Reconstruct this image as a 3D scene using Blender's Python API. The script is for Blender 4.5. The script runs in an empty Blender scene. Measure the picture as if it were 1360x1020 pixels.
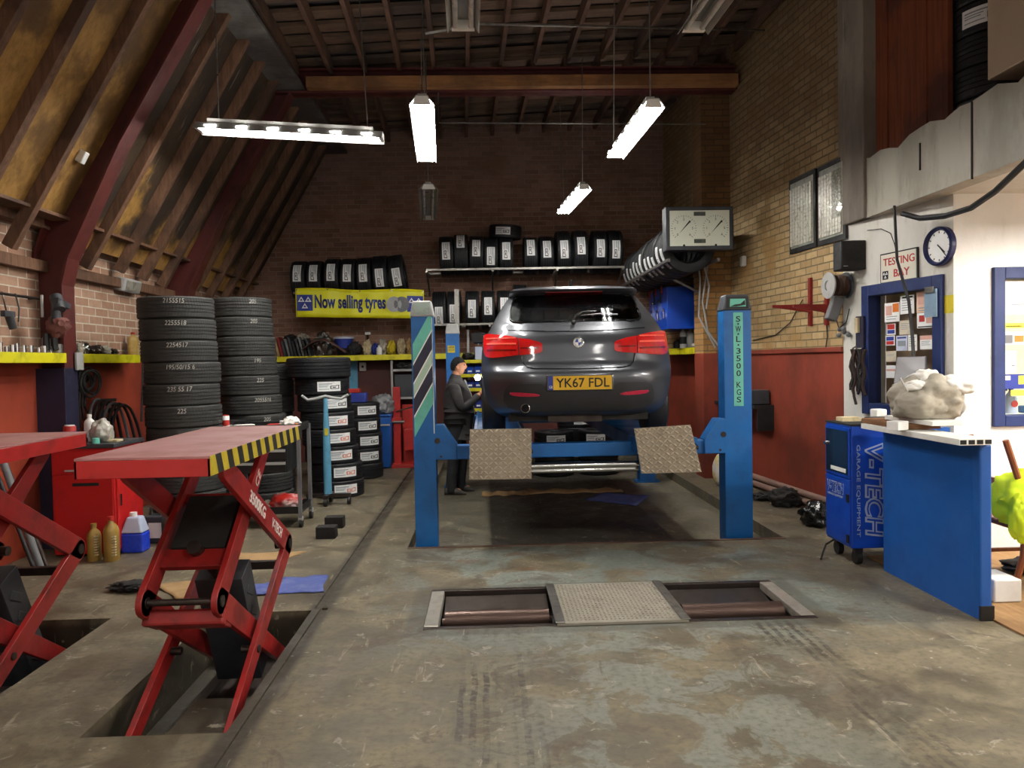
import bpy, bmesh, math, random
from mathutils import Vector, Matrix, noise
random.seed(7)
PI = math.pi
COL = bpy.context.scene.collection
V = Vector
# ------------------------------------------------------------------ camera: a pixel and a depth give a place
CAM = V((0, 0, 1.6)); FPX = 1020.0
YAW, PITCH, ROLL = math.radians(1.93), math.radians(1.665), math.radians(-1.1)
RC = Matrix.Rotation(-YAW, 3, 'Z') @ Matrix.Rotation(PI/2 - PITCH, 3, 'X') @ Matrix.Rotation(ROLL, 3, 'Z')
def ray(u, v): return RC @ V((u - 680, 510 - v, -FPX))
def P(u, v, Y):
    d = ray(u, v); return CAM + d*(Y/d.y)
def G(u, v, z=0.0):
    d = ray(u, v); return CAM + d*((z - CAM.z)/d.z)
def PX(u, v, X):
    d = ray(u, v); return CAM + d*(X/d.x)
def PL(u, v, p0, t, off=0.0):                      # point on the upright plane through p0 along t, moved off towards the room
    n = V((-t[1], t[0], 0)).normalized()
    if n.dot(CAM - V(p0)) < 0: n = -n
    d = ray(u, v); k = (V(p0) + n*off - CAM).dot(n)/d.dot(n)
    return CAM + d*k
cd = bpy.data.cameras.new('camera'); co = bpy.data.objects.new('camera', cd); COL.objects.link(co)
cd.sensor_fit = 'HORIZONTAL'; cd.sensor_width = 36; cd.lens = FPX/1360*36; cd.clip_start = .05; cd.clip_end = 100
co.matrix_world = Matrix.Translation(CAM) @ RC.to_4x4()
bpy.context.scene.camera = co
# ------------------------------------------------------------------ materials
def lin(c):
    if isinstance(c, str):
        c = tuple(int(c[i:i+2], 16)/255 for i in (0, 2, 4))
    return tuple((x/12.92 if x <= .04045 else ((x+.055)/1.055)**2.4) for x in c) + (1.0,)
class NT:
    def __init__(s, name):
        s.m = bpy.data.materials.new(name); s.m.use_nodes = True
        s.t = s.m.node_tree; s.t.nodes.clear()
        s.out = s.t.nodes.new('ShaderNodeOutputMaterial')
    def n(s, typ, **kw):
        nd = s.t.nodes.new('ShaderNode' + typ)
        for k, v in kw.items():
            if k in nd.inputs: nd.inputs[k].default_value = v
            else: setattr(nd, k, v)
        return nd
    def l(s, a, b): s.t.links.new(a, b)
    def noise(s, vec, scale, detail=4, rough=.55, dist=0):
        nd = s.n('TexNoise'); nd.inputs['Scale'].default_value = scale; nd.inputs['Detail'].default_value = detail
        nd.inputs['Roughness'].default_value = rough; nd.inputs['Distortion'].default_value = dist
        if vec is not None: s.l(vec, nd.inputs['Vector'])
        return nd.outputs['Fac']
    def ramp(s, fac, lo, hi, a=0.0, b=1.0):
        nd = s.n('MapRange'); nd.inputs['From Min'].default_value = lo; nd.inputs['From Max'].default_value = hi
        nd.inputs['To Min'].default_value = a; nd.inputs['To Max'].default_value = b; nd.interpolation_type = 'SMOOTHSTEP'
        s.l(fac, nd.inputs['Value']); return nd.outputs['Result']
    def mix(s, fac, a, b, mode='MIX'):
        nd = s.n('Mix'); nd.data_type = 'RGBA'; nd.blend_type = mode
        for sock, val in ((nd.inputs['Factor'], fac), (nd.inputs['A'] if False else nd.inputs[6], a), (nd.inputs[7], b)):
            if isinstance(val, (int, float)): sock.default_value = val
            elif isinstance(val, tuple): sock.default_value = val
            else: s.l(val, sock)
        return nd.outputs[2]
    def math(s, op, a, b=0.0):
        nd = s.n('Math'); nd.operation = op
        for i, val in ((0, a), (1, b)):
            if isinstance(val, (int, float)): nd.inputs[i].default_value = val
            else: s.l(val, nd.inputs[i])
        return nd.outputs[0]
    def pos(s): return s.n('NewGeometry').outputs['Position']
    def obj(s): return s.n('TexCoord').outputs['Object']
    def mapped(s, vec, sc=(1, 1, 1), rot=(0, 0, 0)):
        nd = s.n('Mapping'); nd.inputs['Scale'].default_value = sc; nd.inputs['Rotation'].default_value = rot
        s.l(vec, nd.inputs['Vector']); return nd.outputs['Vector']
    def bsdf(s, col, rough=.5, metal=0., bump=None, bstr=.3, bdist=.005, coat=0., spec=.5, **kw):
        b = s.n('BsdfPrincipled')
        for sock, val in ((b.inputs['Base Color'], col), (b.inputs['Roughness'], rough), (b.inputs['Metallic'], metal)):
            if isinstance(val, (int, float, tuple)): sock.default_value = val
            else: s.l(val, sock)
        b.inputs['Coat Weight'].default_value = coat; b.inputs['Specular IOR Level'].default_value = spec
        if bump is not None:
            bn = s.n('Bump'); bn.inputs['Strength'].default_value = bstr; bn.inputs['Distance'].default_value = bdist
            s.l(bump, bn.inputs['Height']); s.l(bn.outputs[0], b.inputs['Normal'])
        for k, v in kw.items(): b.inputs[k.replace('_', ' ')].default_value = v
        s.l(b.outputs[0], s.out.inputs['Surface']); return b
def mat(name, c, rough=.5, metal=0., c2=None, amt=.5, scale=6., bump=0., bscale=60., coat=0., spec=.5, grain=None):
    """plain surface with procedural wear: c mottled with c2"""
    t = NT(name); vec = t.obj()
    if grain: vec = t.mapped(vec, grain)
    a = lin(c); b = lin(c2) if c2 else tuple(x*.55 for x in a[:3]) + (1.,)
    f = t.noise(vec, scale, 6, .6)
    m = t.ramp(f, .45, .72, 0., amt)
    colr = t.mix(m, a, b)
    r = t.ramp(f, .3, .7, max(0, rough - .08), min(1, rough + .12))
    bh = t.noise(vec, bscale, 4, .6) if bump else None
    t.bsdf(colr, r, metal, bh, bump, coat=coat, spec=spec)
    return t.m
def emit(name, c, strength):
    t = NT(name); e = t.n('Emission'); e.inputs['Color'].default_value = lin(c); e.inputs['Strength'].default_value = strength
    t.l(e.outputs[0], t.out.inputs['Surface']); return t.m
def glassy(name, tint=(.2, .22, .22), wet=False, rough=.03):
    t = NT(name); tr = t.n('BsdfTransparent'); tr.inputs['Color'].default_value = tint + (1,)
    gl = t.n('BsdfGlossy'); gl.inputs['Roughness'].default_value = rough
    fr = t.n('Fresnel'); fr.inputs['IOR'].default_value = 1.45; mx = t.n('MixShader')
    if wet:
        vo = t.n('TexVoronoi'); vo.inputs['Scale'].default_value = 95; t.l(t.obj(), vo.inputs['Vector'])
        h = t.ramp(vo.outputs['Distance'], .0, .42, 1., 0.)
        area = t.ramp(t.noise(t.obj(), 3.2, 2), .46, .56)
        bn = t.n('Bump'); bn.inputs['Strength'].default_value = .9; bn.inputs['Distance'].default_value = .004
        t.l(t.math('MULTIPLY', h, area), bn.inputs['Height'])
        t.l(bn.outputs[0], gl.inputs['Normal']); t.l(bn.outputs[0], fr.inputs['Normal'])
    ge = t.n('NewGeometry'); t.l(t.math('MULTIPLY', fr.outputs[0], t.math('SUBTRACT', 1.0, ge.outputs['Backfacing'])), mx.inputs[0]); t.l(tr.outputs[0], mx.inputs[1]); t.l(gl.outputs[0], mx.inputs[2])
    t.l(mx.outputs[0], t.out.inputs['Surface']); return t.m
def brick(name, c1, c2, mortar, axis, upper_tone=None, rough=.85, bw=.235, bh=.077, ms=.008, patch=None):
    t = NT(name); p = t.pos(); sp = t.n('SeparateXYZ'); t.l(p, sp.inputs[0]); cb = t.n('CombineXYZ')
    t.l(sp.outputs[0 if axis == 'x' else 1], cb.inputs[0]); t.l(sp.outputs[2], cb.inputs[1])
    b = t.n('TexBrick'); t.l(cb.outputs[0], b.inputs['Vector'])
    b.inputs['Scale'].default_value = 1; b.inputs['Brick Width'].default_value = bw; b.inputs['Row Height'].default_value = bh
    b.inputs['Mortar Size'].default_value = ms; b.inputs['Mortar Smooth'].default_value = .3; b.inputs['Bias'].default_value = -.1
    b.inputs['Color1'].default_value = lin(c1); b.inputs['Color2'].default_value = lin(c2); b.inputs['Mortar'].default_value = lin(mortar)
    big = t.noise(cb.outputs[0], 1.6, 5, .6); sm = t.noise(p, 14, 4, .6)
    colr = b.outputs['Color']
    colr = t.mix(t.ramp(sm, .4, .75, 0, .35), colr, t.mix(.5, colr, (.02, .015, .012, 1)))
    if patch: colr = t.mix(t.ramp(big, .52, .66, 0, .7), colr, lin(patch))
    if upper_tone:
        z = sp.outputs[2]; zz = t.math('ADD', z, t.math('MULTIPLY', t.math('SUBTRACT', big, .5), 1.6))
        colr = t.mix(t.ramp(zz, upper_tone[0], upper_tone[1], 0, upper_tone[2]), colr, lin(upper_tone[3]))  # brick colour shifts to a darker tone with height
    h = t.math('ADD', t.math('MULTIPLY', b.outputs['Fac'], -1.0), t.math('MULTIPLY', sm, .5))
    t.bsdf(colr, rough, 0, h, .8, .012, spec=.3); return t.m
# ------------------------------------------------------------------ mesh builder
class MB:
    def __init__(s): s.bm = bmesh.new()
    def face(s, vs, m=0):
        try:
            f = s.bm.faces.new(vs); f.material_index = m; return f
        except ValueError: return None
    def poly(s, pts, m=0): return s.face([s.bm.verts.new(V(p)) for p in pts], m)
    def hexa(s, c, m=0):
        v = [s.bm.verts.new(V(p)) for p in c]
        for q in ((0, 3, 2, 1), (4, 5, 6, 7), (0, 1, 5, 4), (1, 2, 6, 5), (2, 3, 7, 6), (3, 0, 4, 7)):
            s.face([v[i] for i in q], m)
        return s
    def box(s, x0, x1, y0, y1, z0, z1, m=0):
        return s.hexa([(x0, y0, z0), (x1, y0, z0), (x1, y1, z0), (x0, y1, z0), (x0, y0, z1), (x1, y0, z1), (x1, y1, z1), (x0, y1, z1)], m)
    def obox(s, c, size, M=None, m=0):
        M = M or Matrix.Identity(3); c = V(c); a, b, d = (q/2 for q in size)
        return s.hexa([c + M @ V(p) for p in ((-a, -b, -d), (a, -b, -d), (a, b, -d), (-a, b, -d), (-a, -b, d), (a, -b, d), (a, b, d), (-a, b, d))], m)
    def bar(s, p0, p1, w, h, up=(0, 0, 1), m=0):      # rectangular bar: w across, h along up
        p0, p1 = V(p0), V(p1); d = (p1 - p0); L = d.length; d = d/L
        x = d.cross(V(up)); x = x.normalized() if x.length > 1e-6 else d.orthogonal().normalized(); z = x.cross(d)
        return s.obox((p0 + p1)/2, (w, L, h), Matrix((x, d, z)).transposed(), m)
    def prism(s, pts, vec, m=0, m2=None):
        vec = V(vec); a = [s.bm.verts.new(V(p)) for p in pts]; b = [s.bm.verts.new(V(p) + vec) for p in pts]; n = len(a)
        s.face(a[::-1], m); s.face(b, m if m2 is None else m2)
        for i in range(n): s.face([a[i], a[(i+1) % n], b[(i+1) % n], b[i]], m)
        return s
    def rings(s, rows, m=0, closed=False, cap=True, ms=None):
        vs = [[s.bm.verts.new(V(p)) for p in r] for r in rows]; n = len(vs[0]); k = len(vs)
        for i in range(k if closed else k-1):
            A, B = vs[i], vs[(i+1) % k]
            for j in range(n): s.face([A[j], A[(j+1) % n], B[(j+1) % n], B[j]], ms[i] if ms else m)
        if cap and not closed:
            s.face(vs[0][::-1], m); s.face(vs[-1], m)
        return s
    def cyl(s, p0, p1, r0, r1=None, n=14, m=0, cap=True):
        p0, p1 = V(p0), V(p1); r1 = r0 if r1 is None else r1; d = (p1 - p0).normalized(); a = d.orthogonal().normalized(); b = d.cross(a)
        return s.rings([[p + (a*math.cos(2*PI*i/n) + b*math.sin(2*PI*i/n))*r for i in range(n)] for p, r in ((p0, r0), (p1, r1))], m, cap=cap)
    def lathe(s, prof, o=(0, 0, 0), ax=(0, 0, 1), n=24, m=0, closed=False, ms=None, cap=True):
        o, d = V(o), V(ax).normalized(); a = d.orthogonal().normalized(); b = d.cross(a)
        return s.rings([[o + d*h + (a*math.cos(2*PI*i/n) + b*math.sin(2*PI*i/n))*max(r, 1e-4) for i in range(n)] for r, h in prof], m, closed, cap, ms)
    def tube(s, pts, r, n=7, m=0, cap=True):
        pts = [V(p) for p in pts]; rows = []; a = None
        for i, p in enumerate(pts):
            d = (pts[min(i+1, len(pts)-1)] - pts[max(i-1, 0)]).normalized()
            a = d.orthogonal().normalized() if a is None else (a - d*a.dot(d)).normalized()
            b = d.cross(a); rr = r[i] if isinstance(r, (list, tuple)) else r
            rows.append([p + (a*math.cos(2*PI*k/n) + b*math.sin(2*PI*k/n))*rr for k in range(n)])
        return s.rings(rows, m, cap=cap)
    def ball(s, c, r, n=10, m=0):
        r = V((r, r, r)) if isinstance(r, (int, float)) else V(r); c = V(c)
        return s.rings([[c + V((r.x*math.sin(t)*math.cos(2*PI*i/(2*n)), r.y*math.sin(t)*math.sin(2*PI*i/(2*n)), -r.z*math.cos(t))) for i in range(2*n)] for t in [max(.02, min(PI-.02, PI*k/n)) for k in range(n+1)]], m)
    def grid(s, fn, nu, nv, m=0, mf=None):
        vs = [[s.bm.verts.new(V(fn(i/nu, j/nv))) for j in range(nv+1)] for i in range(nu+1)]
        for i in range(nu):
            for j in range(nv): s.face([vs[i][j], vs[i+1][j], vs[i+1][j+1], vs[i][j+1]], mf(i, j) if mf else m)
        return s
    def addmesh(s, me, M, m=0):
        k = len(s.bm.verts); kf = len(s.bm.faces); s.bm.from_mesh(me); s.bm.verts.ensure_lookup_table(); s.bm.faces.ensure_lookup_table()
        for v in s.bm.verts[k:]: v.co = M @ v.co
        for f in s.bm.faces[kf:]: f.material_index = m
        return s
    def text(s, txt, o, right, up, w=None, h=None, m=0, depth=.002, shear=0, align='C', bold=0):
        me = text_mesh(txt, depth, shear, bold); xs = [v.co.x for v in me.vertices]; ys = [v.co.y for v in me.vertices]
        x0, x1, y0, y1 = min(xs), max(xs), min(ys), max(ys); right, up = V(right).normalized(), V(up).normalized(); nn = right.cross(up)
        sx = w/(x1-x0) if w else None; sy = h/(y1-y0) if h else None; sx = sx or sy; sy = sy or sx
        cx = (x0+x1)/2 if align == 'C' else x0
        M = Matrix.Translation(V(o)) @ Matrix((right, up, nn)).transposed().to_4x4() @ Matrix.Diagonal((sx, sy, 1, 1)) @ Matrix.Translation((-cx, -(y0+y1)/2, 0))
        return s.addmesh(me, M, m)
    def build(s, name, mats, parent=None, local=False, smooth=40, bevel=0, seg=2, weld=False, sub=0, base=True, noclean=False):
        if weld: bmesh.ops.remove_doubles(s.bm, verts=s.bm.verts, dist=1e-4)
        if not noclean: bmesh.ops.recalc_face_normals(s.bm, faces=s.bm.faces)
        me = bpy.data.meshes.new(name); off = V((0, 0, 0))
        if parent is None and base and len(s.bm.verts):
            lo = [min(v.co[i] for v in s.bm.verts) for i in range(3)]; hi = [max(v.co[i] for v in s.bm.verts) for i in range(3)]
            off = V(((lo[0]+hi[0])/2, (lo[1]+hi[1])/2, lo[2]))
            for v in s.bm.verts: v.co -= off
        s.bm.to_mesh(me); s.bm.free()
        for mm in (mats if isinstance(mats, (list, tuple)) else [mats]): me.materials.append(mm)
        if smooth:
            me.polygons.foreach_set('use_smooth', [True]*len(me.polygons)); me.set_sharp_from_angle(angle=math.radians(smooth))
        o = link(name, me, parent, local); o.location = off if parent is None else (0, 0, 0)
        if bevel:
            b = o.modifiers.new('edge', 'BEVEL'); b.width = bevel; b.segments = seg; b.limit_method = 'ANGLE'; b.angle_limit = math.radians(40)
        if sub:
            b = o.modifiers.new('round', 'SUBSURF'); b.levels = b.render_levels = sub
        return o
_tc = {}
def text_mesh(txt, depth, shear, bold=0):
    k = (txt, depth, shear, bold)
    if k not in _tc:
        c = bpy.data.curves.new('t', 'FONT'); c.body = txt; c.extrude = depth/2; c.shear = shear; c.offset = bold; c.resolution_u = 3
        o = bpy.data.objects.new('t', c); COL.objects.link(o); bpy.context.view_layer.update()
        _tc[k] = bpy.data.meshes.new_from_object(o.evaluated_get(bpy.context.evaluated_depsgraph_get()))
        bpy.data.objects.remove(o); bpy.data.curves.remove(c)
    return _tc[k]
def wm(o): return (wm(o.parent) @ o.matrix_parent_inverse if o.parent else Matrix.Identity(4)) @ o.matrix_basis
def link(name, data, parent=None, local=False):
    o = bpy.data.objects.new(name, data); COL.objects.link(o)
    if parent:
        o.parent = parent
        if not local: o.matrix_parent_inverse = wm(parent).inverted()
    return o
def tag(o, label, cat, group=None, kind=None):
    o['label'] = label; o['category'] = cat
    if group: o['group'] = group
    if kind: o['kind'] = kind
    return o
def thing(name, label, cat, loc, rz=0, group=None, rot=None):
    o = link(name, None); o.location = loc; o.rotation_euler = rot or (0, 0, rz); o.empty_display_size = .1
    return tag(o, label, cat, group)
def struct(o): o['kind'] = 'structure'; return o
def kids(o): return [c for c in COL.objects if c.parent == o]
def dup(o, parent=None):
    c = o.copy(); COL.objects.link(c)
    if parent: c.parent = parent
    for k in kids(o): dup(k, c)
    return c
def lump(mb, c, r, amp=.25, fr=2., sub=4, seed=0, m=0, fold=0., flat=None, mf=None, an=(1, 1, 1)):
    """crumpled heap: a ball pushed about by noise; flat cuts it off at a height"""
    b = bmesh.new(); bmesh.ops.create_icosphere(b, subdivisions=sub, radius=1); c = V(c)
    for v in b.verts:
        d = v.co.normalized(); q = d*fr + V((seed*3.1, seed*1.7, 0))
        k = 1 + amp*noise.noise(q) + amp*.5*noise.noise(q*2.3)
        if fold: qa = V((q.x*an[0], q.y*an[1], q.z*an[2])); k += fold*abs(noise.noise(qa*(3.1 if an == (1, 1, 1) else 2.0) + V((9, 0, 0)))) - fold*.3 + fold*.5*abs(noise.noise(qa*(7 if an == (1, 1, 1) else 4.5) + V((2, 5, 0))))
        v.co = V((d.x*r[0], d.y*r[1], d.z*r[2]))*k + c
        if flat is not None and v.co.z < flat: v.co.z = flat + (v.co.z - flat)*.02
    me = bpy.data.meshes.new('l'); b.to_mesh(me); b.free(); mb.addmesh(me, Matrix.Identity(4), m)
    if mf:
        mb.bm.faces.ensure_lookup_table()
        for f in mb.bm.faces: f.material_index = mf(f)
    bpy.data.meshes.remove(me); return mb
ORD = ['first', 'second', 'third', 'fourth', 'fifth', 'sixth', 'seventh', 'eighth', 'ninth', 'tenth', 'eleventh', 'twelfth', 'thirteenth', 'fourteenth', 'fifteenth', 'sixteenth']
# ------------------------------------------------------------------ shared materials
M = {}
M['red'] = mat('red_enamel', 'b02420', .38, 0, '6a1512', .5, 5, .05, 30)
M['redarm'] = mat('grimy_red_arm_enamel', '96221f', .4, 0, '4a1411', .7, 5, .05, 30)
M['red_top'] = mat('worn_red_deck', 'a5716d', .6, 0, '834b46', .6, 3, .25, 90)
M['maroon'] = mat('maroon_steel_paint', '55201c', .55, 0, '301210', .6, 3)
M['redpaint'] = mat('red_bracket', '8a2420', .5)
M['navy'] = mat('navy_paint', '25233a', .5, 0, '14131d', .6, 4)
M['blue'] = mat('lift_blue_paint', '1663a6', .38, 0, '123c66', .45, 4, .05, 40)
M['cabblue'] = mat('cabinet_blue', '0f44b0', .35, 0, '0c2f7c', .4, 3)
M['panelblue'] = mat('counter_blue', '10529f', .5, 0, '0d3f7f', .45, 2.5, .1, 60)
M['framblue'] = mat('window_frame_blue', '1b2d60', .5, 0, '141f42', .5, 5)
M['lightblue'] = mat('pale_blue_paint', '5b9ab8', .45, 0, '3e6c80', .5, 6)
M['black'] = mat('black_plastic', '141415', .5, 0, '0a0a0a', .4)
M['dark'] = mat('dark_grime', '1d1a18', .8, 0, '0d0c0b', .6, 5)
M['grey'] = mat('grey_paint', '6e6f70', .5, 0, '48494a', .5)
M['dgrey'] = mat('dark_grey_paint', '3a3d42', .45, 0, '1e2022', .6, 4)
M['steel'] = mat('worn_steel', '8d8a84', .35, .9, '55504a', .6, 7, .1, 60)
M['chrome'] = mat('bright_metal', 'd6d6d4', .14, 1., 'a0a09c', .3, 8)
M['dsteel'] = mat('oily_steel', '4a413c', .38, .8, '241d19', .7, 6, .1, 60)
M['white'] = mat('white_plastic', 'e6e5df', .45, 0, 'bdbab0', .4, 4)
M['paper'] = mat('white_paper', 'eeeeea', .7, 0, 'd2d0c8', .3, 5)
M['ink'] = mat('black_ink', '101012', .6)
M['yellow'] = mat('yellow_edge_paint', 'd8cf18', .5, 0, '8a8312', .6, 6, .1, 40)
M['signyellow'] = mat('banner_yellow', 'e6e21c', .45, 0, 'cfc918', .3, 3)
M['mblue'] = mat('sign_blue', '2a3a8e', .5, 0, '202c70', .3)
M['wood'] = mat('brown_wood', '7a5232', .65, 0, '4a2e1b', .7, 3, .2, 40, grain=(1, 1, 8))
M['chairwood'] = mat('chair_wood', '8a4a24', .4, 0, '5f2f15', .5, 4, grain=(6, 6, 1))
M['card'] = mat('cardboard', 'a8875c', .8, 0, '7a5f3e', .6, 3)
M['bluepaper'] = mat('blue_printed_paper', '4a5aa0', .6, 0, '8a93bb', .6, 7)
M['plateyellow'] = mat('plate_yellow', 'e3b21a', .35, 0, 'c99a10', .3)
M['mint'] = mat('mint_vinyl', '6cc3ae', .45, 0, '4f9a8a', .4, 6)
M['glove'] = mat('cream_cloth', 'c9b993', .9, 0, '8d7f60', .6, 12, .4, 60)
M['rag'] = mat('grubby_cloth', 'a8a192', .9, 0, '6d665a', .75, 5, .4, 60)
M['whiterag'] = mat('white_cloth', 'e4e1da', .85, 0, 'b9b2a6', .45, 5, .3, 60)
M['rubber'] = mat('black_rubber', '141415', .55, 0, '26262a', .5, 5, .15, 90)
M['worn'] = mat('worn_tyre_rubber', '2f2f2f', .62, 0, '1b1b1b', .6, 5, .25, 70)
M['hose'] = mat('hose_rubber', '2b2a2a', .5)
M['gold'] = mat('gold_plastic', '9a7a35', .4, 0, '5f4820', .5, 5)
M['bluefluid'] = mat('blue_fluid', '2a46d0', .25, 0, '2038a8', .3)
M['clearplastic'] = mat('milky_plastic', 'b9c2d8', .35, 0, '98a2bb', .3)
M['amber'] = mat('amber_oil_bottle', 'b79a58', .3, 0, '8f7238', .4)
M['hivis'] = mat('hivis_yellow', 'd9ef1c', .6, 0, 'aebf12', .4, 4, .2, 50)
M['skin'] = mat('skin', 'b98264', .5, 0, '9a664c', .4, 12)
M['jacket'] = mat('dark_jacket', '2c2a2a', .8, 0, '1c1a1a', .5, 8, .3, 120)
M['trousers'] = mat('black_trousers', '1a1a1d', .85, 0, '101012', .5, 8, .3, 120)
M['hair'] = mat('black_hair', '080707', .85, 0, '060606', .5, 30)
M['shoe'] = mat('grey_shoe', '45423f', .7, 0, '2a2826', .5, 9)
M['orange'] = mat('orange_plastic', 'e07a2a', .5)
M['ltgrey'] = mat('light_grey', 'a9a9a6', .5, 0, '808080', .4)
M['mesh_silver'] = mat('silver_foil', 'b8b4aa', .4, .3, '8a857a', .5, 20, .5, 60)
M['redink'] = mat('red_ink', 'b5281f', .5)
M['pink'] = mat('pink_print', 'd9a594', .6, 0, 'e8d6cc', .5, 6)
# ================================================================== THE ROOM
WXL = -4.0; YB = 12.8; YF = -1.2
def zroof(x): return 5.2 + .05*(x + 2.4)
# floor: concrete worn through old paint, tyre-blackened lanes
def floor_mat():
    t = NT('garage_concrete'); p = t.pos(); sp = t.n('SeparateXYZ'); t.l(p, sp.inputs[0])
    n1 = t.noise(p, .9, 6, .62); n2 = t.noise(p, 3.2, 6, .65, .6); n3 = t.noise(p, 26, 5, .6); n4 = t.noise(t.mapped(p, (3.2, .55, 1)), 1.6, 5, .6)
    c = t.mix(t.ramp(n2, .35, .68), lin('5c5341'), lin('80765f'))
    c = t.mix(t.ramp(n1, .50, .62, 0, .75), c, lin('585144'))
    c = t.mix(t.ramp(n4, .52, .66, 0, .55), c, lin('766a58'))
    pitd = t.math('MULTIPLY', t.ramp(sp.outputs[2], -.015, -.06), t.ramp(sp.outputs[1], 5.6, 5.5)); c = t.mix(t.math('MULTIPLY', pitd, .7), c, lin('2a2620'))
    # remains of blue-grey floor paint around the brake pit
    def band(sock, a, b, s): return t.math('MULTIPLY', t.ramp(sock, a - s, a + s), t.ramp(sock, b - s, b + s, 1., 0.))
    zone = t.math('MULTIPLY', band(sp.outputs[0], -.6, 2.5, .5), band(sp.outputs[1], 4.3, 6.75, .35))
    pn = t.math('MULTIPLY', zone, t.ramp(t.noise(p, 1.5, 6, .6, .8), .44, .53))
    c = t.mix(t.math('MULTIPLY', pn, .75), c, lin('76807a'))
    rust = t.math('MULTIPLY', zone, t.ramp(t.noise(t.mapped(p, (1, 1.8, 1)), 1.9, 5, .6), .56, .68))
    c = t.mix(t.math('MULTIPLY', rust, .6), c, lin('6d4a2e'))
    zone2 = t.math('MULTIPLY', band(sp.outputs[0], -.7, 2.6, .15), t.ramp(sp.outputs[1], 6.5, 6.8))
    c = t.mix(t.math('MULTIPLY', zone2, .8), c, t.mix(t.ramp(n2, .4, .65), lin('5e5d52'), lin('75705f')))
    car_shade = t.math('MULTIPLY', band(sp.outputs[0], .02, 1.76, .015), t.ramp(sp.outputs[1], 6.66, 6.70)); c = t.mix(t.math('MULTIPLY', car_shade, .8), c, lin('2b2824'))  # shadow of the raised car, painted into the recess floor colour
    # flakes of old paint in the middle of the lane nearer the entrance, a dark border round the roller pit
    zone3 = t.math('MULTIPLY', band(sp.outputs[0], .15, 1.55, .45), t.ramp(sp.outputs[1], 4.7, 4.4))
    fl = t.math('MULTIPLY', zone3, t.ramp(t.noise(p, 2.4, 9, .68, .9), .47, .52)); c = t.mix(t.math('MULTIPLY', fl, .7), c, lin('7f8379'))
    chip = t.ramp(t.noise(p, 7.5, 8, .7, .7), .60, .64, 0, .7); c = t.mix(chip, c, lin('9a9484'))
    brown = t.ramp(t.noise(p, 2.1, 8, .66, 1.2), .56, .60, 0, .6); c = t.mix(brown, c, lin('54483a'))
    ring = t.math('MULTIPLY', band(sp.outputs[0], -.52, 2.11, .02), band(sp.outputs[1], 4.47, 5.47, .02)); c = t.mix(t.math('MULTIPLY', ring, .55), c, lin('47433a'))
    # tyre tracks in the lane: broken lines along the way the cars roll
    tr = t.math('ADD', t.math('ADD', band(sp.outputs[0], -.18, .02, .03), band(sp.outputs[0], .10, .26, .03)), band(sp.outputs[0], 1.55, 1.86, .04))
    wv = t.n('TexWave'); wv.bands_direction = 'X'; wv.inputs['Scale'].default_value = 5.2; wv.inputs['Distortion'].default_value = 1.2; t.l(p, wv.inputs['Vector'])
    tr = t.math('MULTIPLY', t.math('MULTIPLY', tr, t.ramp(t.noise(t.mapped(p, (1, .6, 1)), 1.7, 6, .65), .42, .58)), t.ramp(sp.outputs[1], 4.7, 4.4))
    tr = t.math('MULTIPLY', tr, t.ramp(n3, .35, .6, .25, 1))
    c = t.mix(t.math('MULTIPLY', tr, t.ramp(wv.outputs['Fac'], .3, .7, .15, .85)), c, lin('2b261f'))
    ch = t.math('MULTIPLY', band(sp.outputs[0], -1.19, -1.05, .025), t.ramp(n2, .25, .5, .4, .9)); c = t.mix(ch, c, lin('37322a'))
    oil = t.ramp(t.noise(p, .55, 5, .6, 1.), .58, .70, 0, .6); c = t.mix(oil, c, lin('40392d'))
    # drops of dried paint and chips
    vo = t.n('TexVoronoi'); vo.inputs['Scale'].default_value = 9; t.l(p, vo.inputs['Vector'])
    c = t.mix(t.math('MULTIPLY', t.ramp(vo.outputs['Distance'], .10, .05), t.ramp(n2, .52, .6)), c, lin('aaa490'))
    scr = t.noise(t.mapped(p, (6, .8, 1), (0, 0, .5)), 2.5, 4, .7, .4)
    c = t.mix(t.ramp(scr, .63, .70, 0, .6), c, lin('9d947f'))
    c = t.mix(t.ramp(n3, .42, .7, 0, .45), c, lin('4b4436'))
    h = t.math('ADD', t.math('MULTIPLY', n3, .6), t.math('MULTIPLY', n2, .6))
    t.bsdf(c, t.ramp(n2, .3, .7, .42, .78), 0, h, .35, .01, spec=.4); return t.m
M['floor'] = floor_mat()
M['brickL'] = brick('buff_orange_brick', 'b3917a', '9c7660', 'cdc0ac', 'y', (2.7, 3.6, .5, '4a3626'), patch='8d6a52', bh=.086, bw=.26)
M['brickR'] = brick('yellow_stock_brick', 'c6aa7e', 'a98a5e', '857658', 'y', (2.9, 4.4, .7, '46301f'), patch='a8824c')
M['brickB'] = brick('dark_brown_brick', '96725f', '7a5847', '9a8476', 'x', (3.4, 5.0, .45, '4b3a36'), patch='7e5a40')
M['brickP'] = brick('pier_brick', 'b38852', '93693c', '7d6a4c', 'x', (2.4, 4.2, .75, '3a2418'))
def paintmat(name, c, c2, c3):
    t = NT(name); p = t.pos(); n1 = t.noise(p, 1.3, 6, .6); n2 = t.noise(t.mapped(p, (1, 1, .35)), 7, 6, .65); n3 = t.noise(p, 22, 5, .7)
    col = t.mix(t.ramp(n1, .4, .65), lin(c), lin(c2)); col = t.mix(t.ramp(n2, .55, .72, 0, .6), col, lin(c2))
    col = t.mix(t.ramp(n3, .69, .73, 0, .8), col, lin(c3)); t.bsdf(col, .6, 0, n2, .2, .01); return t.m
M['redL'] = paintmat('orange_red_wall_paint', '9f3f27', '80311f', 'b08570')
M['redR'] = paintmat('dull_red_wall_paint', '8e3b28', '70301f', 'b98a74')
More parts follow.
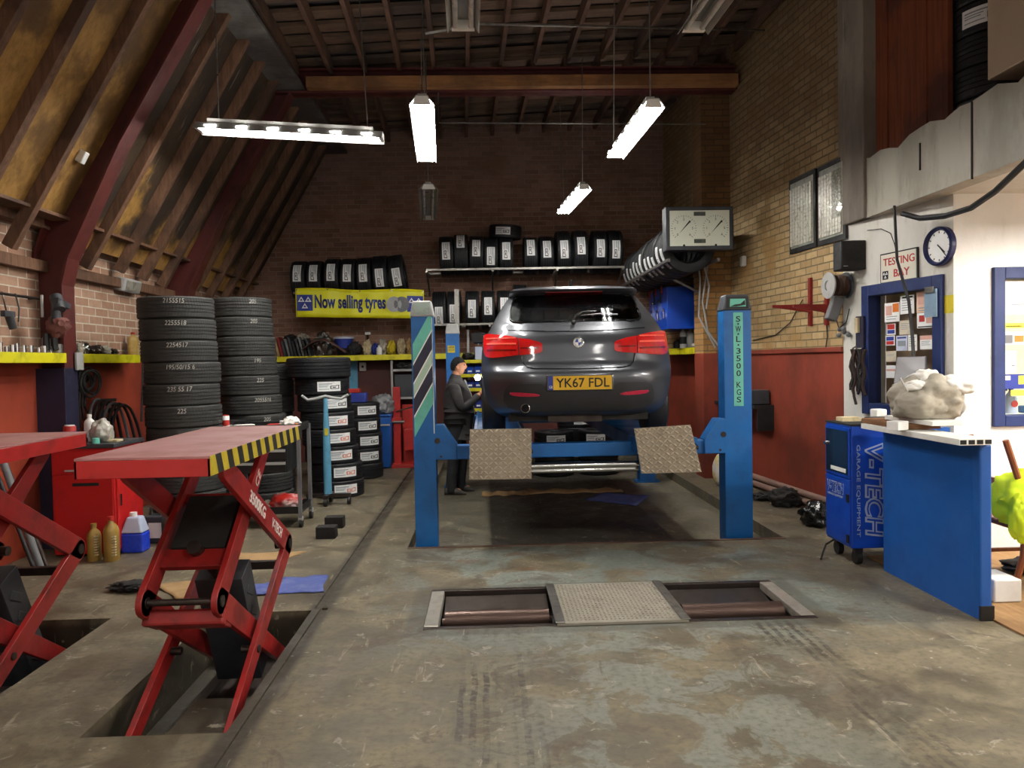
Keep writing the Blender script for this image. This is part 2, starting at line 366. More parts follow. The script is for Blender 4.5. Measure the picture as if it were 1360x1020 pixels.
M['redB'] = paintmat('brown_red_wall_paint', '5f2a22', '4a201a', '8a5a4a')
def plaster(name, c, c2, c3, rough=.75):
    t = NT(name); p = t.pos(); n1 = t.noise(t.mapped(p, (1.5, 1.5, .6)), 1.6, 7, .65); n2 = t.noise(t.mapped(p, (3, 3, .7)), 4, 6, .7); n3 = t.noise(p, 30, 4)
    col = t.mix(t.ramp(n1, .4, .65), lin(c), lin(c2)); col = t.mix(t.ramp(n2, .55, .75, 0, .7), col, lin(c3)); t.bsdf(col, rough, 0, n3, .2, .01); return t.m
M['whitewall'] = plaster('white_wall_paint', 'd8d5cc', 'cbc7bb', 'a8a090')
M['officewhite'] = plaster('clean_white_wall', 'efedea', 'e8e6e2', 'dedbd5')
M['beam'] = plaster('scuffed_grey_plaster', 'a59f90', '8c8676', '6f6858', .55)
M['column'] = plaster('grey_render', '837a6e', '6a6056', '4e463e')
M['soffit'] = plaster('soffit_paint', 'cfccc2', 'c2bfb4', 'a59f92')
def timber(name, c, c2, c3, sc=(1, 1, .2)):
    t = NT(name); p = t.pos(); n1 = t.noise(p, 1.1, 6, .6); g = t.noise(t.mapped(p, (sc[0]*9, sc[1]*9, sc[2]*9)), 3, 6, .65)
    col = t.mix(t.ramp(g, .35, .7), lin(c), lin(c2)); col = t.mix(t.ramp(n1, .47, .62, 0, .85), col, lin(c3)); t.bsdf(col, .75, 0, g, .35, .01, spec=.3); return t.m
M['stud'] = timber('old_stud_timber', '775844', '5e4332', '46342a', (1, 1, .15))
def boardmat():
    t = NT('stained_plywood'); p = t.pos(); sp = t.n('SeparateXYZ'); t.l(p, sp.inputs[0]); n1 = t.noise(p, 1.2, 6, .6); g = t.noise(t.mapped(p, (6, 6, 2)), 3, 6, .65); st = t.noise(t.mapped(p, (1, 9, .5)), 2.2, 6, .7)
    c = t.mix(t.ramp(g, .35, .7), lin('b08648'), lin('94703a')); c = t.mix(t.ramp(n1, .46, .60, 0, .8), c, lin('5f4426'))
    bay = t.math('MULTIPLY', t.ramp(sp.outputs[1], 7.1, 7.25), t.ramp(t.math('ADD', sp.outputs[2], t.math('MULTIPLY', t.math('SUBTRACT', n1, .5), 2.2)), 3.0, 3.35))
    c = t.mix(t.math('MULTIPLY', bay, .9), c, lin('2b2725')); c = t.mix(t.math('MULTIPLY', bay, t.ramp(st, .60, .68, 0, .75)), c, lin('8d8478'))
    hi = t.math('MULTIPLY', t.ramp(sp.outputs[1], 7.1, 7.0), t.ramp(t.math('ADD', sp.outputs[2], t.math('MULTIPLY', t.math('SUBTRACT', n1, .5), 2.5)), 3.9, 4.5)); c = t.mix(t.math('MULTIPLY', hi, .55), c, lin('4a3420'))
    t.bsdf(c, .75, 0, g, .3, .01, spec=.3); return t.m
M['board'] = boardmat()
M['rafter'] = timber('rafter_timber', '664b3c', '503b30', '40332c', (1, .12, 1))
M['deck'] = timber('roof_boarding', '4f4743', '423d3d', '66645f', (.12, 1, 1))
M['batten'] = timber('roof_batten', '755d4b', '5c4a3e', '463b36', (.12, 1, 1))
M['beamwood'] = timber('pale_beam_timber', '9c6e44', '825a38', '6b4a30', (.12, 1, 1))
M['brownpanel'] = timber('brown_cladding', '7c3f22', '5f2e1a', '45231a', (1, 1, .06))
PIT = (-1.80, -1.17, 3.36, 5.02); PIT2 = (-3.06, -2.44, 3.30, 4.98); REC = (-.71, 2.60, 6.66, 12.45); BRK = (-.41, 2.0, 4.58, 5.39)
REC_Z = -.12
def make_floor():
    holes = [(*PIT, .30), (-1.52, -1.17, 3.36, 3.95, .10), (*PIT2, .30), (*REC, -REC_Z), (*BRK, .16), (-1.16, -1.11, 5.06, 12.4, .012), (-1.12, -1.07, 1.0, 5.06, .012)]
    xs = sorted({WXL-.2, 7.0} | {h[i] for h in holes for i in (0, 1)}); ys = sorted({YF, YB+.2} | {h[i] for h in holes for i in (2, 3)})
    def depth(x, y):
        d = 0.
        for h in holes:
            if h[0] < x < h[1] and h[2] < y < h[3]: d = h[4]
        return -d
    mb = MB(); nx, ny = len(xs)-1, len(ys)-1
    D = [[depth((xs[i]+xs[i+1])/2, (ys[j]+ys[j+1])/2) for j in range(ny)] for i in range(nx)]
    for i in range(nx):
        for j in range(ny):
            z = D[i][j]; mb.poly([(xs[i], ys[j], z), (xs[i+1], ys[j], z), (xs[i+1], ys[j+1], z), (xs[i], ys[j+1], z)])
            if i+1 < nx and D[i+1][j] != z:
                a = D[i+1][j]; mb.poly([(xs[i+1], ys[j], z), (xs[i+1], ys[j], a), (xs[i+1], ys[j+1], a), (xs[i+1], ys[j+1], z)])
            if j+1 < ny and D[i][j+1] != z:
                a = D[i][j+1]; mb.poly([(xs[i], ys[j+1], z), (xs[i+1], ys[j+1], z), (xs[i+1], ys[j+1], a), (xs[i], ys[j+1], a)])
    return mb.build('floor', [M['floor']], smooth=0, base=False)
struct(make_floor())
M['officefloor'] = timber('worn_office_floor', 'b08a5e', '9a7448', '7c5c3c', (1, .15, 1))
struct(MB().box(2.99, 6.9, 2.0, 5.95, .001, .012).build('floor', [M['officefloor']], smooth=0, base=False))
# left wall: red paint below, brick above, then a leaning timber face between painted steel frames
mb = MB(); mb.box(WXL-.25, WXL, YF, YB, 0, 1.70, 0); mb.box(WXL-.25, WXL, YF, YB, 1.70, 2.95, 1)
wall_left = struct(mb.build('wall_left', [M['redL'], M['brickL']], smooth=0, base=False))
def xs_lean(z, off=0.): return -2.43 + .578*(z - 5.08) - off*1.155
nrm = V((.866, 0, -.5)); slo = V((.5004, 0, .8658))
def lean_pt(y, z, off=0.): return V((xs_lean(z), y, z)) - nrm*off
mb = MB(); y0 = YF; k = 0
while y0 < YB - .01:                                                  # sheets of boarding behind the studs, staggered lower edges
    y1 = min(y0 + 1.2, YB); zb = 2.78 + .12*math.sin(k*2.3)
    a, b = lean_pt(y0, zb, .102), lean_pt(y0, 5.3, .102)
    mb.prism([a, lean_pt(y1 - .006, zb, .102), lean_pt(y1 - .006, 5.3, .102), b], -nrm*.03); y0 += 1.2; k += 1
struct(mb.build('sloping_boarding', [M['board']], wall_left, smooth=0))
mb = MB(); mb.box(WXL, WXL+.09, YF, YB, 2.48, 2.58).box(WXL-.02, WXL+.12, YF, YB, 2.86, 2.94).box(WXL, WXL+.30, YF, YB, 2.94, 2.97)
struct(mb.build('wall_plate', [M['stud']], wall_left, smooth=0, bevel=.004))
for i, y in enumerate([-.5, .2, .9, 1.6, 2.3, 2.9, 3.5, 4.7, 5.3, 5.9, 6.5, 7.72, 8.37, 8.95, 9.5, 10.5, 11.1, 11.7, 12.3]):
    zf = 2.62 - .02*(i % 3)
    o = MB().bar(lean_pt(y, zf, .05), lean_pt(y + .03*math.sin(i*1.9), 5.2, .05), .075 + .012*(i % 2), .10, up=nrm).build('stud', [M['stud']], wall_left, smooth=0, bevel=.004); struct(o)
def frame_at(y):
    inner = [(-3.76, 0), (-3.76, 2.36), (-3.70, 2.60), (-3.22, 3.60), (-2.38, 5.02)]; outer = [(-4.02, 0), (-4.02, 2.45), (-3.98, 2.66), (-3.58, 3.70), (-3.05, 5.02)]
    mb = MB(); mb.prism([(x, y - .012, z) for x, z in inner + outer[::-1]], (0, .024, 0))
    for pl, sg in ((inner, 1), (outer, -1)):
        for (xa, za), (xb, zb) in zip(pl[1:] if False else pl, pl[1:]):
            mb.bar((xa, y, za), (xb, y, zb), .21, .022, up=V((zb-za, 0, xa-xb)).normalized())
    o = mb.build('steel_frame', [M['maroon']], wall_left, smooth=0); struct(o)
    b = MB(); zb = 5.02
    b.box(-2.9, 3.35, y - .012, y + .012, zb, zb + .30).box(-2.9, 3.35, y - .1, y + .1, zb + .28, zb + .30).box(-2.9, 3.35, y - .1, y + .1, zb, zb + .02)
    struct(b.build('steel_frame_rafter', [M['maroon']], wall_left, smooth=0))
    c = MB().box(-4.03, -3.748, y - .112, y + .112, 0, 1.62).build('column_base_paint', [M['navy']], wall_left, smooth=0, bevel=.003); struct(c)
for y in (4.1, 7.08, 9.9): frame_at(y)
# back wall
mb = MB(); mb.box(WXL-.25, 3.7, YB, YB+.25, -.2, 1.72, 0); mb.box(WXL-.25, 3.7, YB, YB+.25, 1.72, 5.9, 1)
struct(mb.build('wall_back', [M['redB'], M['brickB']], smooth=0, base=False))
# right wall runs a little askew
def xr(y): return 4.14 - .0874*y
RW0, RWT = V((xr(0), 0, 0)), V((-.0874, 1, 0))
mb = MB(); ya = 7.39
for z0, z1, m in ((0, 1.66, 0), (1.66, 6.0, 1)):
    mb.hexa([(xr(ya), ya, z0), (xr(ya)+.25, ya, z0), (xr(YB)+.25, YB, z0), (xr(YB), YB, z0), (xr(ya), ya, z1), (xr(ya)+.25, ya, z1), (xr(YB)+.25, YB, z1), (xr(YB), YB, z1)], m)
wall_right = struct(mb.build('wall_right', [M['redR'], M['brickR']], smooth=0, base=False))
mb = MB(); px0, px1, pya, pyb = 2.88, 3.4, 10.07, 10.5
mb.box(px0, px1, pya, pyb, -.12, 1.66, 0).box(px0, px1, pya, pyb, 1.66, 5.45, 1)
struct(mb.build('brick_pier', [M['redR'], M['brickP']], wall_right, smooth=0))
mb = MB(); a = V((xr(7.39)-.012, 7.39, 1.66)); b = V((xr(10.07)-.012, 10.07, 1.66))
struct(MB().bar(a, b, .03, .05).build('dado_rail', [M['redR']], wall_right, smooth=0, bevel=.004))
# white wall of the testing bay, at a slant, with a window opening; then the bright office wall
WA = V((xr(7.39), 7.39, 0)); WT = V((.163, -.987, 0)).normalized(); WN = V((-.987, -.163, 0)).normalized()
def W2(s, z, off=0.): return WA + WT*s + WN*off + V((0, 0, z))
def W2p(u, v, off=0.): return PL(u, v, WA, WT, off)
def s_of(p): return (p - WA).dot(WT)
WS0, WS1 = s_of(W2p(1151, 460)), s_of(W2p(1251, 460)); WZ1 = W2p(1200, 377).z; WZ0 = W2p(1165, 546).z; WL = 1.415
mb = MB()
def slab(mb, s0, s1, z0, z1, o0, o1, m=0):
    mb.hexa([W2(s0, z0, o0), W2(s1, z0, o0), W2(s1, z0, o1), W2(s0, z0, o1), W2(s0, z1, o0), W2(s1, z1, o0), W2(s1, z1, o1), W2(s0, z1, o1)], m)
for q in ((0, WS0, 0, 3.0), (WS1, WL, 0, 3.0), (WS0, WS1, 0, WZ0), (WS0, WS1, WZ1, 3.0)): slab(mb, *q, -.2, 0)
struct(mb.build('wall_right', [M['whitewall']], smooth=0, base=False))
WE = W2(WL, 0)
mb = MB(); w0, w1 = P(1322, 460, WE.y).x, P(1322, 460, WE.y).x + 1.0; oz0, oz1 = P(1340, 561, WE.y).z, P(1340, 360, WE.y).z
for q in ((WE.x, w0, 0, 3.0), (w1, 6.9, 0, 3.0), (w0, w1, 0, oz0), (w0, w1, oz1, 3.0)): mb.box(q[0], q[1], WE.y, WE.y+.2, q[2], q[3])
struct(mb.build('wall_front', [M['officewhite']], smooth=0, base=False))
struct(MB().box(6.9, 7.05, YF, 7.4, 0, 5.9).build('wall_right', [M['officewhite']], smooth=0, base=False))
# windows
def window(name, fr, pt, w0, w1, z0, z1, depth, t=.075, back=None):
    mb = MB()
    def bx(a, b, c, d, o0, o1, m=0):
        mb.hexa([pt(a, c, o0), pt(b, c, o0), pt(b, c, o1), pt(a, c, o1), pt(a, d, o0), pt(b, d, o0), pt(b, d, o1), pt(a, d, o1)], m)
    for q in ((w0-.03, w0+t, z0-.03, z1+.03), (w1-t, w1+.03, z0-.03, z1+.03), (w0+t, w1-t, z1-t, z1+.03), (w0+t, w1-t, z0-.03, z0+t)): bx(*q, -.1, .035)
    o = struct(mb.build(name, [fr], smooth=0, base=False, bevel=.006))
    mb = MB(); bx(w0+t, w1-t, z0+t, z1-t, -depth-.008, -depth); struct(mb.build('pane', [M['winglass']], o, smooth=0))
    mb = MB(); bx(w0-.1, w1+.1, z0-.1, z1+.1, -.30, -.28); struct(mb.build('backing_board', [back], o, smooth=0))
    return o
M['winglass'] = glassy('window_glass', (.92, .94, .93))
window('window_1', M['framblue'], W2, WS0, WS1, WZ0, WZ1, .05, .07, mat('hardboard', 'a68a70', .8, 0, '8a7058', .5, 3))
def W3(s, z, off=0.): return V((s, WE.y - off, z))
window('window_2', M['framblue'], W3, w0, w1, oz0, oz1, .05, .06, mat('pale_backing', 'efe3c8', .8, 0, 'e4d2b0', .4, 3))
# gallery over the office: edge beam with a broken top, column, cladding, soffit
random.seed(3)
top = []; y = 7.39
while y > YF: top.append((y, 3.40 + random.uniform(-.03, .02) - (.05 if random.random() < .2 else 0))); y -= random.uniform(.05, .2)
top.append((YF, 3.4))
mb = MB(); mb.prism([(3.5, 7.39, 2.85)] + [(3.5, yy, zz) for yy, zz in top] + [(3.5, YF, 2.85)], (.16, 0, 0))
beam = struct(mb.build('trim_1', [M['beam']], smooth=0, base=False))
struct(MB().box(3.62, 6.9, YF, 7.39, 2.86, 3.28).build('ceiling', [M['soffit']], smooth=0, base=False))
mb = MB(); p = PX(1290, 330, 3.5)
for u in (1222, 1291): q0, q1 = PX(u, 190 if u == 1222 else 135, 3.497), PX(u, 226 if u == 1222 else 238, 3.497); mb.bar(q0, q1, .012, .012, up=(1, 0, 0))
struct(mb.build('crack_strip', [M['dark']], beam, smooth=0))
struct(MB().box(3.47, 3.75, 6.93, 7.43, 2.85, 6.0).build('trim_2', [M['column']], smooth=0, base=False, bevel=.01))
struct(MB().tube([(3.475, 7.30, 3.42), (3.475, 7.30, 5.6)], .012).build('conduit', [M['column']], beam))
mb = MB(); y = 6.93; k = 0
while y > 5.86: mb.box(3.60 - (.012 if k % 3 == 0 else 0), 3.64, max(5.86, y-.2), y-.004, 3.3, 6.0); y -= .2; k += 1
struct(mb.build('trim_3', [M['brownpanel']], smooth=0, base=False))
struct(MB().box(3.62, 6.9, 7.2, 7.39, 3.28, 6.0).build('wall_back', [M['column']], smooth=0, base=False))
mb = MB(); q = PX(1315, 107, 3.56); mb.box(3.54, 4.3, 1.0, q.y, q.z, 5.6)
struct(mb.build('trim_4', [mat('beige_boxing', 'b7a48c', .7, 0, 'a39078', .4, 2)], smooth=0, base=False, bevel=.008))
# roof: boarding, battens across, rafters, a timber beam under the frame
mb = MB(); X0, X1 = -3.3, 7.0
mb.hexa([(X0, YF, zroof(X0)+.26), (X1, YF, zroof(X1)+.26), (X1, YB+.2, zroof(X1)+.26), (X0, YB+.2, zroof(X0)+.26), (X0, YF, zroof(X0)+.3), (X1, YF, zroof(X1)+.3), (X1, YB+.2, zroof(X1)+.3), (X0, YB+.2, zroof(X0)+.3)])
ceiling = struct(mb.build('ceiling', [M['deck']], smooth=0, base=False))
mb = MB(); y = 5.4; k = 0
while y < YB:
    w = .20 if k % 4 else .12; xe = xr(max(y, 7.4))
    mb.hexa([(-2.7, y, zroof(-2.7)+.17), (xe, y, zroof(xe)+.17), (xe, y+w, zroof(xe)+.17), (-2.7, y+w, zroof(-2.7)+.17), (-2.7, y, zroof(-2.7)+.215), (xe, y, zroof(xe)+.215), (xe, y+w, zroof(xe)+.215), (-2.7, y+w, zroof(-2.7)+.215)])
    y += .335; k += 1
struct(mb.build('sarking_board', [M['batten']], ceiling, smooth=0))
x = -2.28; k = 0
while x < 3.6:
    for ya, yb in ((5.2, 9.78), (10.02, YB)):
        dx = -.03*1
        struct(MB().bar((x + dx*(ya-9.8), ya, zroof(x)+.085), (x + dx*(yb-9.8), yb, zroof(x)+.085), .05, .17).build('rafter', [M['rafter']], ceiling, smooth=0, bevel=.003))
    x += .425; k += 1
struct(MB().box(-2.15, 3.25, 9.66, 9.78, 5.03, 5.17).build('roof_beam', [M['beamwood']], ceiling, smooth=0, bevel=.005))
struct(MB().box(-2.6, -2.2, 5.2, YB, 5.06, 5.10).build('eaves_board', [M['deck']], ceiling, smooth=0))
# yellow-edged shelves count as fixtures of their own
def shelf(name, label, x0, x1, y0, y1, edge, z=1.75):
    t = thing(name, label, 'shelf', ((x0+x1)/2, (y0+y1)/2, z-.08))
    MB().box(x0, x1, y0, y1, z-.035, z).build('shelf_board', [M['wood']], t, smooth=0)
    e = dict(x1=(x1, x1+.02, y0, y1+.0), y0=(x0, x1, y0-.02, y0), x0=(x0-.02, x0, y0, y1))[edge]
    MB().box(*e, z-.085, z+.002).build('edging', [M['yellow']], t, smooth=0, bevel=.003); return t
shelf('wall_shelf', 'long yellow edged wall shelf of sockets and tools, left of the tall tyre stacks', WXL+.003, WXL+.26, 4.2, 6.96, 'x1')
shelf('wall_shelf', 'yellow edged wall shelf behind the maroon column, carrying the amber oil bottle', WXL+.003, WXL+.20, 7.20, 8.55, 'x1')
shelf('wall_shelf', 'grimy yellow edged shelf along the back wall under the yellow banner', -3.7, -.05, 12.42, YB-.003, 'y0')
sh = thing('wall_shelf', 'short bright yellow edged shelf under the blue tool cabinet beside the pier', 'shelf', (3.0, 11.2, 1.67))
d = V((-.0874, 1, 0)).normalized(); a = V((xr(10.55)-.14, 10.55, 1.733)); b = V((xr(12.3)-.14, 12.3, 1.733))
MB().bar(a, b, .26, .035).build('shelf_board', [M['wood']], sh, smooth=0)
MB().bar(a + V((-.14, 0, -.025)), b + V((-.14, 0, -.025)), .02, .09).build('edging', [M['yellow']], sh, smooth=0)
MB().box(xr(10.5)-.285, xr(10.5)-.01, 10.53, 10.549, 1.66, 1.752).build('edging', [M['yellow']], sh, smooth=0)
# ================================================================== SCISSOR LIFTS
M['hazblack'] = mat('hazard_black', '1c1b18', .55, 0, '33302a', .4, 9); M['hazyellow'] = mat('hazard_yellow', 'c9b32a', .5, 0, '8a7a22', .5, 9)
M['letter'] = mat('white_lettering', 'e8d8d0', .5)
def arm_poly(p0, p1, w0, w1, x, r0=True, r1=True, n=7, bow=0.):
    p0, p1 = V((x, *p0)), V((x, *p1)); d = (p1-p0).normalized(); q = V((0, -d.z, d.y)); pts = []
    for k in range(n+1):
        a = PI/2 + PI*k/n; pts.append(p0 + (d*math.cos(a) + q*math.sin(a))*w0/2)
    for k in range(n+1):
        a = -PI/2 + PI*k/n; pts.append(p1 + (d*math.cos(a) + q*math.sin(a))*w1/2)
    return pts
def scissor(x0, x1, y0, y1, zt, label, text_side=True, hazard=True):
    t = thing('scissor_lift', label, 'car lift', ((x0+x1)/2, (y0+y1)/2, -.30), group='pair of red scissor lifts')
    R = M['red']; KB, KF = (4.69, .52), (3.63, .50); TB, TF = (4.45, zt-.09), (3.62, zt-.10); BB, BF = (4.74, -.20), (3.42, -.20)
    mb = MB(); mb.box(x0, x1, y0, y1, zt-.012, zt); mb.build('deck_plate', [M['red_top']], t, bevel=.002)
    mb = MB(); f = .088
    mb.box(x0, x1, y0, y0+.012, zt-f, zt-.012).box(x0, x1, y1-.012, y1, zt-f, zt-.012).box(x0, x0+.012, y0, y1, zt-f, zt-.012).box(x1-.012, x1, y0, y1, zt-f, zt-.012)
    mb.box(x0+.05, x0+.09, y0+.02, y1-.02, zt-.07, zt-.013).box(x1-.09, x1-.05, y0+.02, y1-.02, zt-.07, zt-.013)
    mb.build('deck_skirt', [R], t, bevel=.002)
    for side in ((1,) if hazard else ()):
        xe = x1 if side > 0 else x0; mb = MB(); L = y1-y0; n = 22; st = L/n; sk = .035
        for k in range(n):
            a, b = y0 + k*st, y0 + (k+1)*st; lo = zt - f + .002; hi = zt-.001; s = sk*.5
            q = [(a+s if k else a, lo), (b+s if k < n-1 else b, lo), (b-s if k < n-1 else b, hi), (a-s if k else a, hi)]
            mb.prism([(xe, yy, zz) for yy, zz in q], (side*.003, 0, 0), k % 2)
        mb.build('hazard_strip', [M['hazyellow'], M['hazblack']], t, smooth=0)
    for side in (1, -1):
        xo = (x1 - .045) if side > 0 else (x0 + .045); xi = xo - side*.05; th = (-side*.03, 0, 0)
        for nm, a, b, w0, w1, x in (('upper_arm', TF, KB, .115, .125, xo), ('lower_arm', KB, BF, .115, .085, xo), ('upper_arm', KF, TB, .13, .095, xi), ('lower_arm', KF, BB, .13, .09, xi)):
            mb = MB(); mb.prism(arm_poly(a, b, w0, w1, x), th); o = mb.build(nm, [M['redarm']], t, smooth=30, bevel=.003)
            if x == xo and nm == 'upper_arm' and side > 0 and text_side:
                d = (V((0, *b)) - V((0, *a))).normalized(); up = V((0, -d.z, d.y)); A0 = V((x, *a)); L = (V((0, *b)) - V((0, *a))).length
                MB().text('3500KG', A0 + d*L*.42 + V((.002, 0, 0)), d, up, .30, .066, bold=.025).build('lettering', [M['letter']], o, smooth=0); mb = MB(); mb.text('V-TECH', A0 + d*L*.75 + V((.002, 0, 0)), d, up, .22, .06, shear=.3, bold=.03)
                mb.build('lettering', [M['letter']], o, smooth=0)
            if x == xi and nm == 'upper_arm' and side > 0 and text_side:
                d = (V((0, *a)) - V((0, *b))).normalized(); d = -d; up = V((0, -d.z, d.y)); c = V((x + .002, *a)).lerp(V((x + .002, *b)), .76)
                mb = MB(); mb.text('CE', c, d, up, .1, .055); mb.build('lettering', [M['letter']], o, smooth=0)
        for p, r, xe_ in ((KB, .030, xo), (KF, .028, xi), (V((TF[0], TF[1], 0)).lerp(V((KB[0], KB[1], 0)), .52).xy, .022, xi), (V((BF[0], BF[1], 0)).lerp(V((KB[0], KB[1], 0)), .46).xy, .020, xo)):
            mb = MB(); mb.cyl((xe_+side*.008, *p), (xi-side*.034, *p), r); mb.build('pivot_pin', [M['dsteel']], t)
    xa, xb = x0+.12, x1-.12; 
    cross = ((KF, .44), (KB, .44))
    mb = MB(); mb.cyl((xa+.01, *KF), (xb-.01, *KF), .016); mb.build('cross_shaft', [M['dsteel']], t)
    mb = MB(); mb.bar((xa-.03, KF[0]+.035, KF[1]-.085), (xb+.03, KF[0]+.035, KF[1]-.085), .05, .075, up=(0, .5, 1)); mb.build('stop_plate', [M['redarm']], t, smooth=0, bevel=.012)
    mb = MB(); mb.bar((xa-.02, KF[0]+.10, KF[1]-.145), (xb+.02, KF[0]+.10, KF[1]-.145), .09, .02, up=(0, .5, 1)); mb.build('stop_plate', [M['redarm']], t, smooth=0, bevel=.004)
    q0 = V((0, *KF)).lerp(V((0, *TB)), .24); q1 = V((0, *KF)).lerp(V((0, *TB)), .62); d = (q1-q0).normalized(); up = V((0, -d.z, d.y))
    mb = MB(); c0 = q0 + V((xa, 0, 0)); c1 = q0 + V((xb, 0, 0)); mb.bar(c0, c1, .11, .03, up=up); mb.build('cross_plate', [M['redarm']], t, smooth=0, bevel=.003); MB().bar(q1 + V((xa, 0, 0)), q1 + V((xb, 0, 0)), .05, .04, up=up).build('cross_plate', [M['redarm']], t, smooth=0, bevel=.003)
    mb = MB(); mb.bar((q0+d*.05 + V(((xa+xb)/2, 0, 0))), q1 + V(((xa+xb)/2, 0, 0)), xb-xa-.06, .06, up=up); mb.build('ram_cover', [M['dark']], t, smooth=0, bevel=.004)
    mb = MB(); b = V((0, *KB)).lerp(V((0, *BF)), .12); mb.bar(b + V((xa-.03, 0, 0)), b + V((xb+.03, 0, 0)), .045, .045); mb.build('cross_bar', [M['dsteel']], t, smooth=0)
    xm = (x0+x1)/2; mb = MB(); p0, p1 = V((xm, 4.20, .50)), V((xm, 4.50, -.16)); d = (p1-p0).normalized()
    mb.bar(p0, p1, .25, .17, up=(0, 1, .4)); 
    for k in range(4): mb.obox(p0.lerp(p1, .2+.2*k) + V((.127, 0, 0)), (.006, .10, .05), Matrix.Rotation(-.43, 3, 'X'))
    mb.build('ram_housing', [M['dgrey']], t, smooth=0, bevel=.006)
    mb = MB(); mb.cyl(p0 + V((0, -.02, -.02)), V((xm, 3.80, .72)), .035).cyl(p0, p1, .05); mb.build('hydraulic_ram', [M['dsteel']], t)
    mb = MB(); mb.box(x0+.06, x1-.06, 3.40 if x0 > -2 else 3.34, 4.96, -.299, -.27).box(x0+.10, x0+.16, 3.42, 4.9, -.27, -.22).box(x0+.25, x0+.31, 3.42, 4.9, -.27, -.22)
    mb.build('base_frame', [M['dsteel']], t, smooth=0)
    return t
scissor(-1.735, -1.17, 3.27, 4.87, 1.228, 'red scissor lift with 3500KG lettering and hazard striped edge, raised over the nearer floor pit')
scissor(-3.02, -2.42, 3.27, 4.72, 1.228, 'red scissor lift standing beside the orange red wall, partly out of view', False, False)
# ================================================================== FOUR-POST LIFT
B = M['blue']
LY, LYF = 6.78, 10.62                                                  # near and far pairs of posts
fl = thing('four_post_lift', 'blue four post car lift marked S.W.L. 3500 KGS holding up the grey car', 'car lift', (.83, 8.7, REC_Z))
def post(x0, x1, y, z1):
    mb = MB(); mb.prism([(x0, y, REC_Z), (x0, y, z1), (x1, y, z1), (x1, y, REC_Z)], (0, .015, 0))
    mb.box(x0, x0+.012, y+.015, y+.19, REC_Z, z1).box(x1-.012, x1, y+.015, y+.19, REC_Z, z1).box(x0, x0+.05, y+.178, y+.19, REC_Z, z1).box(x1-.05, x1, y+.178, y+.19, REC_Z, z1)
    o = mb.build('post', [B], fl, smooth=0, bevel=.003)
    mb = MB(); mb.box(x0-.06, x1+.06, y-.03, y+.24, REC_Z, REC_Z+.015)
    for sx in (x0-.03, x1+.03): mb.cyl((sx, y, REC_Z+.01), (sx, y, REC_Z+.035), .014, n=6)
    mb.build('base_plate', [B], o, smooth=0)
    mb = MB(); cx = (x0+x1)/2; cy = y+.09; w = (x1-x0)/2
    mb.hexa([(cx-w-.01, cy-.10, z1), (cx+w+.01, cy-.10, z1), (cx+w+.01, cy+.10, z1), (cx-w-.01, cy+.10, z1), (cx-w*.82, cy-.085, z1+.14), (cx+w*.82, cy-.085, z1+.14), (cx+w*.82, cy+.08, z1+.14), (cx-w*.82, cy+.08, z1+.14)])
    mb.build('post_cap', [M['dgrey'] if x0 > 0 else M['ltgrey']], o, smooth=0, bevel=.012); return o
pl = post(-.65, -.455, LY, 2.01); pr = post(2.125, 2.37, LY, 2.02); pf = post(-.545, -.36, LYF, 2.0); pg = post(2.12, 2.34, LYF, 2.0)
mb = MB(); mb.box(2.145, 2.345, LY-.012, LY, 2.035, 2.14); mb.prism([(2.175, LY-.013, 2.05), (2.32, LY-.013, 2.05), (2.315, LY-.013, 2.12), (2.18, LY-.013, 2.12)], (0, -.003, 0), 1)
mb.prism([(2.18, LY-.017, 2.052), (2.235, LY-.017, 2.052), (2.315, LY-.017, 2.065), (2.31, LY-.017, 2.11), (2.27, LY-.017, 2.075), (2.22, LY-.017, 2.07)], (0, -.002, 0), 0)
mb.build('cap_badge', [M['black'], M['mint']], pr, smooth=0)
mb = MB(); mb.box(-.625, -.48, LY-.012, LY, 2.03, 2.13); mb.build('cap_badge', [mat('faded_mint', '9fb0a6', .5, 0, '80877f', .6, 12)], pl, smooth=0)
# vertical capacity plate on the right-hand post
mb = MB(); cx = 2.252; z0, z1 = 1.165, 2.0; mb.box(cx-.043, cx+.043, LY-.004, LY, z0, z1)
lp = mb.build('capacity_plate', [M['mint']], pr, smooth=0); mb = MB(); txt = 'S.W.L. 3500 KGS'; rowsT = []
seq = [('S', 1), ('.', .35), ('W', 1), ('.', .35), ('L', 1), ('.', .6), ('3', 1), ('5', 1), ('0', 1), ('0', 1), (' ', .55), ('K', 1), ('G', 1), ('S', 1)]
tot = sum(h for _, h in seq); u = (z1-z0-.05)/tot; z = z1-.025
for ch, h in seq:
    if ch == '.': mb.box(cx-.007, cx+.007, LY-.007, LY-.004, z-u*h*.5-.007, z-u*h*.5+.007)
    elif ch != ' ': mb.text(ch, (cx, LY-.006, z-u*.5*h), (1, 0, 0), (0, 0, 1), .040 if ch != 'W' else .05, u*.78, bold=.01)
    z -= u*h
mb.build('lettering', [M['ink']], lp, smooth=0)
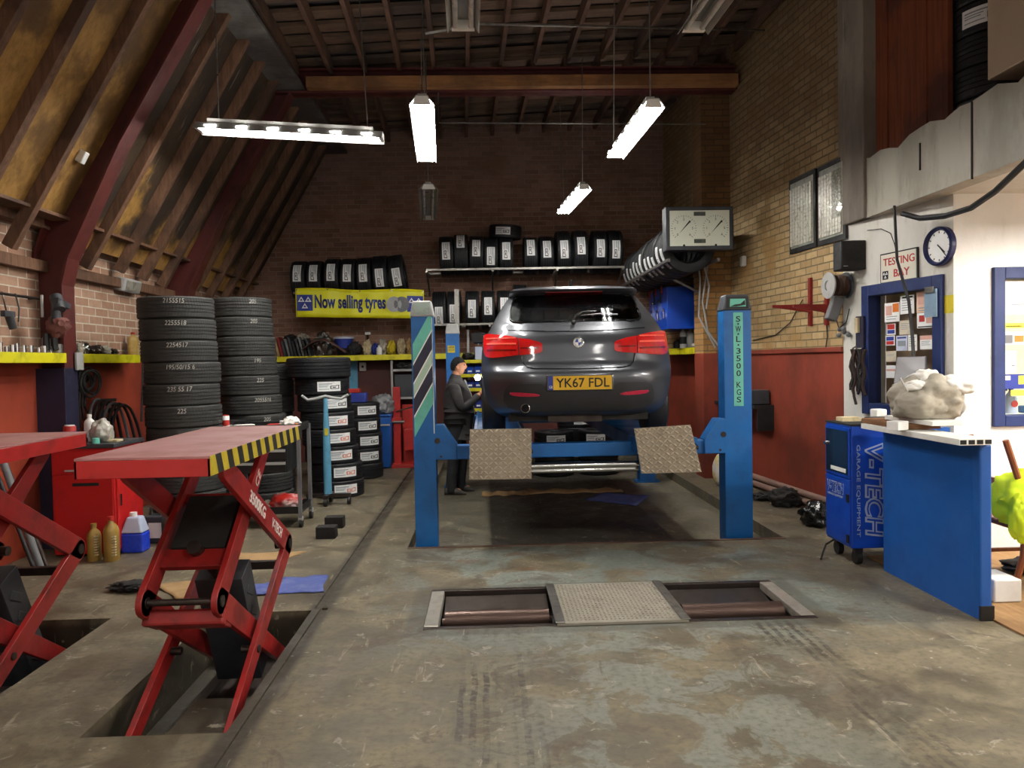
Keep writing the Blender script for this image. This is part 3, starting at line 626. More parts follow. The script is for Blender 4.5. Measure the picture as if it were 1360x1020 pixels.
# striped panel on the left-hand post
mb = MB(); xa, xb = -.638, -.466; zb, zt = .96, 1.98
def stripe(za, zc, m, off):
    s = (xb-xa)*1.75
    mb.prism([(xa, LY-.001, za), (xb, LY-.001, za+s), (xb, LY-.001, zc+s), (xa, LY-.001, zc)], (0, -off, 0), m)
zz = .95
for hh, m in ((.17, 1), (.02, 2), (.15, 0), (.02, 2), (.10, 3), (.02, 2), (.15, 0), (.02, 2), (.17, 1)):
    stripe(zz, zz+hh, m, .003); zz += hh
mb.box(xb-.004, xb+.004, LY-.004, LY, .98, 2.0, 2)
mb.build('striped_panel', [M['navy'], M['mint'], M['paper'], mat('pale_mint_vinyl', 'b3cdb6', .5, 0, '8fa890', .5, 9)], pl, smooth=0)
# toothed safety ladders
for nm, x, y in (('far', -.385, LYF+.10), ('near', -.50, LY+.10)):
    mb = MB(); ztop = 2.62 if nm == 'far' else 1.95; mb.box(x-.03, x+.03, y-.004, y+.004, .3, ztop); z = .4
    while z < ztop-.05:
        mb.box(x-.03, x+.03, y-.014, y-.004, z, z+.035); z += .075
    mb.build('safety_ladder', [M['steel']], fl, smooth=0)
mb = MB(); mb.box(-.52, -.42, LYF-.004, LYF, 1.74, 1.84); o = mb.build('warning_label', [M['hazyellow']], pf, smooth=0)
mb = MB(); mb.text('DANGER', (-.47, LYF-.005, 1.815), (1, 0, 0), (0, 0, 1), .08, .025).text('KEEP CLEAR', (-.47, LYF-.005, 1.775), (1, 0, 0), (0, 0, 1), .08, .018); mb.build('lettering', [M['ink']], o, smooth=0)
RZ = .885
for y in (LY+.03, LYF+.03):
    mb = MB(); mb.box(-.30, 2.06, y, y+.13, RZ-.145, RZ-.02); o = mb.build('cross_beam', [B], fl, smooth=0, bevel=.01)
    for sg, xe in ((1, -.46), (-1, 2.13)):
        mb = MB(); pts = [(xe, RZ+.17), (xe+sg*.075, RZ+.17), (xe+sg*.19, RZ-.01), (xe+sg*.19, RZ-.14), (xe, RZ-.14)]
        mb.prism([(x, y-.03, z) for x, z in pts], (0, .16, 0)); o2 = mb.build('carriage_bracket', [B], fl, smooth=0, bevel=.006)
        MB().cyl((xe+sg*.02, y-.036, RZ+.03), (xe+sg*.02, y-.028, RZ+.03), .025).build('bolt', [M['dsteel']], o2); MB().cyl((xe+sg*.05, y-.034, RZ-.11), (xe+sg*.05, y-.028, RZ-.11), .012, n=6).build('bolt', [M['dsteel']], o2)
RW = ((-.135, .385), (1.285, 1.805))
mf = lambda: None
def tread(mb, fn, nu, nv, w, h):
    for i in range(nu):
        for j in range(nv):
            u, v = (i+.5)/nu, (j+.5)/nv; a = .7 if (i+j) % 2 else -.7; c = fn(u, v)
            e1, e2 = fn(u+.001, v)-c, fn(u, v+.001)-c; e1.normalize(); e2.normalize(); nn = e1.cross(e2)
            p = e1*math.cos(a) + e2*math.sin(a); q = nn.cross(p)
            mb.hexa([c+p*w-nn*.001, c+q*h-nn*.001, c-p*w-nn*.001, c-q*h-nn*.001, c+p*w*.5+nn*.006, c+q*h*.5+nn*.006, c-p*w*.5+nn*.006, c-q*h*.5+nn*.006])
    return mb
M['plate'] = mat('checker_plate', '9d907c', .42, .35, '75695a', .5, 6)
M['treads'] = mat('polished_tread', 'c4b8a2', .3, .45, 'a4977f', .4, 9)
for k, (x0, x1) in enumerate(RW):
    mb = MB(); mb.box(x0, x1, 6.52, 10.9, RZ-.015, RZ).box(x0, x0+.012, 6.52, 10.9, RZ-.10, RZ-.015).box(x1-.012, x1, 6.52, 10.9, RZ-.10, RZ-.015).box(x0, x0+.03, 6.52, 10.9, RZ, RZ+.03).box(x1-.03, x1, 6.52, 10.9, RZ, RZ+.03)
    rw = mb.build('runway', [B], fl, smooth=0)
    if k == 0: cn = [P(623, 637, 6.44), P(706, 636, 6.44), P(706, 569, 6.48), P(624, 570, 6.48)]
    else: cn = [P(852, 629, 6.44), P(932, 627, 6.36), P(917, 564, 6.40), P(842, 569, 6.48)]
    fn = lambda u, v: (cn[0]*(1-u)+cn[1]*u)*(1-v) + (cn[3]*(1-u)+cn[2]*u)*v
    nn = (cn[1]-cn[0]).cross(cn[3]-cn[0]).normalized()
    mb = MB(); mb.prism(cn, -nn*.008); kf_ = len(mb.bm.faces); tread(mb, fn, 13, 11, .030, .010); mb.bm.faces.ensure_lookup_table()
    for f_ in mb.bm.faces[kf_:]: f_.material_index = 1
    mb.build('ramp_flap', [M['plate'], M['treads']], rw, smooth=0)
    mb = MB(); mb.cyl((x0, 6.51, RZ-.05), (x1, 6.51, RZ-.05), .018); mb.build('hinge_rod', [M['dsteel']], rw)
mb = MB(); mb.box(.385, 1.285, 6.56, 6.72, .665, .70); mb.cyl((.34, 6.56, .70), (1.30, 6.56, .70), .028, n=16).cyl((.34, 6.58, .655), (1.30, 6.58, .655), .022, n=16)
mb.build('jacking_bar', [M['chrome']], fl)
M['endsteel'] = mat('worn_pale_steel', 'a39e93', .4, .5, '7a7266', .5, 7)
# ================================================================== BRAKE TESTER SUNK IN THE LANE
x0, x1, y0, y1 = BRK
bt = thing('brake_tester', 'roller brake tester sunk in the floor with a checker plate cover between its rollers', 'brake tester', ((x0+x1)/2, (y0+y1)/2, -.16))
mb = MB(); f = .045
mb.box(x0+.001, x1-.001, y0+.001, y0+f, -.10, .004).box(x0+.001, x1-.001, y1-f, y1-.001, -.06, .004); mb.build('frame', [M['dsteel']], bt, smooth=0, bevel=.003)
for xa in (x0+.001, x1-.091): MB().box(xa, xa+.09, y0+f, y1-f, -.05, .006).build('end_plate', [M['endsteel']], bt, smooth=0, bevel=.006)
xc0, xc1 = .40, 1.20
for xa, xb in ((x0+.10, xc0-.01), (xc1+.01, x1-.10)):
    for y in (y0+.29,):
        mb = MB(); mb.cyl((xa+.02, y, -.05), (xb-.02, y, -.05), .065, n=28).cyl((xa, y, -.06), (xb, y, -.06), .03); mb.build('roller', [M['roller'] if 'roller' in M else mat('rusty_roller', '5d4a42', .38, .7, '3a2a24', .6, 4, .3, 140, grain=(.2, 1, 1))], bt)
    mb = MB(); mb.hexa([(xa, y0+.42, -.10), (xb, y0+.42, -.10), (xb, y1-.06, -.05), (xa, y1-.06, -.05), (xa, y0+.42, -.08), (xb, y0+.42, -.08), (xb, y1-.06, -.03), (xa, y1-.06, -.03)]); mb.build('lifting_plate', [M['dsteel']], bt, smooth=0)
    mb = MB(); mb.box(xa, xb, y0+f, y0+.13, -.09, -.03); mb.build('front_rail', [M['dsteel']], bt, smooth=0)
M['cover'] = mat('steel_cover', 'a29c8e', .42, .45, '837c70', .5, 5)
mb = MB(); mb.box(xc0, xc1, y0-.01, y1-.005, .003, .018); tread(mb, lambda u, v: V((xc0+.06+u*(xc1-xc0-.12), y0+.02+v*(y1-y0-.05), .018)), 26, 20, .011, .004)
cv = mb.build('cover_plate', [M['cover']], bt, smooth=0)
mb = MB(); mb.box(xc0-.01, xc0+.05, y0-.01, y1-.005, .018, .026); mb.build('cover_edge', [M['steel']], cv, smooth=0, bevel=.004); MB().box(xc1-.05, xc1+.01, y0-.01, y1-.005, .018, .026).build('cover_edge', [M['steel']], cv, smooth=0, bevel=.004)

lip = MB().box(REC[0], REC[1], REC[2]-.045, REC[2]+.004, -.05, .004).build('kerb_angle', [mat('rusty_edge_angle', '6a5244', .6, .3, '4a3428', .7, 4)], smooth=0, base=False); lip['kind'] = 'structure'
# ================================================================== THE CAR (x across, y forward from the rear bumper, z up from the tyres' foot)
car = thing('car', 'dark grey metallic hatchback with plate YK67 FDL raised on the blue lift', 'car', (.775, 6.32, RZ+.001), -math.radians(2.2))
def ip(tab, z):
    if z <= tab[0][0]: return tab[0][1:]
    if z >= tab[-1][0]: return tab[-1][1:]
    i = max(k for k in range(len(tab)) if tab[k][0] <= z)
    p1, p2 = tab[i], tab[i+1]; p0 = tab[max(i-1, 0)]; p3 = tab[min(i+2, len(tab)-1)]
    h = p2[0]-p1[0]; k = (z-p1[0])/h; out = []
    for j in range(1, len(p1)):
        d = (p2[j]-p1[j])/h
        dl = (p1[j]-p0[j])/(p1[0]-p0[0]) if p1 is not p0 else d; dr = (p3[j]-p2[j])/(p3[0]-p2[0]) if p3 is not p2 else d
        m1 = 0 if dl*d <= 0 else 2*dl*d/(dl+d); m2 = 0 if dr*d <= 0 else 2*dr*d/(dr+d)
        out.append((1+2*k)*(1-k)**2*p1[j] + k*(1-k)**2*h*m1 + k*k*(3-2*k)*p2[j] + k*k*(k-1)*h*m2)
    return tuple(out)
#       z     half-w  rear   front  corner depth
SEC = [(.24, .70, .22, 4.15, .12), (.29, .78, .10, 4.24, .20), (.36, .835, .045, 4.29, .26), (.46, .865, .012, 4.32, .29), (.56, .880, .0, 4.32, .30), (.62, .885, .012, 4.30, .31), (.655, .886, .05, 4.28, .30), (.70, .885, .085, 4.22, .30),
       (.78, .880, .10, 4.10, .32), (.86, .868, .115, 3.95, .34), (.92, .850, .14, 3.6, .35), (.97, .812, .18, 3.15, .32), (1.00, .788, .215, 2.98, .28), (1.04, .765, .25, 2.88, .25), (1.12, .722, .345, 2.70, .23), (1.20, .675, .44, 2.52, .22),
       (1.28, .625, .54, 2.34, .21), (1.305, .607, .565, 2.28, .20), (1.325, .598, .46, 2.24, .10), (1.345, .585, .44, 2.18, .10), (1.365, .565, .50, 2.10, .12), (1.39, .53, .68, 1.98, .16), (1.41, .46, .95, 1.85, .2), (1.422, .30, 1.2, 1.7, .2)]
def sec(z): return ip(SEC, z)
def warp(x, y, z):
    g = 1.0
    if z < 1.0: g -= .075*max(0, (.80-y)/.80)**1.6 * (1 if z < .9 else (1.0-z)/.1)
    g *= .955
    if y > 3.5: g -= .16*((y-3.5)/.82)**2
    return V((x*g, y, z))
def yrear(x, z):
    w, r, f, c = sec(z); k = min(1, abs(x)/w); return r + c*k**4.2
def rear(x, z, off=0.):
    y = yrear(x, z); p = warp(x, y, z); e = .004
    if off:
        a = warp(x+e, yrear(x+e, z), z) - warp(x-e, yrear(x-e, z), z); b = warp(x, yrear(x, z+e), z+e) - warp(x, yrear(x, z-e), z-e)
        n = b.cross(a); n.normalize()
        if n.y > 0: n = -n
        p = p + n*off
    return p
def xside(y, z):
    w, r, f, c = sec(z); return w
def side(y, z, sg, off=0.): p = warp(xside(y, z), y, z); p.x = sg*(p.x + off); return p
def paint():
    t = NT('graphite_metallic_paint'); n = t.noise(t.obj(), 900, 2, .5); vo = t.n('TexVoronoi'); vo.inputs['Scale'].default_value = 110; t.l(t.obj(), vo.inputs['Vector'])
    drops = t.math('MULTIPLY', t.ramp(vo.outputs['Distance'], .0, .32, 1., 0.), t.ramp(t.noise(t.obj(), 5, 3), .5, .62))
    b = t.bsdf(t.mix(t.ramp(n, .3, .7), lin('404247'), lin('515358')), .36, .55, drops, .12, .002, coat=.55); b.inputs['Coat Roughness'].default_value = .09; return t.m
M['paint'] = paint()
M['carblack'] = mat('gloss_black_trim', '0f0f10', .2); M['cardark'] = mat('dark_bumper_plastic', '2b2b2d', .5, 0, '202022', .4, 6)
M['carglass'] = glassy('wet_tinted_glass', (.30, .33, .31), True); M['sideglass'] = glassy('tinted_glass', (.2, .22, .21))
M['tailred'] = mat('red_lamp_lens', 'd01a1a', .12, 0, '8a0c0c', .5, 14, coat=1.); M['tailred2'] = mat('deep_red_lens', '7a0d10', .15, 0, '4d0709', .4, 10, coat=1.)
M['lampglow'] = mat('pale_red_light_guide', 'ff6a55', .2, 0, 'd83a2e', .4, 20, coat=1.)
NX, NS, NF = 24, 34, 12
def ringpts(z):
    w, r, f, c = sec(z); pts = []
    for i in range(NX+1):
        x = -w*math.cos(PI*i/NX) if i not in (0, NX) else (-w if i == 0 else w)
        pts.append(warp(x, yrear(x, z), z))
    ya = r + c; yb = f - .35
    for i in range(1, NS): pts.append(warp(w, ya + (yb-ya)*i/NS, z))
    for i in range(NF+1):
        x = w*math.cos(PI*i/NF); pts.append(warp(x, f - .35*(abs(x)/w)**3, z))
    for i in range(1, NS): pts.append(warp(-w, yb + (ya-yb)*i/NS, z))
    return pts
zs = []
for a, b in zip(SEC, SEC[1:]):
    n = max(1, round((b[0]-a[0])/.014))
    zs += [a[0] + (b[0]-a[0])*k/n for k in range(n)]
zs.append(SEC[-1][0])
mb = MB(); mb.rings([ringpts(z) for z in zs])
kill = []
AX = (.80, 3.49)
for f in mb.bm.faces:
    c = f.calc_center_median()
    w, r, fr, cc = sec(c.z)
    if len(f.verts) > 4: continue
    if 1.06 < c.z < 1.285 and abs(c.x) < .52 and c.y < r + .1: kill.append(f)
    elif 1.02 < c.z < 1.29 and abs(abs(c.x) - w) < .03 and .95 < c.y < fr - .5: kill.append(f)
    elif 1.03 < c.z < 1.30 and abs(c.x) < w*.8 and c.y > fr - .3: kill.append(f)
    elif c.z < .62 and abs(c.x) > .6 and any((c.y-a)**2 + (c.z-.31)**2 < .345**2 for a in AX) : kill.append(f)
bmesh.ops.delete(mb.bm, geom=kill, context='FACES')
mb.build('body', [M['paint']], car, local=True, smooth=50)
def patch(name, rows, mats, off=.004, nx=14, th=.012, parent=car, fn=rear, mf=None, smooth=50):
    mb = MB(); top = []; 
    for z, xa, xb in rows: top.append([fn(xa + (xb-xa)*i/nx, z, off) for i in range(nx+1)])
    n = len(top); bm = mb.bm; A = [[bm.verts.new(p) for p in r] for r in top]
    Bk = [[bm.verts.new(fn(xa + (xb-xa)*i/nx, z, off-th)) for i in range(nx+1)] for z, xa, xb in rows]
    for i in range(n-1):
        for j in range(nx):
            m = mf(rows[i][0], j/nx) if mf else 0
            mb.face([A[i][j], A[i][j+1], A[i+1][j+1], A[i+1][j]], m); mb.face([Bk[i][j], Bk[i+1][j], Bk[i+1][j+1], Bk[i][j+1]], m)
    for i in range(n-1):
        for j in (0, nx): mb.face([A[i][j], A[i+1][j], Bk[i+1][j], Bk[i][j]])
    for i in (0, n-1):
        for j in range(nx): mb.face([A[i][j], A[i][j+1], Bk[i][j+1], Bk[i][j]])
    return mb.build(name, mats, parent, local=True, smooth=smooth)
def xpatch(name, cols, mats, off=.006, nz=8, th=.02, parent=car, mf=None):
    f2 = lambda z, x, o: rear(x, z, o)
    return patch(name, cols, mats, off, nz, th, parent, f2, mf)
# tailgate glass with its dark surround
def grow(rows, g): return [(z, a-g, b+g) for z, a, b in rows]
gl = [(1.045, -.50, .50), (1.055, -.565, .565), (1.075, -.595, .595), (1.12, -.592, .592), (1.18, -.582, .582), (1.24, -.568, .568), (1.275, -.555, .555), (1.293, -.53, .53), (1.30, -.47, .47)]
mb = MB(); edge = [rear(a, z, .005) for z, a, b in gl] + [rear(b, z, .005) for z, a, b in gl[::-1]]
mb.tube(edge + [edge[0]], .011, n=6); mb.build('window_seal', [M['carblack']], car, local=True)
patch('rear_window', gl, [M['carglass']], .006, 20, .004)
patch('high_brake_light', [(1.308, -.27, .27), (1.322, -.265, .265)], [M['tailred2']], .006)
# tail lamps: an outer and an inner lens on each side
for sg in (-1, 1):
    o = xpatch('tail_light', [(sg*x, lo, hi) for x, lo, hi in ((.555, .768, .912), (.60, .762, .925), (.66, .757, .936), (.72, .752, .946), (.78, .748, .955), (.82, .75, .958), (.845, .765, .955), (.855, .80, .945))], [M['tailred']], .012, 8, .03)
    xpatch('inner_lens', [(sg*x, lo, hi) for x, lo, hi in ((.335, .80, .855), (.35, .785, .868), (.39, .778, .880), (.45, .772, .895), (.51, .768, .905), (.545, .766, .910))], [M['tailred']], .010, 8, .03, o)
    for lo, hi, dx in ((.80, .815, 0), (.855, .868, .015), (.905, .915, .03)):
        xpatch('light_guide', [(sg*x, lo + .02*(x-.57), hi + .02*(x-.57)) for x in (.57, .62, .68, .74, .79, .825)], [M['lampglow'] if hi > .86 else M['tailred2']], .0155, 2, .006, o)
    xpatch('light_guide', [(sg*x, .818, .830) for x in (.37, .43, .49, .535)], [M['tailred2']], .0135, 2, .006, o)
# seams, bumper panel, reflectors
def seam(pts, r=.0035, off=.001, name='seam', m='carblack'):
    mb = MB(); fine = []
    for (xa, za), (xb, zb) in zip(pts, pts[1:]): fine += [rear(xa + (xb-xa)*k/6, za + (zb-za)*k/6, off) for k in range(6)]
    fine.append(rear(*pts[-1], off)); mb.tube(fine, r, n=5); return mb.build(name, [M[m]], car, local=True)
seam([(-.53, .765), (-.515, .70), (-.48, .665), (-.42, .65), (0, .642), (.42, .65), (.48, .665), (.515, .70), (.53, .765)], .005, name='tailgate_seam')
seam([(-.62, .985), (-.3, .965), (0, .96), (.3, .965), (.62, .985)], .004, name='tailgate_crease')
lowr = [(.305, -.60, .60), (.33, -.665, .665), (.38, -.70, .70), (.44, -.70, .70), (.485, -.685, .685), (.515, -.66, .66), (.528, -.60, .60)]
def lower_fn(x, z, off):
    zc = z - (.05*max(0, min(1, (.36-abs(x))/.10)) if z > .45 else 0)*((z-.45)/.078)
    return rear(x, zc, off)
patch('lower_bumper', lowr, [M['cardark']], .005, 36, .012, fn=lower_fn)
for sg in (-1, 1): xpatch('bumper_reflector', [(sg*x, lo, hi) for x, lo, hi in ((.375, .428, .436), (.42, .422, .447), (.55, .424, .456), (.62, .432, .458), (.645, .445, .455))], [mat('red_reflector', 'c03048', .2)], .010, 4, .012)
# number plate
py = yrear(0, .53) - .012
mb = MB(); mb.box(-.262, .262, py, py+.008, .473, .587, 0); mb.box(-.262, -.222, py-.001, py, .473, .587, 1)
npz = mb.build('number_plate', [M['plateyellow'], M['mblue']], car, local=True, smooth=0)
mb = MB(); mb.box(-.28, .28, py+.004, py+.05, .462, .60); mb.build('plate_holder', [M['paint']], car, local=True, bevel=.01)
mb = MB(); mb.text('YK67 FDL', (.022, py-.0015, .531), (1, 0, 0), (0, 0, 1), .44, .079, depth=.001, bold=.012); mb.build('lettering', [M['ink']], npz, local=True, smooth=0)
mb = MB(); mb.text('GB', (-.242, py-.0025, .497), (1, 0, 0), (0, 0, 1), .028, .022, depth=.001); mb.build('lettering', [M['paper']], npz, local=True, smooth=0)
# round badge
by, bz = yrear(0, .865) - .004, .865; ax = V((0, -1, .16)).normalized()
mb = MB(); mb.lathe([(.046, -.004), (.046, .006), (.041, .009), (.0405, .006)], (0, by, bz), ax, 32); bd = mb.build('badge', [M['chrome']], car, local=True)
mb = MB(); mb.lathe([(.041, 0), (.041, .006), (.026, .006), (.026, 0)], (0, by, bz), ax, 32); mb.build('badge_ring', [M['carblack']], bd, local=True)
mb = MB(); e1 = V((1, 0, 0)); e2 = e1.cross(ax) * -1; c0 = V((0, by, bz)) + ax*.0065
for k in range(4):
    pts = [c0] + [c0 + e1*math.cos(PI/2*k + PI/2*i/8)*.027 + e2*math.sin(PI/2*k + PI/2*i/8)*.027 for i in range(9)]
    mb.prism(pts, ax*.001, k % 2)
mb.build('badge_quarters', [M['white'], M['mblue']], bd, local=True, smooth=0)
# exhaust, wiper, aerial, mirrors
mb = MB(); mb.lathe([(.036, 0), (.038, -.02), (.034, -.022), (.030, -.012), (.029, .12), (.036, .12)], (-.455, .035, .325), (0, 1, 0), 24, closed=True); mb.build('exhaust_pipe', [M['chrome']], car, local=True)
mb = MB(); mb.cyl((-.455, .10, .325), (-.455, .40, .325), .03); mb.build('exhaust_bore', [M['dark']], car, local=True)
def gp(x, z, o): return rear(x, z, o)
mb = MB(); mb.tube([gp(-.03, 1.03, .02), gp(-.01, 1.07, .03), gp(.06, 1.105, .035), gp(.18, 1.112, .032)], [.014, .012, .009, .007], n=6); mb.tube([gp(.03, 1.082, .02), gp(.2, 1.098, .018), gp(.38, 1.092, .016)], .006, n=6); mb.ball(gp(-.03, 1.025, .018), .02, 6); mb.build('rear_wiper', [M['carblack']], car, local=True)
mb = MB(); mb.prism([(-.012, .80, 1.405), (-.012, .98, 1.41), (-.008, .84, 1.46), (-.008, .80, 1.465)], (.02, 0, 0)); mb.build('roof_aerial', [M['carblack']], car, local=True, bevel=.004)
for sg in (-1, 1):
    mb = MB(); lump(mb, (sg*.955, 2.66, 1.00), (.105, .06, .075), .05, 1, 3); o = mb.build('door_mirror', [M['carblack']], car, local=True)
    mb = MB(); mb.bar((sg*.78, 2.66, .965), (sg*.93, 2.66, .955), .05, .03); mb.build('mirror_stalk', [M['carblack']], o, local=True)
    mb = MB(); mb.grid(lambda u, v: V((sg*(.875+.16*u), 2.598, .945+.11*v)), 2, 2); mb.build('mirror_glass', [M['carblack']], o, local=True)
# side and front glass
for sg in (-1, 1):
    fn = lambda y, z, o: side(y, z, sg, o)
    patch('side_window', [(1.015, .92, 2.75), (1.10, .92, 2.60), (1.20, .94, 2.40), (1.275, 1.0, 2.22), (1.30, 1.15, 2.1)], [M['sideglass']], .004, 12, .005, fn=fn)
    mb = MB(); mb.tube([side(1.72, z, sg, .006) for z in (1.0, 1.1, 1.2, 1.3)], .02, n=6); mb.build('door_pillar', [M['carblack']], car, local=True)
    mb = MB(); mb.tube([side(1.70, z, sg, .002) for z in (.35, .5, .7, .9, 1.0)], .004, n=5).tube([side(2.85, z, sg, .002) for z in (.35, .5, .7, .9, 1.0)], .004, n=5).tube([side(y, .34, sg, .002) for y in (1.25, 1.8, 2.85)], .004, n=5)
    mb.build('door_seam', [M['carblack']], car, local=True)
    for y in (1.95, 1.30): MB().bar(side(y-.1, .86, sg, .015), side(y+.1, .86, sg, .015), .02, .025).build('door_handle', [M['paint']], car, local=True, bevel=.006)
def front(x, z, o):
    w, r, f, c = sec(z); return warp(x, f - .35*(abs(x)/w)**3 + o, z)
patch('windscreen', [(1.02, -.66, .66), (1.12, -.60, .60), (1.22, -.55, .55), (1.31, -.48, .48)], [M['sideglass']], .006, 14, .004, fn=front)
# cabin
mb = MB(); mb.box(-.66, .66, .55, 3.2, .42, .50).box(-.60, .60, .42, .95, .86, .90).box(-.62, .62, 2.75, 3.0, .80, .98); mb.build('cabin_floor', [M['dark']], car, local=True, smooth=0)
for x, y in ((-.36, 2.0), (.36, 2.0), (-.36, 1.12), (.36, 1.12), (0, 1.1)):
    mb = MB(); mb.bar((x, y+.04, .52), (x, y-.12, 1.04), .46, .10, up=(0, 1, .3)); o = mb.build('seat_back', [M['cardark']], car, local=True, bevel=.03)
    mb = MB(); mb.obox((x, y-.14, 1.13), (.24, .09, .15)); mb.build('head_rest', [M['cardark']], o, local=True, bevel=.03)
# wheels, with dark arch liners, and the underside
for sg in (-1, 1):
    for y in AX:
        xo = sg*.84; xi = sg*.635
        mb = MB(); mb.lathe([(.20, 0), (.26, .0), (.305, .02), (.315, .05), (.315, .155), (.305, .185), (.26, .205), (.20, .205)], (xi, y, .315), (sg, 0, 0), 36); o = mb.build('wheel', [M['rubber']], car, local=True)
        mb = MB(); mb.lathe([(.215, .205), (.21, .19), (.06, .17), (.0, .175)], (xi, y, .315), (sg, 0, 0), 30)
        for k in range(10):
            a = 2*PI*k/10; mb.bar(V((xi+sg*.19, y, .315)), V((xi+sg*.198, y + .205*math.cos(a), .315 + .205*math.sin(a))), .03, .02, up=(1, 0, 0))
        mb.build('rim', [M['ltgrey']], o, local=True)
mb = MB(); mb.box(-.60, .60, .25, 4.1, .20, .40)
mb.build('underside', [M['dark']], car, local=True, smooth=0)
mb = MB(); mb.bar((-.7, .80, .30), (.7, .80, .30), .10, .09); mb.box(-.26, .20, .22, .60, .19, .27).cyl((-.455, .3, .30), (-.30, .45, .28), .06).tube([(-.6, .75, .22), (-.2, .65, .21), (.3, .65, .21), (.6, .75, .22)], .03)
mb.build('rear_axle', [M['dsteel']], car, local=True, smooth=0)
# ================================================================== TYRES
def tyremat(name, c, c2, rough):
    t = NT(name); o = t.obj(); sp = t.n('SeparateXYZ'); t.l(o, sp.inputs[0])
    g = t.n('TexGradient'); g.gradient_type = 'RADIAL'; t.l(o, g.inputs[0])
    zig = t.math('MULTIPLY', t.math('ABSOLUTE', sp.outputs[2]), 9.0)
    s = t.math('SINE', t.math('MULTIPLY', t.math('ADD', t.math('MULTIPLY', g.outputs['Fac'], 11.0), t.math('MULTIPLY', zig, .12)), 2*PI*7))
    h = t.ramp(s, -.2, .25); n = t.noise(o, 7, 5, .65)
    col = t.mix(t.ramp(n, .42, .7, 0, .6), lin(c), lin(c2))
    t.bsdf(col, rough, 0, h, .35, .004, spec=.4); return t.m
M['tyrenew'] = tyremat('new_tyre_rubber', '17181a', '202124', .5); M['tyreworn'] = tyremat('old_tyre_rubber', '343432', '232322', .65)
M['sticker'] = mat('sticker_white', 'e9e9e6', .45); M['stickgrey'] = mat('sticker_grey_print', '8f969c', .5); M['stickor'] = mat('sticker_orange_print', 'd8683a', .5)
_ty = {}
def tyre_mesh(R, W, k):
    key = (R, W, k)
    if key in _ty: return _ty[key]
    h = W/2; prof = [(R*.62, -h*.72), (R*.66, -h*.92), (R*.76, -h), (R*.90, -h*.995), (R*.965, -h*.96), (R*.992, -h*.84)]
    gr = .007 if k == 'new' else .005
    for c in (-.48, -.16, .16, .48):
        prof += [(R*(1-.012*abs(c)), h*(c-.055)), (R-gr-.003, h*(c-.04)), (R-gr-.003, h*(c+.04)), (R*(1-.012*abs(c)), h*(c+.055))]
    prof += [(R*.992, h*.84), (R*.965, h*.96), (R*.90, h*.995), (R*.76, h), (R*.66, h*.92), (R*.62, h*.72), (R*.60, h*.3), (R*.60, -h*.3)]
    mb = MB(); mb.lathe(prof, n=44, closed=True); o = mb.build('tyre', [M['tyrenew' if k == 'new' else 'tyreworn']], base=False, smooth=28); _ty[key] = o.data; bpy.data.objects.remove(o); return _ty[key]
def sticker_mesh(R, W, pr, L=.29, wf=.56, v=0):
    key = (R, W, pr, L, v)
    if key in _ty: return _ty[key]
    mb = MB(); h = W/2*wf; A = L/R
    def q(a, z, r): return V(((R+r)*math.cos(a), (R+r)*math.sin(a), z))
    def arc(a0, a1, z0, z1, r, m, n=6):
        mb.grid(lambda u, v_: q(a0+(a1-a0)*u, z0+(z1-z0)*v_, r), n, 1, m)
    arc(-A/2, A/2, -h, h, .0015, 0, 8)
    arc(-A*.44, A*.10, h*.45, h*.62, .0025, 1); arc(-A*.44, -A*.05, h*.15, h*.27, .0025, 1); arc(-A*.44, -A*.1, -h*.12, 0, .0025, 1); arc(-A*.44, -A*.02, -h*.62, -h*.5, .0025, 1)
    # car-shaped mark
    for a0, a1, z0, z1 in ((.02, .42, -.55, -.42), (.02, .06, -.55, .1), (.02, .30, .02, .14), (.28, .44, .14, .26), (.38, .42, -.5, .2), (.12, .26, -.30, -.12)):
        arc(A*a0, A*a1, h*z0, h*z1, .0028, 2, 3)
    o = mb.build('sticker', [M['sticker'], M['stickgrey'], M['ink'] if pr != 'orange' else M['stickor']], base=False, smooth=0, noclean=True)
    _ty[key] = o.data; bpy.data.objects.remove(o); return _ty[key]
def tyre(label, c, R, W, k='new', rot=(0, 0, 0), sticker=None, phi=-90, group=None, L=.29):
    o = link('tyre', tyre_mesh(R, W, k)); o.location = c; o.rotation_euler = rot; tag(o, label, 'tyre', group)
    if sticker:
        s = link('sticker', sticker_mesh(R, W, sticker, L), o, True); s.rotation_euler = (0, 0, math.radians(phi))
    return o
M['chalk'] = mat('chalk', 'b9b6ae', .9)
def chalk(o, R, txt, phi):                                             # size chalked on the tread
    me = text_mesh(txt, .001, .15, .004).copy(); xs = [v.co.x for v in me.vertices]; ys = [v.co.y for v in me.vertices]; k = .045/(max(ys)-min(ys)); mb = MB()
    cx = (max(xs)+min(xs))/2; mb.addmesh(me, Matrix.Identity(4))
    for v in mb.bm.verts:
        a = math.radians(phi) + (v.co.x-cx)*k*.85/R; q = R + .0015 + v.co.z; v.co = V((q*math.cos(a), q*math.sin(a), (v.co.y - min(ys))*k + .035))
    mb.build('chalk_mark', [M['chalk']], o, local=True, smooth=0)
def of_stack(i, n):
    if i == n-1: return 'topmost'
    if i == 0: return 'lowest'
    j = n-1-i
    return ORD[j] + ' from top'
rt = random.Random(5)
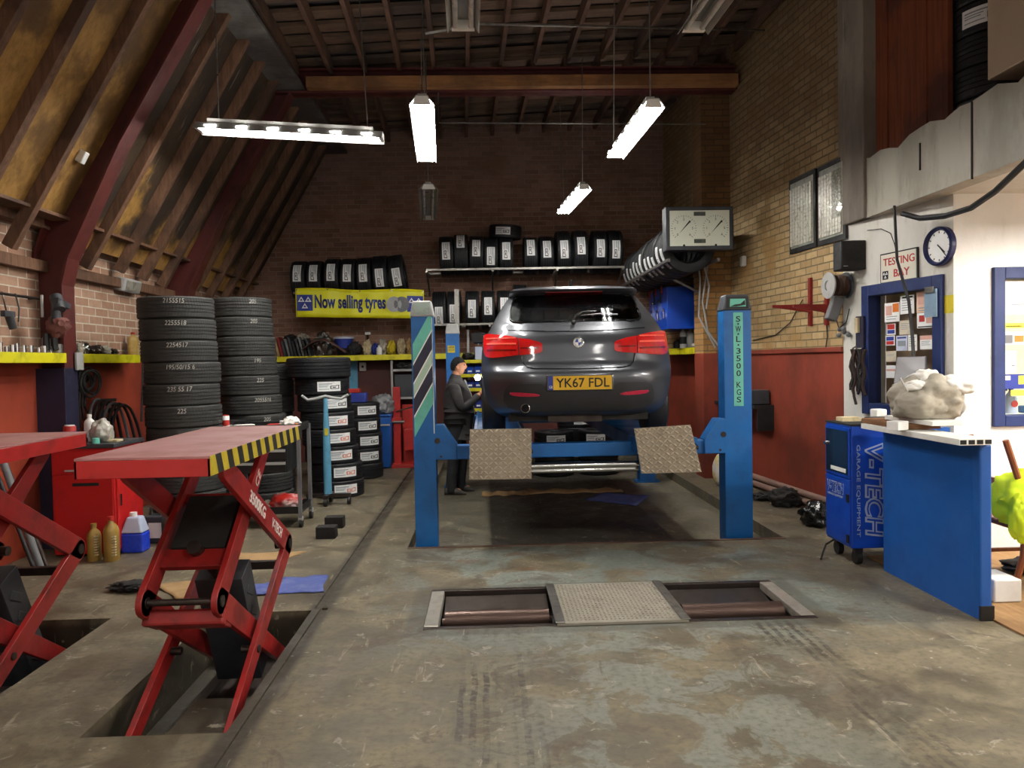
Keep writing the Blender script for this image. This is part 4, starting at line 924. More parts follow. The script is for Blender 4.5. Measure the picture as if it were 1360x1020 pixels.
def stack(n, R, W, base, xy, desc, k='worn', group=None, stick={}, jit=.012, big={}, chalks={}, phi_c=-72):
    z = base
    for i in range(n):
        x, y = xy(i/(n-1)); r, w = (big.get(n-1-i) or (R, W))
        z += w + .001
        st = stick.get(n-1-i)
        kind = ' with orange sticker' if st and st[0] == 'orange' else (' with white sticker' if st else '')
        tyre(f'{"worn" if k == "worn" else "new"} tyre{kind}, {of_stack(i, n)} of {desc}', (x + rt.uniform(-jit, jit), y + rt.uniform(-jit, jit), z - w/2), r, w, k, (0, 0, rt.uniform(0, 6) if not (st or chalks.get(n-1-i)) else 0), st[0] if st else None, st[1] if st else -90, group)
        if chalks.get(n-1-i): chalk(list(COL.objects)[-1], r, chalks[n-1-i], phi_c)
def lp(a, b): return lambda t: (b[0]*(1-t) + a[0]*t, b[1]*(1-t) + a[1]*t)       # a: top, b: bottom
c1, c1b = P(237, 450, 7.62), P(246, 560, 7.62)
stack(11, .352, .206, 0, lp((c1.x, 7.62), (c1b.x + .03, 7.62)), 'the tall tyre stack nearest the red wall', chalks={0: '2155515', 1: '2255518', 2: '2254517', 3: '195/50/15 6', 4: '235 55 17', 5: '225'}, group='worn tyres in the stack nearest the red wall')
c2, c2b = P(321, 450, 8.72), P(346, 600, 8.72)
stack(11, .330, .2135, 0, lp((c2.x, 8.72), (c2b.x+.02, 8.72)), 'the second tall tyre stack', chalks={0: '205', 1: '205', 3: '195', 4: '225', 5: '2055516', 6: '205'}, phi_c=-52, group='worn tyres in the second tall stack')
c3 = P(360, 520, 9.8); stack(8, .275, .203, 0, lp((c3.x, 9.8), (c3.x, 9.8)), 'the half hidden stack behind the tall ones', group='worn tyres in the half hidden stack')
c4, c4b = P(424, 490, 9.52), P(449, 640, 9.52)
stack(8, .325, .206, 0, lp((c4.x, 9.52), (c4b.x, 9.52)), 'the stack behind the blue stand', 'new', 'tyres in the stickered stack', {1: ('white', -62), 2: ('white', -50), 3: ('orange', -58), 4: ('orange', -56), 5: ('orange', -58), 6: ('orange', -58), 7: ('orange', -60)}, .01, {0: (.385, .245)})
c5 = P(477, 590, 11.0)
stack(5, .30, .212, 0, lp((c5.x, 11.0), (c5.x+.04, 11.0)), 'the stack by the blue bin', 'new', 'new tyres in the small stack', {0: ('white', -55), 1: ('white', -55), 2: ('white', -55), 3: ('white', -55)}, .008)
for px_, Y, n, d, st in ((735, 11.55, 3, 'the exhaust side stack under the car', {0: ('white', -88)}), (794, 11.6, 3, 'the middle stack under the car', {0: ('white', -105)}), (765, 12.22, 4, 'the farthest stack under the car', {0: ('white', -75)})):
    c = P(px_, 560, Y); stack(n, .30, .222, REC_Z, lp((c.x, Y), (c.x, Y)), d, 'new', 'new tyres stacked under the car', st, .003)
# racks
def standing(px_list, Y, zc, desc, R=.315, W=.205, sticker=True, tilts=None, group=None, phis=None, nouns=None):
    for i, u in enumerate(px_list):
        c = P(u, 400, Y); r = R[i] if isinstance(R, (list, tuple)) else R; tl = tilts[i] if tilts else rt.uniform(-.03, .03)
        ph = phis[i] if phis else -96 + rt.uniform(-12, 8)
        tyre(f'new tyre, {ORD[i]} from the {desc}', (c.x, Y, zc - .315 + r), r, W if not isinstance(W, (list, tuple)) else W[i], 'new', (0, PI/2 + tl, 0), 'white' if (sticker is True or (sticker and i in sticker)) else None, ph, group)
def rack(label, x0, x1, y0, y1, z, brackets, zwall=None):
    t = thing('tyre_rack', label, 'rack', ((x0+x1)/2, YB, z))
    for y in (y0, y1): MB().bar((x0, y, z), (x1, y, z), .035, .035).build('rail', [M['steel']], t, smooth=0, bevel=.003)
    for x in brackets: MB().bar((x, y0-.02, z-.03), (x, YB-.005, z-.03), .03, .03).bar((x, y0+.02, z-.03), (x, YB-.02, z-.34), .025, .025).build('bracket', [M['steel']], t, smooth=0)
    return t
Yr = 12.42; rx = lambda u, Y=12.2: P(u, 400, Y).x
rack('steel tyre rack on the back wall behind the yellow banner', rx(391), rx(562), 12.158, 12.682, 2.74, (rx(395), rx(475), rx(555)))
standing([401, 422, 445, 466, 487, 508, 530], Yr, 2.97, 'sloping timber wall, above the yellow banner', [.305, .305, .32, .32, .325, .34, .345], .225, True, [0, 0, .01, .02, -.04, -.05, -.13], 'tyres on the rack above the banner', [-108, -108, -105, -102, -100, -82, -82])
rack('long upper steel tyre rack on the back wall', rx(567), rx(829), 12.098, 12.622, 3.06, (rx(568), rx(655), rx(740), rx(826)))
zc = 3.30
standing([595, 614, 634, 653, 673, 705, 726, 748, 770, 795, 815], 12.36, zc, 'left end of the long upper rack', [.315, .33, .315, .305, .305, .30, .305, .345, .345, .345, .345], .222, True, None, 'tyres on the long upper rack', [-100, -128, -108, -84, -100, -112, -104, -92, -102, -94, -90])
c = P(671, 308, 12.36); tyre('new tyre lying flat on top of the others on the long upper rack', (c.x, 12.36, c.z - .01), .26, .21, 'new', (.05, .06, 0), 'white', -100, None, .24)
rack('lower steel tyre rack on the back wall, half hidden by the car', rx(563), rx(815), 12.098, 12.622, 2.20, (rx(566), rx(650), rx(740), rx(812)))
standing([584, 603, 627, 648, 669, 690, 711, 733, 755, 778, 800], 12.36, 2.43, 'left end of the lower rack behind the car', [.315, .315, .315, .315, .315, .36, .325, .325, .325, .325, .345], .215, {0, 1, 2, 3, 4}, None, 'tyres on the lower rack behind the car', [-72, -78, -92, -100, -98, -90, -90, -90, -90, -90, -90])
# rack standing out from the right-hand wall by the pier
t = thing('tyre_rack', 'steel tyre rack carried out from the brick pier below the dial display', 'rack', (2.55, 10.9, 2.80))
for x in (2.235, 2.845): MB().bar((x, 9.25, 2.79), (x, 12.6, 2.79), .035, .035).build('rail', [M['steel']], t, smooth=0)
for y in (10.3, 11.2, 12.3): MB().bar((2.30, y, 2.765), (xr(y)-.004 if not 10 < y < 10.5 else 2.878, y, 2.765), .03, .03).bar((2.36, y, 2.765), (xr(y)-.004, y, 2.3 if y < 10.5 else 2.69), .025, .025).build('bracket', [M['steel']], t, smooth=0)
for i in range(11):
    y = 9.55 + .255*i; r = (.335, .33, .34, .33, .325, .34, .335, .33, .325, .33, .335)[i]
    tyre(f'new tyre, {ORD[i]} from the near end of the rack beside the pier', (2.54, y, 2.66 + r), r, .222, 'new', (PI/2 + .05, 0, 0), 'white', 205 + rt.uniform(-14, 12), 'tyres on the rack beside the pier')
for i in range(6):
    tyre(f'large tyre{" with a white sticker" if i == 3 else ""}, {of_stack(i, 6)} of the gallery stack', (3.99, 5.84, 3.282 + .236*(i+.5)), .335, .235, 'new', (0, 0, 0), 'white' if i == 3 else None, 222, 'tyres stacked on the gallery', .36)
# ================================================================== RIGHT-HAND SIDE
RWN = V((-1, -.0874, 0)).normalized(); RWD = RWT.normalized()
def RWp(u, v, off=0.): return PL(u, v, RW0, RWT, off)
def panel(mb, a, b, z0, z1, n, t, m=0, off=0.):      # upright slab from a to b, thickness t towards n
    a, b = V((a.x, a.y, 0)) + n*off, V((b.x, b.y, 0)) + n*off
    mb.hexa([a + V((0, 0, z0)), b + V((0, 0, z0)), b + n*t + V((0, 0, z0)), a + n*t + V((0, 0, z0)), a + V((0, 0, z1)), b + V((0, 0, z1)), b + n*t + V((0, 0, z1)), a + n*t + V((0, 0, z1))], m); return mb
# dial display of the brake tester
y = 9.2; x0, x1 = P(884, 300, y).x, P(974, 300, y).x; z0, z1 = P(930, 332, y).z, P(930, 274, y).z
dd = thing('dial_display', 'large dark framed display box with two white dials, mounted high by the pier', 'display', ((x0+x1)/2, y+.1, z0))
mb = MB(); mb.box(x0, x1, y, y+.18, z0, z1); mb.build('housing', [M['dgrey']], dd, smooth=0, bevel=.012)
mb = MB(); mb.box(x0+.05, x1-.05, y-.006, y, z0+.05, z1-.05); fc = mb.build('dial_face', [mat('dial_white', 'd3d6c4', .4, 0, 'c3c7b2', .3, 3)], dd, smooth=0)
xm, zm = (x0+x1)/2, (z0+z1)/2; dx = (x1-x0)*.235; rr = (z1-z0)*.30
for sg in (-1, 1):
    c = V((xm + sg*dx, y-.007, zm)); mb = MB()
    for k in range(25):
        a = math.radians(225 - 270*k/24); L = .028 if k % 4 == 0 else .014; d = V((math.cos(a), 0, math.sin(a)))
        mb.bar(c + d*(rr-L), c + d*rr, .004, .002, up=(0, 1, 0))
    for k in range(7):
        a = math.radians(225 - 270*k/6); mb.text(str(k), c + V((math.cos(a), 0, math.sin(a)))*(rr-.05), (1, 0, 0), (0, 0, 1), None, .028)
    mb.build('dial_scale', [M['ink']], fc, smooth=0)
    a = math.radians(228); d = V((math.cos(a), 0, math.sin(a))); mb = MB(); q = V((-d.z, 0, d.x))
    mb.prism([c + d*rr*.9 + V((0, -.004, 0)), c - d*.05 + q*.013 + V((0, -.004, 0)), c - d*.05 - q*.013 + V((0, -.004, 0))] if False else [c - d*rr*.75 + q*.010, c - d*rr*.75 - q*.010, c + d*rr*.55], (0, -.004, 0)); mb.build('needle', [M['ink']], fc, smooth=0)
    MB().cyl((xm + sg*dx, y-.006, zm - .205), (xm + sg*dx, y-.014, zm - .205), .013).build('indicator_lamp', [M['ink']], fc)
for zz in (zm + .17, zm - .155): MB().box(xm-.07, xm+.07, y-.012, y-.005, zz-.024, zz+.024).build('digit_window', [mat('lcd_grey', '4c5148', .3)], fc, smooth=0)
mb = MB(); mb.box(x1-.10, x1+.06, y+.18, y+.26, z0+.05, z1-.06).bar((x1-.02, y+.2, zm), (xr(y+.9)-.01, 10.06, zm), .08, .06); mb.build('wall_bracket', [M['black']], dd, smooth=0)
for i, (pts) in enumerate(([(925, 334), (930, 370), (928, 420), (950, 462)], [(932, 334), (940, 352), (933, 400), (940, 440), (962, 470)], [(940, 336), (936, 356), (942, 380), (938, 410)])):
    mb = MB(); mb.tube([P(u, v, 10.0 - .05*i) for j, (u, v) in enumerate(pts)], .012, n=6); tag(mb.build('cable', [M['ltgrey']]), ('grey cable looping from the dial display down the pier, ' + ('left strand', 'long strand', 'short inner strand')[i]), 'cable')
M['foilrow'] = mat('pale_foil', 'd9d3c4', .3, .2, 'b5ad9c', .5, 20)
# framed charts, sensor, bracket, reel on the brick wall
for i, (ua, ub, va, vb, name) in enumerate(((1051, 1086, 232, 333, 'narrower framed foil chart of raised rows, high on the brick wall'), (1089, 1126, 214, 322, 'wider framed foil chart of raised rows, beside the grey column'))):
    a, b = RWp(ua, 280), RWp(ub, 280); zt, zb = RWp((ua+ub)/2, va).z, RWp((ua+ub)/2, vb).z
    t = thing('framed_chart', name, 'picture', V((a.x, a.y, zb)))
    mb = MB(); panel(mb, a, b, zb, zt, RWN, .025); mb.build('frame', [M['black']], t, smooth=0)
    d = (b-a); d.z = 0; L = d.length; d.normalize(); mb = MB(); panel(mb, a + d*.04, b - d*.04, zb+.05, zt-.05, RWN, .006, 0, .024); ch = mb.build('chart', [M['mesh_silver']], t, smooth=0)
    mb = MB(); nr, nc = 16, 8
    for r in range(nr):
        for c in range(nc):
            p = V((a.x, a.y, 0)) + d*(.075 + (L-.15)*c/(nc-1)) + RWN*.030 + V((0, 0, zb+.09+(zt-zb-.22)*r/(nr-1)))
            mb.obox(p, (L*.085, .03, .036), Matrix((d, RWN, V((0, 0, 1)))).transposed())
    mb.build('raised_pattern', [M['foilrow']], ch, smooth=0)
    mb = MB(); pa = V((a.x, a.y, 0)) + d*(L*.5) + RWN*.031 + V((0, 0, zt-.10)); 
    mb = MB(); panel(mb, a + d*.036, b - d*.036, zb+.046, zt-.046, RWN, .003, 0, .042); mb.build('glazing', [M['winglass']], t, smooth=0)
p = RWp(990, 347); o = MB().obox(p + RWN*.03, (.06, .10, .13)).build('sensor', [M['white']], bevel=.015); tag(o, 'small white alarm sensor on the brick wall near the pier', 'sensor')
t = thing('wall_bracket', 'dark red steel bracket with two uprights and long tapering arms on the brick wall', 'bracket', RWp(1085, 430))
for u, va, vb, L in ((1076, 369, 433, .42), (1098, 364, 432, .36)):
    a, b = RWp(u, va, .02), RWp(u, vb, .02); MB().bar(a, b, .045, .03, up=RWN).build('upright', [M['redpaint']], t, smooth=0)
    m_ = V((a.x, a.y, RWp(u, 408).z)); mb = MB(); e = m_ + RWN*L + V((0, 0, .01))
    mb.hexa([m_ + RWD*.015 + V((0, 0, -.06)), m_ - RWD*.015 + V((0, 0, -.06)), e - RWD*.012 + V((0, 0, -.012)), e + RWD*.012 + V((0, 0, -.012)), m_ + RWD*.015 + V((0, 0, .03)), m_ - RWD*.015 + V((0, 0, .03)), e - RWD*.012 + V((0, 0, .012)), e + RWD*.012 + V((0, 0, .012))])
    mb.build('arm', [M['redpaint']], t, smooth=0)
c = RWp(1126, 379); t = thing('cable_reel', 'wall mounted reel of brown cable with a pale round flange', 'reel', c)
mb = MB(); mb.lathe([(.03, .19), (.125, .19), (.128, .20), (.125, .205), (.05, .21), (.05, .195), (.03, .195)], c, RWN, 28); mb.build('flange', [M['ltgrey']], t)
mb = MB(); mb.lathe([(.05, .01), (.125, .01), (.125, .025), (.05, .025)], c, RWN, 28, closed=True); mb.build('flange', [M['dgrey']], t)
mb = MB(); mb.lathe([(.04, .02)] + [(.095 + .008*math.sin(k*PI*.9), .03 + .155*k/18) for k in range(19)] + [(.04, .19)], c, RWN, 24); mb.build('wound_cable', [mat('brown_cable', '4a3226', .6)], t)
mb = MB(); p = RWp(1108, 410, .10); mb.obox(p, (.10, .09, .24), Matrix.Rotation(.35, 3, 'Y')); o = mb.build('switch_box', [M['grey']], bevel=.01); tag(o, 'tilted grey box hanging below the cable reel', 'box')
for i, (pts, lab) in enumerate((([(1066, 398), (1060, 408), (1050, 428), (1030, 445), (1000, 452)], 'thin cable trailing over the bricks from the red bracket towards the lift post'), ([(1117, 398), (1111, 425), (1114, 436), (1124, 428), (1128, 410)], 'thin black lead hanging in a loop below the cable reel'), ([(1098, 432), (1099, 447), (1097, 460), (1098, 468)], 'short twisted lead hanging below the red bracket'))):
    tag(MB().tube([RWp(u, v, .015) for u, v in pts], .006, n=5).build('lead', [M['hose']]), lab, 'cable')
mb = MB(); p = RWp(1121, 445, .02)
for k in range(5): mb.ball(p + RWN*.03*(k % 2) + RWD*.04*(k-2) + V((0, 0, .03*((k*2) % 3))), .025, 5)
tag(mb.build('hook_cluster', [M['grey']]), 'cluster of grey fittings on the brick wall under the cable reel', 'fittings')
# loudspeaker
t = thing('loudspeaker', 'black loudspeaker mounted at the corner of the white wall', 'speaker', P(1135, 358, 7.1))
xa, xb = P(1117, 340, 7.05).x, P(1151, 340, 7.05).x; za, zb = P(1135, 358, 7.05).z, P(1135, 319, 7.05).z
mb = MB(); mb.box(xa, xb, 7.05, 7.22, za, zb); mb.build('cabinet', [M['black']], t, bevel=.01)
mb = MB(); mb.box(xa+.012, xb-.012, 7.044, 7.05, za+.012, zb-.012); mb.build('grille', [M['dark']], t, smooth=0)
mb = MB(); mb.box(xa+.02, xa+.06, 7.04, 7.045, za+.03, za+.036); mb.build('badge_strip', [M['ltgrey']], t, smooth=0)
mb = MB(); mb.box(xb, xb+.06, 7.12, 7.2, za+.02, zb-.02); mb.build('bracket', [M['ltgrey']], t, smooth=0)
# TESTING BAY sign
def W2rect(ua, ub, v): return s_of(W2p(ua, v)), s_of(W2p(ub, v))
s0, s1 = W2rect(1171.5, 1221, 350); zt, zb = W2p(1196, 333).z, W2p(1196, 374).z
t = thing('wall_sign', 'cream TESTING BAY sign with red capitals on the white wall', 'sign', W2((s0+s1)/2, zb))
mb = MB(); slab(mb, s0, s1, zb, zt, .003, .018); mb.build('sign_rim', [M['ink']], t, smooth=0)
mb = MB(); slab(mb, s0+.012, s1-.012, zb+.012, zt-.012, .010, .021); sf = mb.build('sign_face', [mat('sign_cream', 'dcd7c6', .5, 0, 'cbc5b2', .4, 4)], t, smooth=0)
wS, hS = s1-s0, zt-zb
mb = MB(); mb.text('TESTING', W2(s0+wS*.52, zb+hS*.70, .023), WT, (0, 0, 1), wS*.84, hS*.25, bold=.012); mb.build('lettering', [M['redink']], sf, smooth=0)
mb = MB(); mb.text('BAY', W2(s0+wS*.60, zb+hS*.30, .023), WT, (0, 0, 1), wS*.42, hS*.25, bold=.012); mb.build('lettering', [M['redink']], sf, smooth=0)
def mot(mb, c, right, up, nn, size, m0, m1):
    c, right, up, nn = V(c), V(right), V(up), V(nn)
    mb.prism([c + right*x*size/2 + up*y*size/2 for x, y in ((-1, -1), (1, -1), (1, 1), (-1, 1))], nn*.001, m0)
    def tri(x, y, s, flip=1):
        o = [(x-s, y-s*.62*flip), (x+s, y-s*.62*flip), (x, y+s*.95*flip)]; i = [(x-s*.45, y-s*.30*flip), (x+s*.45, y-s*.30*flip), (x, y+s*.40*flip)]
        O = [c + right*a*size + up*b*size + nn*.0012 for a, b in o]; I = [c + right*a*size + up*b*size + nn*.0012 for a, b in i]
        for k in range(3): mb.prism([O[k], O[(k+1) % 3], I[(k+1) % 3], I[k]], nn*.001, m1)
    tri(-.22, .19, .21); tri(.22, .19, .21); tri(0, -.22, .21)
mb = MB(); mot(mb, W2(s0+wS*.155, zb+hS*.27, .0215), WT, V((0, 0, 1)), WN, wS*.16, 0, 1); mb.build('three_triangle_mark', [M['ink'], M['paper']], sf, smooth=0)
# wall clock
s0, s1 = W2rect(1236, 1266, 327); c = W2((s0+s1)/2, W2p(1251, 327).z); R_ = .158
t = thing('wall_clock', 'round wall clock with dark blue rim on the white wall', 'clock', c)
mb = MB(); mb.lathe([(R_*.80, .02), (R_*.84, .045), (R_*.92, .055), (R_, .04), (R_, .0), (R_*.5, 0)], c, WN, 40); mb.build('rim', [M['navyrim'] if 'navyrim' in M else mat('navy_rim', '1c2350', .35)], t)
mb = MB(); mb.lathe([(.002, .012), (R_*.84, .012), (R_*.84, .022), (.002, .022)], c, WN, 36); cf = mb.build('face', [M['paper']], t)
mb = MB()
for k in range(12):
    a = PI/6*k; d = WT*math.sin(a) + V((0, 0, 1))*math.cos(a); mb.bar(c + WN*.024 + d*R_*.66, c + WN*.024 + d*R_*.76, .008, .002, up=WN)
mb.build('hour_marks', [M['ink']], cf, smooth=0)
for h, L, w in (((4+23/60)/12, .085, .010), (23/60, .115, .007)):
    a = 2*PI*h; d = WT*math.sin(a) + V((0, 0, 1))*math.cos(a); MB().bar(c + WN*.028 - d*.02, c + WN*.028 + d*L, w, .002, up=WN).build('hand', [M['ink']], cf, smooth=0)
# notices on the first window; papers printed with bars
def notice(label, pt, a0, a1, z0, z1, off, base, prints, name='notice', nn=None):
    mb = MB()
    def sl(p0, p1, q0, q1, o0, o1, m): mb.hexa([pt(p0, q0, o0), pt(p1, q0, o0), pt(p1, q0, o1), pt(p0, q0, o1), pt(p0, q1, o0), pt(p1, q1, o0), pt(p1, q1, o1), pt(p0, q1, o1)], m)
    sl(a0, a1, z0, z1, off, off+.002, 0); mats = [base]
    for (u0, u1, v0, v1, mm) in prints:
        if mm not in mats: mats.append(mm)
        sl(a0+(a1-a0)*u0, a0+(a1-a0)*u1, z0+(z1-z0)*v0, z0+(z1-z0)*v1, off+.002, off+.0028, mats.index(mm))
    return tag(mb.build(name, mats, smooth=0), label, 'poster')
T = lambda n=3, top=.5, m=None: [(.12, .85 - .1*(i % 2), top - .13*i - .04, top - .13*i, m or M['stickgrey']) for i in range(n)]
peach = mat('peach_paper', 'e6bd9f', .6, 0, 'efd8c8', .6, 8); beige = mat('beige_paper', 'cfc4ae', .7); bluew = mat('pale_blue_paper', 'c8d0e2', .6)
zx = lambda u: 1130 + u/5.1; zy = lambda v: 360 + v/5.1
for lab, (ua, ub, va, vb), base, pr in (
    ('notice with a pink picture at the upper left of the blue framed window', (197, 297, 215, 345), M['paper'], [(.1, .5, .35, .85, M['pink']), (.55, .95, .5, .95, M['orange'])] + T(2, .3)),
    ('white notice with a dark heading at the top of the blue framed window', (302, 395, 165, 290), M['paper'], [(.15, .9, .86, .95, M['ink'])] + T(5, .75)),
    ('peach coloured poster at the upper right of the blue framed window', (412, 525, 138, 280), peach, [(.1, .9, .4, .9, M['pink'])] + T(2, .25)),
    ('white notice with a red block mark and black footer on the window', (415, 540, 282, 385), M['paper'], [(.12, .42, .42, .85, M['redink']), (.05, .95, .05, .12, M['ink']), (.5, .95, .3, .95, M['pink'])]),
    ('beige letter in the middle of the blue framed window', (297, 375, 335, 430), beige, T(4, .8)),
    ('pale blue notice below the beige letter', (275, 350, 437, 540), bluew, [(.1, .9, .8, .9, M['mblue']), (.15, .85, .3, .65, M['stickgrey'])]),
    ('white notice beside the pale blue one, behind the black hanging lead', (355, 415, 432, 540), M['paper'], T(5, .85)),
    ('red and blue leaflet at the left edge of the window, upper one', (210, 270, 358, 432), M['paper'], [(.1, .9, .5, .95, M['redink']), (.1, .9, .1, .45, M['mblue'])]),
    ('blue and red leaflet at the left edge of the window, lower one', (203, 265, 438, 505), M['paper'], [(.1, .9, .5, .9, M['mblue']), (.1, .9, .1, .45, M['redink'])]),
    ('pink topped notice at the right of the window below the red block notice', (435, 515, 437, 530), M['paper'], [(0, 1, .7, 1, M['pink'])] + T(3, .6)),
    ('cream card low at the left of the window', (205, 275, 542, 615), beige, T(2, .7)),
    ('white and pink slip low at the left of the window, below the cream card', (208, 275, 640, 725), M['paper'], [(.0, 1, .55, .7, M['pink'])])):
    a, b = W2rect(zx(ua), zx(ub), zy((va+vb)/2)); notice(lab, W2, a, b, W2p(zx((ua+ub)/2), zy(vb)).z, W2p(zx((ua+ub)/2), zy(va)).z, -.05, base, pr)
s0, s1 = W2rect(1253, 1267, 403); notice('small yellow note stuck to the white wall beside the window', W2, s0, s1, W2p(1260, 416).z, W2p(1260, 392).z, .001, mat('note_yellow', 'd9c62c', .6), [])
t = thing('clipboard', 'pale blue clipboard hanging at the upper right of the window frame', 'clipboard', W2p(1243, 421, .045))
s0, s1 = W2rect(1235, 1251, 400); mb = MB(); slab(mb, s0, s1, W2p(1243, 421).z, W2p(1243, 384).z, .042, .055); mb.build('board', [mat('faded_blue_board', '7f9ab0', .6)], t, smooth=0)
mb = MB(); slab(mb, s0+.02, s1-.02, W2p(1243, 389).z, W2p(1243, 381).z, .055, .07); mb.build('clip', [M['steel']], t, smooth=0)
mb = MB(); s0, s1 = W2rect(1144, 1154, 440)
t = thing('leaflet_holder', 'dark blue leaflet holder with papers on the left of the window frame', 'holder', W2((s0+s1)/2, W2p(1150, 462).z, .05))
slab(mb, s0, s1, W2p(1149, 462).z, W2p(1149, 420).z, .042, .06); mb.build('holder_back', [M['navy']], t, smooth=0); MB().obox(W2((s0+s1)/2-.02, W2p(1147, 432).z, .07), (.02, .06, .14)).build('papers', [M['glove']], t, smooth=0)
# hanging cables
random.seed(11); bq = thing('cable_bundle', 'bundle of brown and black leads hanging from a hook left of the window', 'cables', W2p(1139, 545, .06))
for k in range(9):
    u = 1131 + k*2.1; mb = MB(); L = 520 + random.uniform(-20, 20); pts = [W2p(u + 2*math.sin(j*1.7+k), 464 + (L-464)*j/7, .03 + .02*(k % 3)) for j in range(8)]
    mb.tube(pts, .014, n=5); mb.build('lead', [M['hose'] if k % 2 else mat('brown_lead', '3a2720', .6)], bq)
MB().tube([W2p(1132, 470, .0), W2p(1133, 462, .05), W2p(1137, 460, .06), W2p(1139, 466, .06)], .008, n=5).build('hook', [M['steel']], bq)
lead = MB().tube([V((3.49, 6.44, 2.86)), V((3.49, 6.40, 2.4)), P(1207, 400, 6.33), P(1212, 450, 6.25), P(1214, 490, 6.15)], [.012, .012, .013, .014, .014], n=6).build('power_lead', [M['black']]); tag(lead, 'black lead hanging straight down from the gallery edge in front of the window', 'cable')
mb = MB(); mb.tube([PX(1199, 284, 3.47), PX(1222, 290, 3.46), PX(1255, 287, 3.45), PX(1290, 276, 3.45), PX(1322, 254, 3.45), PX(1362, 216, 3.45), PX(1400, 170, 3.46)], .022, n=8); tag(mb.build('power_cable', [M['black']]), 'thick black cable drooping below the grey edge of the gallery', 'cable')
tag(MB().tube([W2p(1152, 306, .01), W2p(1170, 304, .03), W2p(1183, 310, .03), W2p(1188, 324, .02), W2p(1190, 333, .01)], .004, n=5).build('wire', [M['hose']]), 'thin wire looping over the TESTING BAY sign', 'wire')
# shelf low on the red wall behind the lift post
t = thing('wall_shelf', 'small dark shelf low on the red wall behind the right lift post', 'shelf', RWp(1000, 540))
a, b = RWp(1028, 535), RWp(958, 535); z = RWp(1020, 537).z
mb = MB(); panel(mb, a, b, z-.04, z, RWN, .24); mb.build('shelf_board', [M['dark']], t, smooth=0)
mb = MB(); panel(mb, a - RWD*.0, a + RWD*.03, z-.30, z-.04, RWN, .2); mb.build('bracket', [M['dark']], t, smooth=0)
o = MB().obox(a + RWD*.20 + RWN*.12 + V((0, 0, z + .09 - a.z)), (.22, .26, .17)).build('box', [M['dgrey']], bevel=.01); tag(o, 'grimy grey box on the small shelf beside the right lift post', 'box')
q = P(948, 528, 8.95); t = thing('grease_tub', 'pale plastic tub lying on the small shelf just left of the right lift post', 'tub', q); q = V((xr(9.4)-.18, 9.4, z+.062))
mb = MB(); mb.cyl(q + V((-.1, 0, 0)), q + V((.08, 0, 0)), .058); mb.build('body', [M['rag']], t); MB().cyl(q + V((-.13, 0, 0)), q + V((-.1, 0, 0)), .062).build('lid', [M['white']], t)
# pipes and litter along the foot of the right wall
for k, (h, off) in enumerate(((.055, .07), (.13, .05))):
    a, b = V((xr(7.5)-off, 7.5, h)), V((xr(9.95)-off, 9.95, h)); tag(MB().cyl(a, b, .035).build('pipe', [mat('pink_grey_pipe', '8d6f62', .6, 0, '6a5147', .5)]), ('lower' if k == 0 else 'upper') + ' of two pipes along the foot of the right red wall', 'pipe')
def heap(name, label, cat, c, r, m, **kw):
    c = V(c); mb = MB(); lump(mb, V((c.x, c.y, c.z + r[2]*.8)), r, flat=c.z + .002, **kw); return tag(mb.build(name, [M[m] if isinstance(m, str) else m], smooth=70), label, cat)
M['binbag'] = mat('shiny_black_bag', '121414', .25)
g = G(1042, 672); heap('rag_heap', 'dark grimy rag heap by the pipes at the foot of the red wall', 'rags', (g.x, g.y, 0), (.16, .14, .11), 'dark', fold=.3, seed=4)
g = G(1086, 698); heap('bin_bag', 'shiny black bag on the floor next to the blue cabinet', 'bag', (g.x, g.y, 0), (.15, .17, .13), 'binbag', fold=.2, seed=6)
g = G(1072, 692); heap('crumpled_paper', 'crumpled white paper on the floor beside the shiny black bag', 'paper', (g.x, g.y, 0), (.07, .06, .035), 'whiterag', fold=.3, seed=8)
g = G(1018, 664); heap('rag_heap', 'small dark tangle of wire by the pipes behind the right lift post', 'rags', (g.x, g.y, 0), (.15, .10, .05), 'dark', fold=.4, seed=9)
g = G(958, 645); t = thing('sack', 'white and yellow sack on the floor half behind the right lift post', 'sack', (g.x, g.y, 0))
mb = MB(); lump(mb, (g.x, g.y, .19), (.11, .10, .21), .12, 1.5, 3, 3, flat=.002); mb.build('sack_body', [mat('sack_print', 'e3dccf', .5, 0, 'd9c41c', 1., 7)], t, smooth=80)
# glossy blue control cabinet on castors
cx0, cx1, cy0, cy1, cz0, cz1 = 2.75, 3.36, 5.70, 6.0, .13, 1.065
t = thing('control_cabinet', 'blue V-TECH lettered cabinet on castors standing behind the blue counter', 'cabinet', ((cx0+cx1)/2, (cy0+cy1)/2, 0)); cy1 = 6.13; cx1 = 3.30
mb = MB(); mb.box(cx0, cx1, cy0, cy1, cz0, cz1); mb.build('body', [M['cabblue']], t, smooth=0, bevel=.008)
mb = MB(); mb.box(cx0-.005, cx1+.005, cy0-.005, cy1+.005, cz1, cz1+.012); mb.build('top_sheet', [M['dark']], t, smooth=0)
mb = MB(); mb.box(cx0-.012, cx0, cy0+.012, cy1-.012, .66, 1.045); d1 = mb.build('upper_door', [M['cabblue']], t, smooth=0, bevel=.004)
MB().box(cx0-.016, cx0-.012, cy0+.035, cy1-.035, .685, 1.02).build('door_glass', [mat('smoked_glass', '1c2530', .08, 0, '141a22', .3)], d1, smooth=0)
MB().cyl((cx0-.035, cy1-.045, .90), (cx0-.012, cy1-.045, .90), .014).build('knob', [M['chrome']], d1)
MB().box(cx0-.02, cx0-.0165, cy0+.06, cy1-.12, .70, .73).build('paper_slip', [M['paper']], d1, smooth=0)
